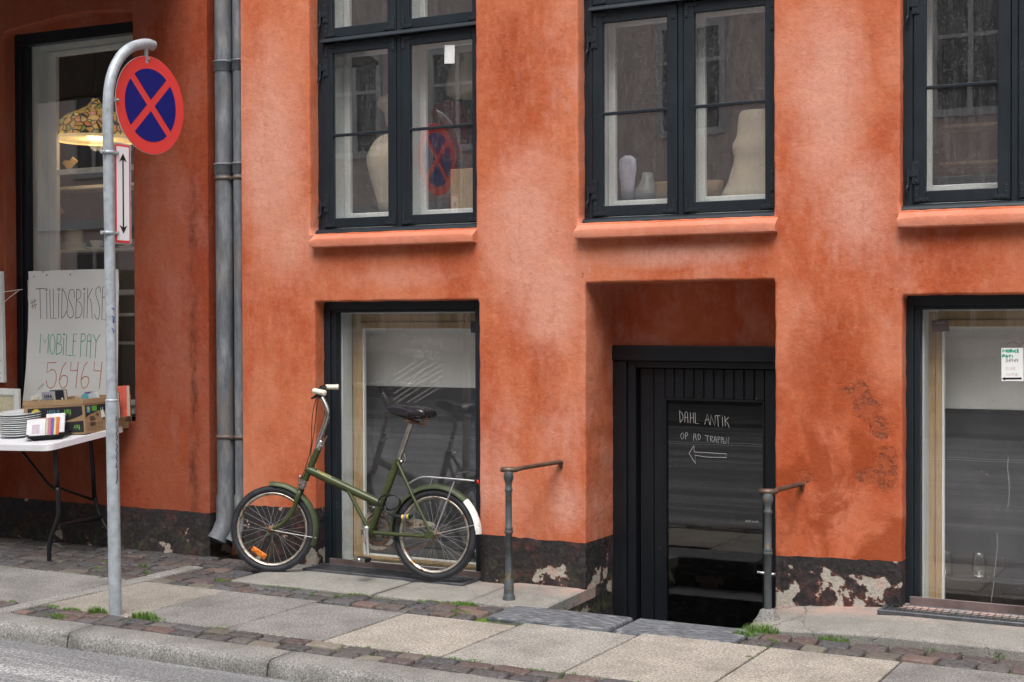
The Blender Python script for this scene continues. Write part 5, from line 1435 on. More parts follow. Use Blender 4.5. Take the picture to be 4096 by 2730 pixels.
# narrow plate with the two-headed arrow
def rrect(y0, y1, z0, z1, r, x, n=5):
    pts = []
    for cy, cz, a in ((y1-r, z1-r, 0), (y0+r, z1-r, 90), (y0+r, z0+r, 180), (y1-r, z0+r, 270)):
        for i in range(n+1): t = R(a+90*i/n); pts.append(Vector((x, cy+r*math.cos(t), cz+r*math.sin(t))))
    return pts
tl, br = SX_(697, 872, -5.212), SX_(806, 1502, -5.212)
y0, y1, z0, z1 = tl.y, br.y, br.z, tl.z
ap = empty('arrow_sign', (-5.212, y0, z0), 'narrow white plate with a black two headed arrow, clamped below the round sign', 'arrow sign')
b = MB(); b.prism(rrect(y0, y1, z0, z1, 0.016, -5.222), (0.010, 0, 0)); b.build('back_frame', M['galv'], ap)
b = MB(); b.prism(rrect(y0+0.006, y1-0.012, z0+0.008, z1-0.008, 0.012, -5.211), (0.003, 0, 0)); b.build('red_border', redm, ap)
b = MB(); b.prism(rrect(y0+0.014, y1-0.021, z0+0.020, z1-0.018, 0.006, -5.2078), (0.0015, 0, 0)); b.build('white_face', whm, ap)
yc = (y0+0.014+y1-0.021)/2; X = -5.2061
b = MB(); q = 0.0046
za, zb = z0+0.055, z1-0.052
b.prism([Vector((X, yc-q, za+0.03)), Vector((X, yc+q, za+0.03)), Vector((X, yc+q, zb-0.03)), Vector((X, yc-q, zb-0.03))], (0.0012, 0, 0))
b.prism([Vector((X+.0003, yc, zb)), Vector((X+.0003, yc-0.026, zb-0.042)), Vector((X+.0003, yc, zb-0.030)), Vector((X+.0003, yc+0.026, zb-0.042))], (0.0012, 0, 0))
b.prism([Vector((X+.0003, yc, za)), Vector((X+.0003, yc+0.026, za+0.042)), Vector((X+.0003, yc, za+0.030)), Vector((X+.0003, yc-0.026, za+0.042))], (0.0012, 0, 0))
b.build('arrow', M['blackp'], ap)
for yy in (935, 1428):
    p = PXX(664/CS, yy/CS, -5.222); b = MB()
    b.lathe([(0.0272, -0.009), (0.0300, -0.009), (0.0300, 0.009), (0.0272, 0.009)], (p.x, p.y, p.z), (0, 0, 1), 20, cap=False)
    b.box(p.x+0.012, p.x+0.020, p.y+0.026, p.y+0.055, p.z-0.009, p.z+0.009); b.box(p.x-0.004, p.x+0.004, p.y-0.052, p.y-0.028, p.z-0.009, p.z+0.009)
    for dy in (0.036, -0.042): b.tube([(p.x+(0.02 if dy > 0 else 0.0), p.y+dy, p.z), (p.x+(0.034 if dy > 0 else 0.016), p.y+dy, p.z)], 0.006, 6)
    b.build('clamp', M['galv'], ap)
M['ink'] = simple('black_marker', (0.03, 0.025, 0.03), 0.5, bump=0); M['inkb'] = simple('blue_marker', (0.03, 0.10, 0.35), 0.5, bump=0)
# scribbles on the pole
scr = [[(712,985),(718,1000),(700,1008),(716,1012)],[(714,1040),(720,1075),(710,1090),(722,1110),(712,1130)],[(712,1150),(722,1170),(708,1190),(720,1200),(712,1240),(722,1260)],[(716,1270),(708,1300),(722,1290)],[(720,1310),(718,1370),(710,1396)]]
b = MB()
dirp = (CAM-pole_low); dirp.z = 0; dirp.normalize()
for st in scr: b.tube([PP((x)/CS, 1024+y/CS, Vector((-5.214, -1.63, 0))+dirp*0.0300, dirp) for x, y in st], 0.0022, 4)
b.build('scribble', M['ink'], sign)
b = MB()
for st in ([(680,318),(700,325),(695,335)],[(685,370),(702,378),(692,392),(700,410),(690,405)],[(683,440),(698,462),(690,470)]): b.tube([PP((x)/CS, 1024+y/CS, Vector((-5.216, -1.635, 0))+dirp*0.0255, dirp) for x, y in st], 0.003, 4)
b.build('scribble', M['inkb'], sign)

# ================================================================== TABLE AND THE THINGS ON IT
TO = Vector((-6.650, -0.700, 0.738)); TU = Vector((1, 0, 0.030)).normalized(); TV = Vector((0, 1, 0.115)).normalized(); TW = TU.cross(TV).normalized()
TM = Matrix((TU, TV, TW)).transposed().to_4x4(); TM.translation = TO
def T(u, v, h=0.0): return TM @ Vector((u, v, h))
def onT(x, y, h=0.0):
    """where the pixel's ray meets the table top (raised by h), in table coordinates"""
    p = PP(x, y, TO+TW*h, TW); q = TM.inverted() @ p; return q.x, q.y
M['table'] = simple('white_table_plastic', (0.74, 0.74, 0.77), 0.4, 0, 0.03, 12, 0.08, dirt=((0.50, 0.48, 0.46), 1, 12, 0.70))
table = empty('folding_table', T(-0.9, 0.33, 0), 'white plastic folding table with black legs outside the shop', 'table')
b = MB()
L_, D_ = -1.83, 0.67
def rr2(u0, u1, v0, v1, r, h, n=6):
    pts = []
    for cu, cv, a in ((u1-r, v1-r, 0), (u0+r, v1-r, 90), (u0+r, v0+r, 180), (u1-r, v0+r, 270)):
        for i in range(n+1): t = R(a+90*i/n); pts.append(T(cu+r*math.cos(t), cv+r*math.sin(t), h))
    return pts
b.prism(rr2(L_+0.004, -0.004, 0.004, D_-0.004, 0.046, -0.006), TW*0.006, smooth=True); b.prism(rr2(L_, 0, 0, D_, 0.05, -0.0061), TW*-0.034, smooth=False)
b.build('tabletop', M['table'], table)
b = MB(); b.box(L_+0.2, -0.12, 0.10, D_-0.10, -0.055, -0.0365, 0.004, mat=TM); b.build('apron', M['blackp'], table)
M['legp'] = simple('black_leg_paint', (0.014, 0.014, 0.016), 0.35, 0.2)
def C2(x, y, yy): return PY(x/CS, 1024+y/CS, yy)
def C3(x, y, yy): return PY(x/1.889, 1900+y/1.889, yy)
b = MB(); b.tube([C2(335,1172,-.60), C2(345,1330,-.605)]+curve_pts([C2(352,1470,-.61), C3(438,100,-.615), C3(442,230,-.62), C3(443,310,-.62), C3(415,395,-.625), C3(385,480,-.63), C3(372,560,-.63), C3(371,650,-.63)], 4), 0.0145, 12)
b.build('leg', M['legp'], table)
b = MB(); b.tube([C2(553,1118,-.12), C2(570,1330,-.115)]+curve_pts([C2(578,1480,-.11), C3(706,100,-.11), C3(720,200,-.105), C3(750,300,-.10), C3(790,380,-.095), C3(830,450,-.09), C3(850,500,-.09), C3(852,545,-.09)], 4), 0.0145, 12)
b.build('leg', M['legp'], table)
b = MB(); b.tube([C3(440,388,-.622), C3(760,322,-.10)], 0.016, 10); b.build('cross_bar', M['legp'], table)
b = MB(); b.tube([T(-0.62, 0.30, -0.05), C2(290,1392,-.36), C2(345,1440,-.36)], 0.0085, 8); b.tube([C2(345,1415,-.60), C2(565,1492,-.11)], 0.009, 8); b.build('brace', M['legp'], table)
for dv in (0.06, 0.6):
    b = MB(); b.tube([T(L_+0.3, dv, -0.03), T(L_+0.27, dv, -0.5), T(L_+0.27, dv, -0.78)], 0.0145, 10); b.build('leg', M['legp'], table)

# plates: two stacks, every plate its own thing
M['china'] = simple('white_china', (0.72, 0.74, 0.75), 0.22, 0, 0.03, 8, 0.0, spec=0.5)
plate_prof = [(0.0, 0.006), (0.085, 0.006), (0.105, 0.012), (0.142, 0.022), (0.1455, 0.0215), (0.1455, 0.0190), (0.141, 0.0175), (0.108, 0.006), (0.088, 0.0), (0.0, 0.0)]
def plate_stack(u, v, n, where, sc=1.0, pitch=0.0165, big=None):
    first = None
    for k in range(n):
        nm = ('topmost', 'second', 'third', 'fourth', 'fifth', 'sixth', 'seventh', 'eighth', 'ninth', 'tenth', 'eleventh', 'twelfth')[n-1-k]
        b = MB()
        if first is None:
            b.lathe(plate_prof, (0, 0, 0), (0, 0, 1), 40, cap=False); o = b.build('plate', M['china']); first = o
        else: b.bm.free(); o = first.copy(); COL.objects.link(o)
        o.matrix_world = Matrix.Translation(T(u+random.uniform(-.004, .004), v+random.uniform(-.004, .004), 0.001+k*pitch)) @ Matrix.Rotation(R(random.uniform(-1.2, 1.2)), 4, 'X') @ Matrix.Rotation(R(random.uniform(-1.2, 1.2)+4.5 if False else random.uniform(-1, 1)), 4, 'Y') @ Matrix.Rotation(R(5.5), 4, 'X') @ Matrix.Scale(sc, 4)
        tag(o, 'white china plate, %s from the top of the %s' % (nm, where) if nm != 'topmost' else 'white china plate on top of the %s' % where, 'plate', 'plates stacked on the table')
u_, v_ = onT(95, 1742)
plate_stack(u_, v_, 11, 'outdoor stack beside the black tray', 1.04, 0.0132)
u2_, v2_ = onT(-52, 1730)
plate_stack(u2_, v2_, 7, 'outdoor stack at the left edge', 0.95, 0.0135)
# black tray with music discs
u_, v_ = onT(192, 1756)
u_t, v_t = u_, v_
RZ = Matrix.Rotation(R(22), 4, 'Z')
TR = TM @ Matrix.Translation((u_, v_, 0)) @ RZ
tray = empty('tray', TR.translation, 'shallow black plastic tray holding music discs at the table front', 'tray')
b = MB(); rings = []
for (hx, hy, h) in ((0.085, 0.055, 0.002), (0.088, 0.058, 0.004), (0.118, 0.080, 0.034), (0.128, 0.090, 0.038), (0.128, 0.090, 0.035), (0.115, 0.077, 0.031), (0.085, 0.055, 0.0), ):
    ring = []
    for (cx, cy, a) in ((1, 1, 0), (-1, 1, 90), (-1, -1, 180), (1, -1, 270)):
        for i in range(6):
            t = R(a+90*i/5); r = 0.03; ring.append(b.bm.verts.new(TR @ Vector((cx*(hx-r)+r*math.cos(t), cy*(hy-r)+r*math.sin(t), h))))
    rings.append(ring)
for A, C_ in zip(rings[:-1], rings[1:]):
    for k in range(len(A)): f = b.bm.faces.new((A[k], A[(k+1) % len(A)], C_[(k+1) % len(A)], C_[k])); f.smooth = True
b.bm.faces.new(rings[0]); b.bm.faces.new(rings[-1][::-1]); b.build('tray_body', M['blackp'], tray)
cdc = [((0.78,0.78,0.80), 'white music disc case with a faint portrait at the front of the tray'), ((0.55,0.50,0.40), 'beige music disc case second from the left in the tray'), ((0.60,0.20,0.28), 'crimson music disc case in the tray'), ((0.16,0.14,0.40), 'purple music disc case in the middle of the tray'), ((0.70,0.62,0.35), 'yellowish music disc case in the tray'), ((0.72,0.16,0.05), 'orange music disc case in the tray'), ((0.76,0.77,0.80), 'tall white music disc case with a dark haired portrait behind the others')]
for i, (c_, lb) in enumerate(cdc):
    h0 = 0.125
    pc_ = Vector((u_t, v_t, 0))+Vector((-0.060, -0.045, 0))+Vector((0.56, 0.83, 0))*(i*0.0165+(0.022 if i == 6 else 0))
    mm = TM @ Matrix.Translation((pc_.x, pc_.y, 0.008+(0.020 if i == 6 else 0))) @ Matrix.Rotation(R(112), 4, 'Z') @ Matrix.Rotation(R(22), 4, 'Y')
    e = empty('disc_case', mm.translation, lb, 'disc case', 'music discs in the tray')
    b = MB(); b.box(-0.005, 0.005, -0.062, 0.062, 0.0, h0, 0.001, mat=mm); b.build('case', simple('case_colour_%d' % i, c_, 0.25, 0, 0.1, 20, 0, spec=0.5), e)
    if i in (0, 6):
        b = MB(); b.box(-0.0056, -0.0052, -0.026, 0.026, 0.03, 0.09, mat=mm); b.build('cover_picture', simple('cover_picture_%d' % i, (0.58, 0.50, 0.56) if i == 0 else (0.70, 0.68, 0.70), 0.4), e)
    if i == 6:
        b = MB(); b.prism([mm @ Vector((-0.0060, yy, zz)) for yy, zz in ((-.012,.03), (-.014,.06), (-.006,.078), (.006,.078), (.014,.058), (.010,.03), (.004,.03), (.006,.055), (0,.065), (-.006,.055), (-.004,.03))], mm.to_3x3() @ Vector((-0.0003, 0, 0))); b.build('portrait', M['ink'], e)
# cardboard fruit box full of books
def card():
    t = NT('corrugated_card')
    n1 = t.noise(5, 4, 0.6, t.map((1, 1, 14)))
    return t.set(t.ramp(n1, [(0.3, (0.30, 0.195, 0.105)), (0.7, (0.38, 0.26, 0.15))]), 0.85, t.bump(n1, 0.1, 0.002), 0, 0.2)
M['card'] = card(); M['cardk'] = simple('black_box_print', (0.022, 0.022, 0.025), 0.7)
BXA = (0.0, -2.9, 1.9)
bc = PY(342, 1733, -0.385)+Vector((0, 0, -0.006)); th = R(BXA[0])
BXM = Matrix.Translation(bc) @ Matrix.Rotation(th, 4, 'Z') @ Matrix.Rotation(R(BXA[1]), 4, 'Y') @ Matrix.Rotation(R(BXA[2]), 4, 'X')   # local: -x along the left face, +y along the right face
BL, BD, BH = 0.532, 0.420, 0.222
box = empty('cardboard_box', bc, 'brown cardboard fruit box printed black, full of books, on the folding table', 'box')
b = MB(); t_ = 0.006
b.box(-BL, 0, 0, t_, 0.002, BH, 0.001, mat=BXM); b.box(-BL, 0, BD-t_, BD, 0.002, BH, 0.001, mat=BXM)
b.box(-t_, 0, t_, BD-t_, 0.002, BH-0.002, 0.001, mat=BXM); b.box(-BL, -BL+t_, t_, BD-t_, 0.002, BH-0.002, 0.001, mat=BXM); b.box(-BL, 0, 0, BD, 0, 0.0019, mat=BXM)
b.box(-BL-0.003, 0.003, -0.003, -0.0002, BH-0.035, BH-0.004, 0.001, mat=BXM); b.box(0.0002, 0.003, -0.003, BD, BH-0.035, BH-0.003, 0.001, mat=BXM)
b.build('carton', M['card'], box)
def patchL(pts, mat, name, off=0.0012):      # on the left (street) face: u from 0 (corner) to -BL, h up
    b = MB(); b.prism([BXM @ Vector((u, -off, h)) for u, h in pts], BXM.to_3x3() @ Vector((0, -0.0006, 0))); return b.build(name, mat, box)
def patchR(pts, mat, name, off=0.0012):
    b = MB(); b.prism([BXM @ Vector((off, u, h)) for u, h in pts], BXM.to_3x3() @ Vector((0.0006, 0, 0))); return b.build(name, mat, box)
patchL([(-0.015, 0.178), (-0.495, 0.170), (-0.495, 0.03), (-0.15, 0.09), (-0.07, 0.105), (-0.012, 0.125)], M['cardk'], 'printed_band')
patchL([(-0.010, 0.085), (-0.20, 0.075), (-0.20, 0.012), (-0.010, 0.012)], M['cardk'], 'printed_label')
patchR([(0.010, 0.178), (BD-0.008, 0.178), (BD-0.008, 0.120), (0.20, 0.132), (0.12, 0.140), (0.05, 0.122), (0.010, 0.105)], M['cardk'], 'printed_band')
patchR([(0.065, 0.172), (0.110, 0.172), (0.110, 0.140), (0.065, 0.140)], simple('green_print', (0.10, 0.33, 0.05), 0.7), 'green_square', 0.0020)
patchR([(0.022, 0.172), (0.052, 0.172), (0.052, 0.132), (0.022, 0.132)], simple('blue_print', (0.08, 0.26, 0.42), 0.7), 'blue_mark', 0.0020)
patchR([(0.028, 0.166), (0.036, 0.168), (0.046, 0.158), (0.040, 0.142), (0.034, 0.150)], simple('yellow_print', (0.60, 0.50, 0.06), 0.7), 'yellow_mark', 0.0027)
patchL([(-0.40,0.128), (-0.38,0.150), (-0.40,0.165), (-0.43,0.166), (-0.455,0.155), (-0.470,0.130), (-0.465,0.118), (-0.40,0.118)], simple('banana_print', (0.55, 0.42, 0.05), 0.7), 'banana_mark', 0.0020)
greenp = simple('green_lettering', (0.20, 0.45, 0.08), 0.7); bluep = simple('blue_lettering', (0.10, 0.30, 0.42), 0.7)
def face_mtx(side, u, h, flip=True):
    if side == 'L': m_ = BXM @ Matrix.Translation((u, -0.0022, h)) @ Matrix.Rotation(R(90), 4, 'X')
    else: m_ = BXM @ Matrix.Translation((0.0022, u, h)) @ Matrix.Rotation(R(90), 4, 'Z') @ Matrix.Rotation(R(90), 4, 'X')
    return m_ @ Matrix.Rotation(R(180 if flip else 0), 4, 'Z')
text_obj('lettering', 'fair', 0.055, greenp, box, None, mtx=face_mtx('L', -0.145, 0.142), extrude=0.0002)
text_obj('lettering', 'fresh', 0.055, bluep, box, None, mtx=face_mtx('L', -0.265, 0.140), extrude=0.0002)
text_obj('lettering', 'fair', 0.050, greenp, box, None, mtx=face_mtx('R', BD-0.045, 0.145), extrude=0.0002)
text_obj('lettering', 'fair', 0.045, greenp, box, None, mtx=face_mtx('L', -0.070, 0.045), extrude=0.0002)
text_obj('lettering', 'T1', 0.022, M['ink'], box, None, mtx=face_mtx('R', 0.160, 0.110), extrude=0.0002)
b = MB()
for k in range(12):
    h = 0.108-0.0052*k-(0.006 if k > 5 else 0); 
    if h < 0.05: break
    b.prism([BXM @ Vector((0.0014, u, hh_)) for u, hh_ in ((0.045, h), (0.045+0.045*random.uniform(.7, 1.2), h), (0.045+0.045, h-0.0022), (0.045, h-0.0022))], BXM.to_3x3() @ Vector((0.0004, 0, 0)))
b.build('small_print', M['ink'], box)
b = MB()
for k in range(14):
    h = 0.112-0.0052*k
    b.prism([BXM @ Vector((0.0014, u, hh_)) for u, hh_ in ((BD-0.010-0.055*random.uniform(.5, 1.2), h), (BD-0.010, h), (BD-0.010, h-0.002), (BD-0.062, h-0.002))], BXM.to_3x3() @ Vector((0.0004, 0, 0)))
b.build('small_print', M['ink'], box)
b = MB()
def lineR(u0, h0, u1, h1): b.ribbon([BXM @ Vector((0.0016, u0, h0)), BXM @ Vector((0.0016, u1, h1))], 0.0012, BXM.to_3x3() @ Vector((1, 0, 0)))
for h in (0.020, 0.032, 0.044, 0.056, 0.066): lineR(0.022, h, 0.150, h)
for u in (0.022, 0.06, 0.085, 0.125, 0.150): lineR(u, 0.020, u, 0.066)
b.build('printed_table', M['ink'], box, recalc=False)
for (sd, u, h, nm) in (('L', -0.125, 0.118, 0), ('R', 0.110, 0.118, 0), ('R', BD-0.11, 0.120, 0), ('L', -0.425, 0.135, 0)):
    b = MB(); ax = BXM.to_3x3() @ (Vector((0, -1, 0)) if sd == 'L' else Vector((1, 0, 0)))
    b.lathe([(0.011, 0.0), (0.011, 0.0008), (0.0, 0.0009)], BXM @ (Vector((u, -0.0022, h)) if sd == 'L' else Vector((0.0022, u, h))), ax, 16); b.build('hand_hole', simple('hand_hole_shadow', (0.10, 0.07, 0.04), 0.9), box)
def book(u, v, w_, t, h, rot, tilt, col, label, title=None, tcol=None, pages=True, base=0.06, yaw=0):
    mm = BXM @ Matrix.Translation((u, v, base)) @ Matrix.Rotation(R(yaw), 4, 'Z') @ Matrix.Rotation(R(tilt), 4, 'X') @ Matrix.Rotation(R(rot), 4, 'Y')
    e = empty('book', mm.translation, label, 'book', 'second hand books in the cardboard box')
    b = MB(); b.box(-w_/2, w_/2, -t/2, -t/2+0.002, 0, h, mat=mm); b.box(-w_/2, w_/2, t/2-0.002, t/2, 0, h, mat=mm); b.box(-w_/2, -w_/2+0.002, -t/2+0.002, t/2-0.002, 0, h, mat=mm)
    b.build('cover', simple('cover_'+label.split()[0]+str(int(h*1000)), col, 0.4, 0, 0.12, 30, 0), e)
    b = MB(); b.box(-w_/2+0.003, w_/2-0.003, -t/2+0.0021, t/2-0.0021, 0.003, h-0.003, mat=mm); b.build('pages', M['pages'], e)
    if title:
        for i, s_ in enumerate(title):
            text_obj('title', s_, 0.034 if len(title) > 1 else 0.016, tcol or M['ink'], e, None, mtx=mm @ Matrix.Translation((0.005, -t/2-0.0006, h-0.030-0.033*i)) @ Matrix.Rotation(R(90), 4, 'X') @ Matrix.Diagonal((0.85, 1, 1, 1)), extrude=0.0003, bold=0.0006)
M['pages'] = simple('yellowed_pages', (0.58, 0.53, 0.43), 0.8, 0, 0.15, 200, 0.1)
def bp(x, y, v):
    """left-right position in the box for a pixel, on the plane v"""
    p = PP(x, y, BXM @ Vector((0, v, 0)), BXM.to_3x3() @ Vector((0, 1, 0))); q = BXM.inverted() @ p; return q.x, q.z
def zbx(x, y): return x/4.127, 1480+y/4.127
u, h = bp(*zbx(820, 360), 0.10); book(u, 0.10, 0.098, 0.022, 0.19, 0, 4, (0.36, 0.36, 0.42), 'grey paperback with a bold black title in the fruit box', ('SARA', 'NERET'), base=h-0.19)
u, h = bp(*zbx(990, 330), 0.17); book(u, 0.17, 0.125, 0.030, 0.2, 0, 5, (0.035, 0.035, 0.05), 'wide black hardback behind the grey paperback', base=h-0.2)
u, h = bp(*zbx(610, 425), 0.04); book(u, 0.04, 0.062, 0.02, 0.15, 0, 6, (0.62, 0.58, 0.50), 'cream paperback at the front corner of the box', ('WI BUD',), base=h-0.15)
u, h = bp(*zbx(1080, 425), 0.05); book(u, 0.05, 0.065, 0.02, 0.15, -14, 10, (0.035, 0.03, 0.03), 'small black book leaning in the box, cream page edges', base=h-0.16)
u, h = bp(*zbx(1290, 430), 0.07); book(u, 0.07, 0.045, 0.02, 0.14, 5, 5, (0.50, 0.36, 0.26), 'tan paperback low in the box', base=h-0.14)
u, h = bp(*zbx(1430, 395), 0.14); book(u, 0.14, 0.050, 0.02, 0.16, 3, 5, (0.12, 0.40, 0.45), 'turquoise paperback in the middle of the box', base=h-0.16)
u, h = bp(*zbx(1500, 360), 0.20); book(u, 0.20, 0.050, 0.02, 0.17, -3, 5, (0.16, 0.09, 0.30), 'purple paperback in the middle of the box', base=h-0.17)
u, h = bp(*zbx(1610, 355), 0.16); book(u, 0.16, 0.090, 0.02, 0.17, -10, 8, (0.60, 0.66, 0.70), 'pale blue book with a dark round emblem', base=h-0.175)
u, h = bp(*zbx(2020, 265), 0.28); book(u, 0.28, 0.075, 0.03, 0.2, 0, -3, (0.66, 0.13, 0.09), 'coral red hardback at the right end of the box', base=h-0.2)
u, h = bp(*zbx(1900, 365), 0.22); book(u, 0.22, 0.05, 0.02, 0.17, 4, 4, (0.03, 0.03, 0.045), 'thin black book by the pole in the box', base=h-0.17)

# glasses and the white picture frame behind the plates
def clearglass():
    t = NT('clear_drinking_glass'); t.t.nodes.remove(t.b)
    tr = t.n('ShaderNodeBsdfTransparent'); tr.inputs[0].default_value = (0.90, 0.92, 0.92, 1); gl = t.n('ShaderNodeBsdfGlossy'); gl.inputs['Roughness'].default_value = 0.03
    lw = t.n('ShaderNodeLayerWeight'); lw.inputs[0].default_value = 0.5
    fac = t.math('MULTIPLY_ADD', t.math('POWER', lw.outputs['Facing'], 1.6), 0.85, 0.08, clamp=True)
    mx = t.n('ShaderNodeMixShader'); t.l(fac, mx.inputs[0]); t.l(tr.outputs[0], mx.inputs[1]); t.l(gl.outputs[0], mx.inputs[2]); t.l(mx.outputs[0], t.out.inputs['Surface']); return t.m
M['clear'] = clearglass()
def wineglass(u, v, sc, label, stem=True):
    e = tag(MBglass(u, v, sc, stem), label, 'glass', 'drinking glasses on the table')
def MBglass(u, v, sc, stem):
    b = MB()
    if stem: prof = [(0.034, 0), (0.032, 0.003), (0.006, 0.008), (0.0038, 0.02), (0.0038, 0.075), (0.012, 0.085), (0.034, 0.105), (0.043, 0.135), (0.043, 0.165), (0.036, 0.205), (0.035, 0.205), (0.0418, 0.165), (0.0418, 0.135), (0.033, 0.107), (0.011, 0.088), (0, 0.086)]
    else: prof = [(0.026, 0), (0.028, 0.004), (0.034, 0.09), (0.0328, 0.09), (0.0265, 0.010), (0, 0.009)]
    b.lathe([(r*sc, h*sc) for r, h in prof], T(u, v, 0), TW, 28, cap=False)
    return b.build('wine_glass' if stem else 'tumbler', M['clear'])
for x, y, sc, stem, lb in ((82, 1640, 1.1, True, 'tall wine glass left of the fruit box'), (60, 1655, 0.85, True, 'smaller wine glass before the white picture frame'), (28, 1668, 0.8, True, 'wine glass at the left edge of the photo'), (66, 1665, 0.95, False, 'tall plain tumbler behind the plates'), (52, 1672, 0.75, False, 'tumbler behind the stack of plates'), (10, 1665, 0.9, False, 'tumbler furthest left behind the plates')):
    u, v = onT(x, y)
    v = min(v, 0.60); wineglass(u, v, sc, lb, stem)
pf = [PY(*zbx(x, y), -0.06) for x, y in ((-260, 300), (300, 305), (300, 700), (-260, 700))]
fr_ = empty('picture_frame', pf[2], 'white moulded picture frame with a cream mount leaning behind the glasses', 'picture frame')
fx0, fx1, fz1, fz0 = pf[0].x, pf[1].x, pf[0].z, T(-1.0, 0.6, 0).z
mm = Matrix.Translation((0, -0.09, 0)) 
b = MB()
bars(b, fx0, fx1, fz0, fz1, 0.045, 0.045, 0.045, 0.045, -0.06, -0.035, 0.006); bars(b, fx0+0.045, fx1-0.045, fz0+0.045, fz1-0.045, 0.008, 0.008, 0.008, 0.008, -0.052, -0.036, 0.002); b.build('frame', M['white'], fr_)
b = MB(); b.box(fx0+0.05, fx1-0.05, -0.045, -0.040, fz0+0.05, fz1-0.05); b.build('mount', simple('cream_mount', (0.55, 0.50, 0.34), 0.8), fr_)
# small bowl-like cup by the plates at the left edge
# ------------------------------------------------------------------ boards with handwriting
M['board'] = simple('white_hardboard', (0.70, 0.70, 0.67), 0.55, 0, 0.03, 5, 0.05, dirt=((0.60, 0.60, 0.56), 1, 6, 0.62))
def BD_(x, y, off=0.0): return PY(x/3.075, 1050+y/3.075, YB+off)
YB = 0.055
out = [(350, 112), (420, 108), (500, 108), (512, 112), (528, 150), (540, 108), (700, 98), (1000, 90), (1285, 84), (1400, 80), (1445, 85), (1452, 110), (1458, 300), (1450, 600), (1448, 1000), (1440, 1500), (1436, 1800), (270, 1800), (295, 1560), (320, 1300), (345, 800), (352, 400)]
bo = empty('notice_board', BD_(900, 1700), 'tall white board with handwritten TILLIDSBIKSE and MOBILE PAY 56464', 'notice board')
b = MB(); b.prism([BD_(x, y) for x, y in out], (0, 0.005, 0)); b.build('board', M['board'], bo)
def circ(cx, cy, r, ry=None): return [(cx+r*math.cos(t*math.pi/6), cy+(ry or r)*math.sin(t*math.pi/6)) for t in range(13)]
K1 = [[(440,328),(550,322)],[(490,325),(500,695)],circ(570,337,11),[(573,370),(577,697)],[(612,328),(620,690),(648,692)],[(655,325),(660,690),(695,690)],circ(724,335,14),[(722,375),(720,692)],
 [(765,320),(758,690)],[(765,320),(800,380),(830,470),(833,530),(820,600),(790,660),(760,690)],[(915,440),(915,360),(895,335),(865,340),(845,390),(845,450),(880,530),(905,600),(905,650),(880,685),(850,680),(828,650),(828,600)],
 [(945,330),(930,685)],[(945,330),(985,345),(998,390),(985,440),(940,465),(985,500),(1010,560),(1005,630),(980,675),(930,688)],circ(1036,330,10),[(1037,370),(1030,690)],[(1080,310),(1070,690)],[(1138,320),(1080,435),(1115,460),(1128,550),(1133,695)],
 [(1235,370),(1232,310),(1210,300),(1180,330),(1178,400),(1205,480),(1225,560),(1225,640),(1210,700),(1190,700),(1165,660),(1165,630)],[(1318,305),(1262,305),(1252,705),(1310,708)],[(1258,430),(1300,430)]]
K1b = [[(392,460),(408,580)],[(420,448),(435,572)],[(372,505),(446,468)],[(384,552),(453,514)]]
K2 = [[(490,1115),(500,880),(555,990),(602,880),(588,1120)],circ(645,1008,33,124),[(705,885),(690,1135)],[(705,885),(745,890),(755,940),(740,985),(700,1000),(750,1010),(765,1060),(750,1110),(690,1138)],circ(788,885,8),[(785,930),(778,1140)],
 [(820,885),(810,1143),(880,1147)],[(945,883),(905,885),(893,1148),(935,1152)],[(897,972),(935,970)],[(1000,880),(987,1165)],[(1000,880),(1040,885),(1055,920),(1045,960),(995,980)],[(1062,1165),(1078,900),(1098,882),(1120,905),(1108,1180)],[(1070,970),(1122,970)],[(1145,885),(1182,975)],[(1230,887),(1182,975),(1170,1180)]]
K3 = [[(693,1233),(585,1238),(577,1360),(630,1320),(670,1325),(690,1370),(692,1450),(665,1530),(620,1553),(580,1525),(567,1455)],[(815,1228),(770,1290),(735,1410),(730,1480),(755,1545),(785,1548),(815,1520),(832,1460),(825,1405),(795,1390),(760,1400),(735,1450)],
 [(875,1225),(865,1335),(950,1330)],[(963,1225),(932,1550)],[(1077,1228),(1040,1270),(1005,1390),(995,1470),(1010,1540),(1035,1552),(1070,1525),(1095,1470),(1090,1420),(1060,1405),(1030,1410),(1000,1445)],[(1162,1222),(1155,1335),(1235,1335)],[(1255,1220),(1222,1555)]]
K4 = [[(452,1580),(470,1545),(478,1572),(485,1540)],[(486,1560),(480,1532)],[(492,1528),(500,1550),(508,1545)],[(500,1515),(512,1538)],[(518,1505),(505,1522),(522,1532)],[(512,1500),(528,1520),(534,1514)],[(520,1498),(537,1485)],[(528,1492),(540,1512)]]
for ks, mt, wd in ((K1, simple('plum_marker', (0.10, 0.055, 0.065), 0.5, bump=0, var=.4), 0.0050), (K1b, simple('brown_marker', (0.30, 0.20, 0.15), 0.5, bump=0), 0.0055), (K2, simple('green_marker', (0.05, 0.33, 0.20), 0.5, bump=0, var=.3), 0.0062), (K3, simple('rust_marker', (0.50, 0.12, 0.05), 0.5, bump=0, var=.3), 0.0062), (K4, M['ink'], 0.002)):
    b = MB()
    for st in ks:
        st = [tuple(p) for p in st]
        b.ribbon([BD_(x, y, -0.0008) for x, y in st], wd, NW)
    b.build('handwriting', mt, bo, recalc=False)
for x, y in ((416, 178), (865, 152), (575, 157)):
    b = MB(); b.lathe([(0.006, 0.0), (0.006, 0.0006), (0, 0.0007)], BD_(x, y, -0.0004), NW, 12); b.build('hole', M['wood_d'], bo)
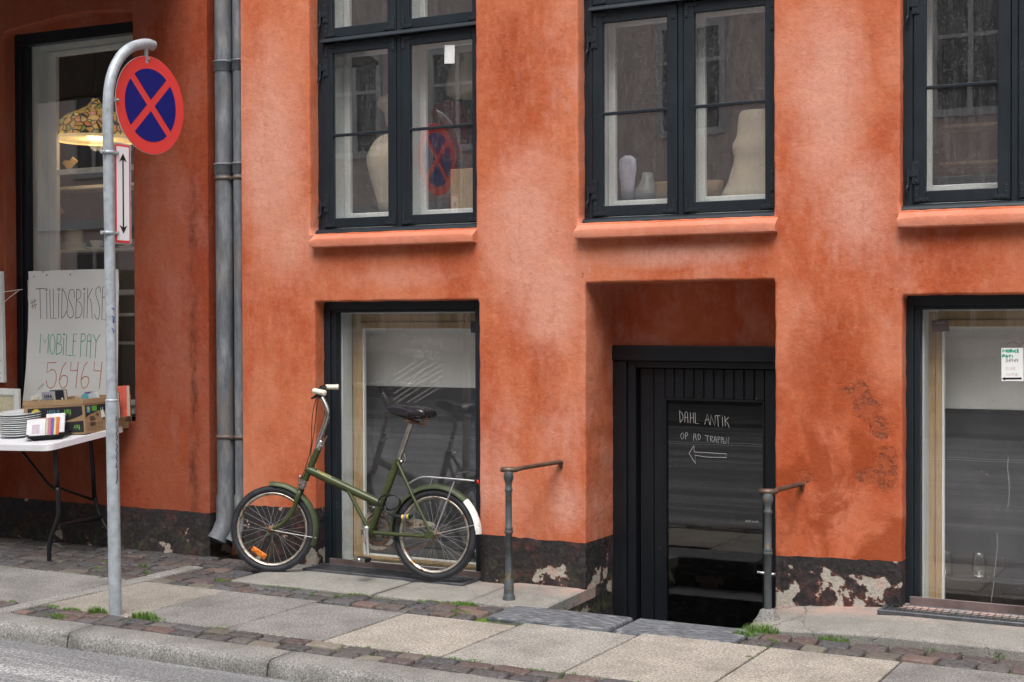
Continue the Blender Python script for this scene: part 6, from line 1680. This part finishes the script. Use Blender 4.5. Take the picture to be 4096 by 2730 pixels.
b = MB(); b.tube([BD_(416, 178, -0.002), BD_(372, 218, -0.004), BD_(342, 218, -0.004), BD_(348, 330, -0.004), BD_(345, 420, -0.003), BD_(352, 505, -0.003)], 0.0020, 6); b.build('string', M['cream'], bo)
# the white sign board hanging at the very left
q = [PY(x/3.075, 1050+y/3.075, -0.03) for x, y in ((-700, 80), (18, 112), (50, 1478), (-700, 1480))]
wb = empty('hanging_board', q[0], 'white board cut by the left edge, tied up with string', 'notice board')
b = MB(); b.prism(q, (0, 0.022, 0)); b.build('board', M['board'], wb)
b = MB(); e0 = [PY(x/3.075, 1050+y/3.075, -0.034) for x, y in ((2, 112), (18, 112), (50, 1478), (34, 1478))]; b.prism(e0, (0, 0.0035, 0)); b.build('edge_trim', M['white'], wb)
b = MB()
for st in ([(38,365),(140,352),(235,338),(275,335)],[(38,365),(20,540),(2,640)],[(235,345),(120,430),(60,480),(30,530)]): b.tube([PY(x/3.075, 1050+y/3.075, -0.036) for x, y in st], 0.0022, 6)
b.build('string', M['cream'], wb)
b = MB()
for yy in (1210, 1365, 1420): b.ribbon([PY(x/3.075, 1050+y/3.075, -0.0345) for x, y in ((-40, yy), (-10, yy+8), (0, yy-8), (8, yy+6))], 0.004, NW)
b.build('handwriting', M['inkb'], wb, recalc=False)

# note taped inside the right-hand glass
YN = 0.085+0.048
def N_(x, y, off=0.0): return PY(3500+x/2.8507, 1150+y/2.8507, YN+off)
note = empty('paper_note', N_(1560, 1070), 'white paper note reading MOBILE PAY 56464 DAHL ANTIK taped to the glass', 'note')
b = MB(); b.prism([N_(x, y) for x, y in ((1441, 692), (1690, 690), (1694, 1070), (1443, 1068))], (0, 0.0006, 0)); b.build('paper', simple('note_paper', (0.78, 0.79, 0.78), 0.7, bump=0, var=.02), note)
G5 = [[(1455,740),(1460,710),(1478,730),(1495,710),(1498,740)],circ(1520,727,13),[(1545,710),(1545,742),(1565,735),(1562,722),(1545,726),(1560,718),(1558,708),(1545,710)],[(1580,718),(1580,742)],[(1597,710),(1597,742),(1612,742)],[(1640,710),(1622,710),(1622,742),(1642,742)],[(1622,726),(1638,726)],
 [(1455,800),(1458,770),(1480,772),(1480,784),(1458,786)],[(1490,802),(1502,770),(1516,800)],[(1494,790),(1512,790)],[(1522,770),(1536,784),(1550,770)],[(1536,784),(1534,802)],[(1560,780),(1572,780)],[(1560,794),(1572,794)]]
G6 = [[(1515,815),(1495,815),(1493,830),(1510,830),(1514,842),(1500,852),(1488,848)],[(1545,812),(1528,835),(1530,850),(1545,850),(1545,836),(1530,836)],[(1558,815),(1555,832),(1573,832)],[(1573,815),(1570,852)],[(1605,814),(1590,835),(1592,850),(1606,848),(1605,836),(1592,836)],[(1616,815),(1614,832),(1630,832)],[(1630,815),(1627,852)]]
G7 = [[(1495,905),(1495,945),(1515,935),(1515,915),(1495,905)],[(1525,945),(1538,905),(1550,945)],[(1560,905),(1558,945)],[(1578,905),(1576,945)],[(1559,925),(1577,925)],[(1595,905),(1592,945),(1608,945)],[(1493,1012),(1508,975),(1522,1012)],[(1530,1012),(1532,978),(1555,1012),(1558,978)],[(1562,980),(1590,980)],[(1576,980),(1574,1012)],[(1600,990),(1600,1012)],[(1612,978),(1610,1012)],[(1630,980),(1612,996),(1632,1012)]]
G8 = [[(1462,1042),(1672,1040)]]
for ks, mt, wd in ((G5, simple('green_pen', (0.02, 0.36, 0.22), 0.5, bump=0), 0.0060), (G6, M['ink'], 0.0022), (G7, simple('faded_pink_pen', (0.62, 0.50, 0.48), 0.6, bump=0), 0.0025), (G8, simple('thick_black_pen', (0.015, 0.015, 0.02), 0.5, bump=0), 0.0095)):
    b = MB()
    for st in ks: b.ribbon([N_(x, y, -0.0006) for x, y in st], wd, NW)
    if ks is G8: b.face([N_(x, y, -0.0007) for x, y in ((1445, 1043), (1482, 1022), (1482, 1062))])
    b.build('handwriting', mt, note, recalc=False)
b = MB(); b.tube([N_(x, y, 0.004) for x, y in ((1505, 655), (1535, 630), (1580, 625), (1620, 645), (1660, 668), (1690, 630))], 0.0016, 5); b.build('wire', M['wood_d'], note)
# business cards on the glass
for (pts, lbl, side) in (([(645, 380), (838, 370), (848, 500), (653, 510)], 'brown card taped in the top corner of the right hand glass', 1),):
    cdx = empty('window_card', N_(*pts[0]), lbl, 'card')
    b = MB(); b.prism([N_(x, y) for x, y in pts], (0, 0.0006, 0)); b.build('card', simple('brown_card', (0.075, 0.055, 0.055), 0.6, bump=0), cdx)
    text_obj('print', 'dahl.antik.', 0.012, simple('faint_print', (0.30, 0.26, 0.26), 0.7, bump=0), cdx, N_(745, 403, -0.001), rot=(R(90), R(-3), 0), extrude=0.0001)
q = [PY(1280+x/3.015, 1180+y/3.015, 0.142) for x, y in ((1815, 335), (1935, 338), (1938, 460), (1818, 457))]
cdx = empty('window_card', q[0], 'black card taped in the top corner of the glass behind the bicycle', 'card')
b = MB(); b.prism(q, (0, 0.0006, 0)); b.build('card', simple('black_card', (0.03, 0.027, 0.03), 0.6, bump=0), cdx)
text_obj('print', 'dahl.a', 0.011, simple('faint_print2', (0.35, 0.32, 0.32), 0.7, bump=0), cdx, PY(1280+1875/3.015, 1180+357/3.015, 0.1405), extrude=0.0001)
# blank white card on the upper pane
q = [PY(1280+x/3.1359, y/3.1359, 0.1015) for x, y in ((1563, 570), (1689, 567), (1687, 798), (1561, 802))]
b = MB(); b.prism(q, (0, 0.0006, 0)); o = b.build('window_card', simple('blank_white_card', (0.66, 0.66, 0.65), 0.6, bump=0), None); tag(o, 'blank white card stuck on the upper pane over the bicycle', 'card')

# ================================================================== THINGS INSIDE THE WINDOWS
M['ivory'] = simple('ivory_linen', (0.50, 0.43, 0.32), 0.7, 0, 0.08, 14, 0.1)
def form(name, label, cat, prof, y, xr, mat, depth=0.6, grp=None):
    """bulging body whose left outline follows (px,py) points; xr = px of its centre line"""
    b = MB(); rings = []
    for (x, yy) in prof:
        p = PY(x, yy, y); c_ = PY(xr, yy, y); r = abs(c_.x-p.x)
        rings.append([b.bm.verts.new((c_.x+r*math.cos(2*math.pi*k/28), y+r*depth*math.sin(2*math.pi*k/28), p.z)) for k in range(28)])
    for A, C_ in zip(rings[:-1], rings[1:]):
        for k in range(28): f = b.bm.faces.new((A[k], A[(k+1) % 28], C_[(k+1) % 28], C_[k])); f.smooth = True
    b.bm.faces.new(rings[0]); b.bm.faces.new(rings[-1][::-1])
    o = b.build(name, mat); return tag(o, label, cat, grp)
def w1(pts): return [(1024+x/1.531, y/1.531) for x, y in pts]
def w2(pts): return [(2200+x/1.531, y/1.531) for x, y in pts]
form('mannequin_torso', 'ivory mannequin torso in the left pane over the bicycle', 'mannequin', w1([(812, 822), (775, 835), (740, 865), (710, 915), (692, 965), (692, 1010), (705, 1060), (718, 1120), (735, 1180), (752, 1240), (765, 1320)]), 0.42, 1024+880/1.531, M['ivory'])
form('hat_form', 'ivory hat form with a maroon band in the left pane over the bicycle', 'hat form', w1([(830, 570), (800, 582), (765, 605), (752, 630), (755, 655), (790, 700), (800, 780)]), 0.46, 1024+885/1.531, M['ivory'])
form('pendant_light', 'large ivory lamp shade hanging in the right pane over the bicycle', 'lamp shade', w1([(1300, 130), (1240, 240), (1215, 300), (1200, 390), (1180, 470), (1165, 540), (1172, 585), (1200, 602), (1250, 612)]), 0.42, 1024+1400/1.531, M['ivory'], 0.4)
b = MB(); p0, p1 = PY(1024+1200/1.531, 1040/1.531, 0.38), PY(1024+1312/1.531, 1340/1.531, 0.38)
b.box(p0.x, p1.x+0.1, 0.36, 0.40, p1.z-0.05, p0.z, 0.003); o = b.build('wooden_board', M['wood']); tag(o, 'pale wooden board standing in the right pane over the bicycle', 'board')
p0 = PY(1024+1160/1.531, 640/1.531, 0.5)
form('maroon_reflection', 'maroon dome standing in for the sign mirrored in the right pane over the bicycle', 'sign_reflection', w1([(1160, 615), (1100, 640), (1060, 690), (1045, 760), (1040, 900), (1060, 1000)]), 0.62, 1024+1175/1.531, simple('mirrored_maroon', (0.22, 0.045, 0.06), 0.8, 0, 0.4, 8), 0.25)  # solid maroon form standing in for the round sign's reflection in the pane
form('mannequin_torso', 'beige mannequin torso in the right pane over the basement door', 'mannequin', w2([(1175, 682), (1160, 700), (1150, 760), (1148, 820), (1140, 850), (1122, 885), (1118, 925), (1128, 965), (1125, 1010), (1108, 1060), (1095, 1110), (1065, 1175), (1030, 1235)]), 0.40, 2200+1255/1.531, M['ivory'], 0.55)
def lather(name, label, cat, px_, py0, py1, y, prof, mat):
    a, c = PY(px_, py1, y), PY(px_, py0, y); H_ = c.z-a.z
    b = MB(); b.lathe([(r, h*H_) for r, h in prof], a, (0, 0, 1), 24); o = b.build(name, mat); return tag(o, label, cat)
M['wicker'] = wood('wicker_weave', (0.20, 0.13, 0.07), (0.36, 0.26, 0.15), 4)
lather('vase', 'grey glass vase behind the left pane over the basement door', 'vase', 2200+598/1.531, 1060/1.531, 1235/1.531, 0.42, [(0.055, 0), (0.075, 0.15), (0.07, 0.4), (0.035, 0.75), (0.03, 1.0), (0.0, 1.0)], simple('grey_glaze', (0.20, 0.22, 0.22), 0.2, 0.0))
lather('basket', 'round wicker basket behind the middle of the basement door window', 'basket', 2200+735/1.531, 1120/1.531, 1240/1.531, 0.42, [(0.06, 0), (0.085, 0.3), (0.09, 0.9), (0.093, 1.0), (0.08, 1.0), (0.07, 0.2), (0, 0.2)], M['wicker'])
lather('basket', 'dark wicker basket low in the right pane over the basement door', 'basket', 2200+975/1.531, 1110/1.531, 1240/1.531, 0.45, [(0.06, 0), (0.075, 0.5), (0.078, 1.0), (0.066, 1.0), (0.06, 0.2), (0, 0.2)], M['wicker'])
form('plastic_wrap', 'crumpled grey plastic sheet in the left pane over the basement door', 'plastic sheet', w2([(455, 955), (425, 980), (420, 1040), (430, 1120), (440, 1235)]), 0.38, 2200+475/1.531, simple('grey_plastic', (0.42, 0.42, 0.50), 0.25, 0, 0.3, 12, 0.6), 0.3)
# shelves with small boxes in the far right upper window
for k, (yy, lb) in enumerate(((775, 'upper pale shelf in the right edge window'), (1000, 'lower pale shelf in the right edge window'))):
    p0 = PY(3072+1050/1.531, yy/1.531, 0.75); b = MB(); b.box(p0.x, p0.x+0.75, 0.75, 0.95, p0.z-0.012, p0.z+0.004); o = b.build('shelf', M['wood']); tag(o, lb, 'shelf')
# --- shop window: shelves, china, the stained glass lamp
def shelf_at(px0, py0, px1, y, lb, th=0.022, dep=0.25):
    a = PY(px0, py0, y); c = PY(px1, py0, y); b = MB(); b.box(a.x, c.x, y, y+dep, a.z-th, a.z, 0.001); o = b.build('shelf', M['white']); tag(o, lb, 'shelf', 'white shelves in the shop window'); return a.z
zs1 = shelf_at(205, 752, 640, 0.62, 'top white shelf in the display window')
zs2 = shelf_at(214, 1002, 640, 0.50, 'second white shelf, carrying plates, in the display window')
shelf_at(300, 1163, 640, 0.46, 'third white shelf from the top beside the board', 0.035)
shelf_at(300, 1255, 640, 0.46, 'fourth white shelf from the top beside the board', 0.022)
shelf_at(300, 1368, 640, 0.46, 'lowest white shelf beside the board', 0.018)
pc = PY(295, 1000, 0.62)
for k in range(15):
    big = k < 5; b = MB(); sc = 0.62 if big else 0.47
    if k in (0, 5):
        b.lathe([(r*sc/0.5*0.5, h*0.5) for r, h in plate_prof], (0, 0, 0), (0, 0, 1), 36, cap=False); first = b.build('plate', M['china']); o = first
    else: b.bm.free(); o = first.copy(); COL.objects.link(o)
    o.location = (pc.x, 0.62, zs2+0.002+k*0.0098)
    tag(o, '%s plate, %s up from the shelf in the window stack' % ('wide' if big else 'small', ('first','second','third','fourth','fifth','sixth','seventh','eighth','ninth','tenth','eleventh','twelfth','thirteenth','fourteenth','fifteenth')[k]), 'plate', 'plates stacked in the display window')
def cup(px_, lb, sc=1.0):
    p = PY(px_, 985, 0.56); b = MB(); b.lathe([(0.018*sc, 0), (0.022*sc, 0.004), (0.036*sc, 0.02), (0.044*sc, 0.045), (0.047*sc, 0.052), (0.045*sc, 0.052), (0.034*sc, 0.022), (0, 0.006)], (p.x, 0.58, zs2+0.012), (0, 0, 1), 24)
    b.tube([(p.x+0.042*sc, 0.58, zs2+0.052), (p.x+0.066*sc, 0.58, zs2+0.050), (p.x+0.062*sc, 0.58, zs2+0.03), (p.x+0.036*sc, 0.58, zs2+0.026)], 0.0035, 6)
    o = b.build('cup', M['cupm']); tag(o, lb, 'cup')
    b = MB(); b.lathe([(0.03, 0), (0.072, 0.011), (0.072, 0.013), (0.03, 0.003), (0, 0.003)], (p.x, 0.58, zs2+0.0005), (0, 0, 1), 28); o = b.build('saucer', M['china']); tag(o, 'saucer under the '+lb, 'saucer')
M['cupm'] = simple('blue_patterned_china', (0.62, 0.64, 0.68), 0.25, 0, 0.1, 60, 0, dirt=((0.10, 0.14, 0.32), 1, 45, 0.56))
cup(378, 'blue patterned cup beside the plates in the window')
cup(505, 'blue patterned cup right of the sign in the window')
def stained():
    t = NT('leaded_stained_glass')
    v = t.n('ShaderNodeTexVoronoi'); v.inputs['Scale'].default_value = 19; t.l(t.co, v.inputs['Vector'])
    e = t.n('ShaderNodeTexVoronoi', feature='DISTANCE_TO_EDGE'); e.inputs['Scale'].default_value = 19; t.l(t.co, e.inputs['Vector'])
    sp = t.n('ShaderNodeSeparateColor'); t.l(v.outputs['Color'], sp.inputs[0])
    c = t.ramp(sp.outputs[0], [(0.0, (0.42, 0.22, 0.045)), (0.5, (0.52, 0.30, 0.06)), (0.68, (0.48, 0.16, 0.06)), (0.78, (0.20, 0.20, 0.06)), (0.88, (0.55, 0.38, 0.06)), (0.95, (0.48, 0.18, 0.08))], 'CONSTANT')
    lead = t.ramp(e.outputs[0], [(0.05, 0), (0.08, 1)])
    c = t.mix(lead, (0.02, 0.018, 0.015), c)
    return t.set(c, 0.35, None, 0, 0.4, c, 0.42)
M['stained'] = stained()
M['lampglow'] = NT('warm_lamp_glow').set((0.9, 0.7, 0.35), 0.5, emis=(1.0, 0.72, 0.34), emstr=0.22)
YL = 0.58; lc = PY(60+1125/3.484, 350+710/3.484, YL); lt = PY(60+1060/3.484, 350+170/3.484, YL); RL = abs(PY(60+700/3.484, 350+700/3.484, YL).x-lc.x)
HL = lt.z-lc.z
lamp = empty('stained_glass_lamp', (lc.x, YL, lt.z), 'lit stained glass lamp hanging in the display window', 'lamp')
b = MB(); b.lathe([(RL*k, HL*h) for k, h in ((0.07, 1.0), (0.10, 0.93), (0.22, 0.80), (0.40, 0.70), (0.66, 0.58), (0.83, 0.42), (0.94, 0.22), (1.0, 0.03), (0.995, 0.0))], (lc.x, YL, lc.z), (0, 0, 1), 40, cap=False); b.build('lamp_shade', M['stained'], lamp)
b = MB(); b.lathe([(RL*0.985, HL*0.02), (RL*0.99, -HL*0.07), (RL*0.975, -HL*0.07)], (lc.x, YL, lc.z), (0, 0, 1), 40, cap=False); b.build('scalloped_rim', M['lampglow'], lamp)
b = MB(); b.lathe([(RL*0.96, 0.0), (RL*0.96, 0.003)], (lc.x, YL, lc.z-HL*0.03), (0, 0, 1), 40); b.build('glow_disc', M['lampglow'], lamp)  # added glowing disc standing in for the lit inside of the shade
b = MB(); b.lathe([(0.0, 0.04), (0.03, 0.03), (0.035, 0.0), (0.02, -0.03), (0, -0.035)], (lc.x, YL, lc.z+HL*0.3), (0, 0, 1), 16); b.build('bulb', M['lampglow'], lamp)
ld = bpy.data.lights.new('bulb_light', 'POINT'); ld.energy = 2.5; ld.color = (1.0, 0.74, 0.42); ld.shadow_soft_size = 0.06
lo_ = bpy.data.objects.new('bulb_light', ld); COL.objects.link(lo_); lo_.location = (lc.x, YL, lc.z-HL*0.12); setparent(lo_, lamp)
b = MB(); b.tube([(lc.x, YL, lt.z-0.01), (lc.x, YL, 3.88)], 0.004, 6); b.build('cord', M['ink'], lamp)
# folded paper and a tag, a bent chrome tube
M['paper_y'] = simple('yellow_paper', (0.78, 0.58, 0.24), 0.7)
b = MB(); b.prism([PY(60+x/3.484, 350+y/3.484, 0.52) for x, y in ((660, 1055), (690, 1015), (765, 1020), (800, 970), (850, 1010), (875, 1028), (780, 1130), (725, 1138))], (0, 0.004, 0)); o = b.build('yellow_paper', M['paper_y']); tag(o, 'folded yellow paper hanging below the stained glass lamp', 'paper')
b = MB(); b.prism([PY(160+x/3.92, 700+y/3.92, 0.50) for x, y in ((195, 480), (285, 455), (382, 598), (268, 660), (198, 565))], (0, 0.004, 0)); o = b.build('paper_tag', simple('tan_tag', (0.36, 0.25, 0.17), 0.8)); tag(o, 'tan paper tag hanging above the plates in the display window', 'tag')
b = MB(); b.tube(curve_pts([PY(60+x/3.484, 350+y/3.484, 0.44) for x, y in ((575, 762), (545, 775), (510, 800), (480, 840), (466, 900), (462, 1000), (462, 1150), (470, 1500), (480, 2200))], 4), 0.011, 10); o = b.build('chrome_tube', M['chrome']); tag(o, 'bent chrome tube of a stand at the left of the display window', 'stand')

# ================================================================== GRASS in the joints
def grass(spots, name='grass'):
    b = MB(); rnd = random.Random(5)
    for (x, y, r, h, n) in spots:
        for _ in range(n):
            a = rnd.uniform(0, 6.283); q = r*math.sqrt(rnd.random()); bx, by = x+q*math.cos(a)*1.3, y+q*math.sin(a)*0.6
            hh_ = h*rnd.uniform(0.3, 1.0)*(1.15-0.5*q/r); la = rnd.uniform(0, 6.283); ln = hh_*rnd.uniform(0.2, 1.0); w_ = rnd.uniform(0.0008, 0.0018)
            dx, dy = math.cos(la)*ln, math.sin(la)*ln; sx, sy = -math.sin(la)*w_, math.cos(la)*w_
            p = [(bx, by, -0.008), (bx+dx*0.35, by+dy*0.35, hh_*0.65), (bx+dx, by+dy, hh_*rnd.uniform(0.75, 1.0))]
            v = [b.bm.verts.new((p[0][0]-sx, p[0][1]-sy, p[0][2])), b.bm.verts.new((p[0][0]+sx, p[0][1]+sy, p[0][2])), b.bm.verts.new((p[1][0]+sx*.8, p[1][1]+sy*.8, p[1][2])), b.bm.verts.new((p[1][0]-sx*.8, p[1][1]-sy*.8, p[1][2])), b.bm.verts.new(p[2])]
            b.bm.faces.new((v[0], v[1], v[2], v[3])); b.bm.faces.new((v[3], v[2], v[4]))
    return b.build(name, M['grass'], recalc=False)
def grassm():
    t = NT('fresh_grass'); c = t.ramp(t.noise(60, 3, 0.6), [(0.3, (0.055, 0.115, 0.018)), (0.6, (0.13, 0.24, 0.045)), (0.75, (0.24, 0.26, 0.09))])
    return t.set(c, 0.6, None, 0, 0.2)
M['grass'] = grassm()
def gp(x, y): p = PZ(x/1.889, 1900+y/1.889, 0); return p.x, p.y
sp = []
for x, y, r, h, n in ((735,1045,0.050,0.050,230),(1090,1085,0.060,0.055,360),(1215,1095,0.03,0.02,60),(540,1020,0.05,0.018,160),(410,1065,0.05,0.018,140),(460,1080,0.04,0.02,120),(390,998,0.04,0.018,80),(1655,1165,0.025,0.018,60),(1080,695,0.035,0.03,90),(1105,745,0.03,0.022,70),(745,725,0.02,0.012,40),(750,703,0.03,0.010,60),(98,962,0.02,0.018,40),(800,655,0.02,0.012,40),(1660,798,0.025,0.02,50),(970,1105,0.02,0.015,30),(590,1045,.03,.018,60)):
    sp.append((*gp(x, y), r, h, n))
def gq(x, y, s, ox, oy): p = PZ(ox+x/s, oy+y/s, 0.0); return p.x, p.y
for x, y, r, h, n in ((240,1230,0.070,0.060,420),(130,1250,0.05,0.04,150),(320,1290,0.02,0.02,40),(740,1280,0.06,0.028,190),(690,1270,0.03,0.03,60),(1385,1348,0.03,0.018,70),(1855,1395,0.025,0.03,60),(165,1398,0.015,0.012,30),(280,1330,.02,.01,30)):
    sp.append((*gq(x, y, 1.686, 2900, 1800), r, h, n))
for x, y, r, h, n in ((440,735,0.06,0.030,240),(330,720,0.07,0.016,200),(220,720,0.05,0.014,140),(400,812,0.045,0.018,130),(30,690,0.05,0.012,120),(310,1312,0.03,0.012,50),(540,1335,.03,.010,40),(1400,1480,0.03,0.014,50),(1180,1440,0.03,0.010,50)):
    sp.append((*gq(x, y, 2.704, 1700, 2150), r, h, n))
for x, y, r, h, n in ((420,1490,0.07,0.013,220),(520,1500,0.07,0.013,220),(620,1520,.06,.011,140),(740,1530,0.07,0.011,180),(860,1545,0.06,0.014,170),(960,1540,.06,.016,200),(70,1445,.05,.010,100)):
    sp.append((*gq(x, y, 1.651, 850, 1450), r, h, n))
for k in range(120):
    x = random.uniform(-7.5, -0.9); y = random.choice([SY1+0.0, SY0-0.004, -1.735])+random.uniform(-.01, .01)
    sp.append((x, y, 0.02, 0.009, 9))
g_ = grass(sp); g_['kind'] = 'stuff'; tag(g_, 'tufts of short green grass growing in the paving joints', 'grass')

# small litter
for (x, y, c_, lb) in ((465, 1272, (0.75, 0.55, 0.58), 'pale pink paper scrap on the road under the kerb'), (578, 1290, (0.65, 0.10, 0.22), 'crimson paper scrap on the road under the kerb'), (845, 1326, (0.55, 0.50, 0.42), 'tan scrap on the road under the kerb')):
    p = PZ(x/1.889, 1900+y/1.889, ZR+0.004); b = MB()
    b.prism([(p.x-0.014, p.y-0.005, ZR+0.003), (p.x+0.012, p.y-0.007, ZR+0.006), (p.x+0.016, p.y+0.004, ZR+0.003), (p.x-0.010, p.y+0.006, ZR+0.008)], (0, 0, 0.0015)); o = b.build('paper_scrap', simple('scrap_'+lb.split()[0], c_, 0.7)); tag(o, lb, 'litter')
p = PZ(435/1.889, 1900+545/1.889, 0.012); b = MB(); b.tube([p+Vector((-0.02, 0, 0.012)), p+Vector((0.02, 0.006, 0.012))], [0.020, 0.013], 12, cap=False); o = b.build('plastic_cup', M['clear']); tag(o, 'crushed clear plastic cup lying under the folding table', 'litter')

# drips and paint specks on the right-hand glass, jars behind it
def R5(x, y, yy): return PY(2900+x/1.686, 1800+y/1.686, yy)
M['drip'] = film('dried_drip', 0.26, (0.7, 0.72, 0.72)); M['opaint'] = simple('orange_paint_speck', (0.62, 0.28, 0.18), 0.6, bump=0)
for st in ([(1912, 50), (1906, 120), (1916, 220), (1918, 300), (1906, 392)], [(1835, 560), (1836, 660), (1822, 800), (1810, 920), (1796, 1010), (1786, 1105)]):
    b = MB(); b.ribbon(curve_pts([R5(x, y, 0.1335) for x, y in st], 4), 0.0028, NW); b.build('dried_drip', M['drip'], WL4, recalc=False)
for x, y, r in ((1765, 165, 3.5), (1732, 148, 2.5), (1873, 733, 2.5), (1768, 985, 2.5), (1988, 935, 3.0), (1946, 1010, 2.5), (1800, 795, 1.5), (1637, 720, 1.5), (1703, 575, 1.8)):
    p = R5(x, y, 0.1338); b = MB(); b.lathe([(r/1.686*0.00105, 0), (r/1.686*0.00105, 0.0004), (0, 0.0005)], p, NW, 8); b.build('paint_speck', M['opaint'], WL4)
zj = R5(1600, 860, 0.32).z
b = MB(); b.box(-1.55, -0.40, 0.29, 0.40, zj-0.012, zj, 0.001); o = b.build('shelf', M['dado']); tag(o, 'black shelf carrying glass jars behind the right edge glass', 'shelf')
for x, lb in ((1488, 'left glass jar on the black shelf at the right edge'), (1716, 'right glass jar on the black shelf at the right edge')):
    p = R5(x, 860, 0.335); b = MB(); b.lathe([(0.034, 0), (0.037, 0.004), (0.037, 0.085), (0.030, 0.098), (0.030, 0.115), (0.033, 0.117), (0.033, 0.122), (0.028, 0.122), (0.028, 0.098), (0.035, 0.083), (0.035, 0.006), (0, 0.005)], (p.x, 0.335, zj+0.0005), (0, 0, 1), 24, cap=False)
    o = b.build('glass_jar', M['clear']); tag(o, lb, 'jar')
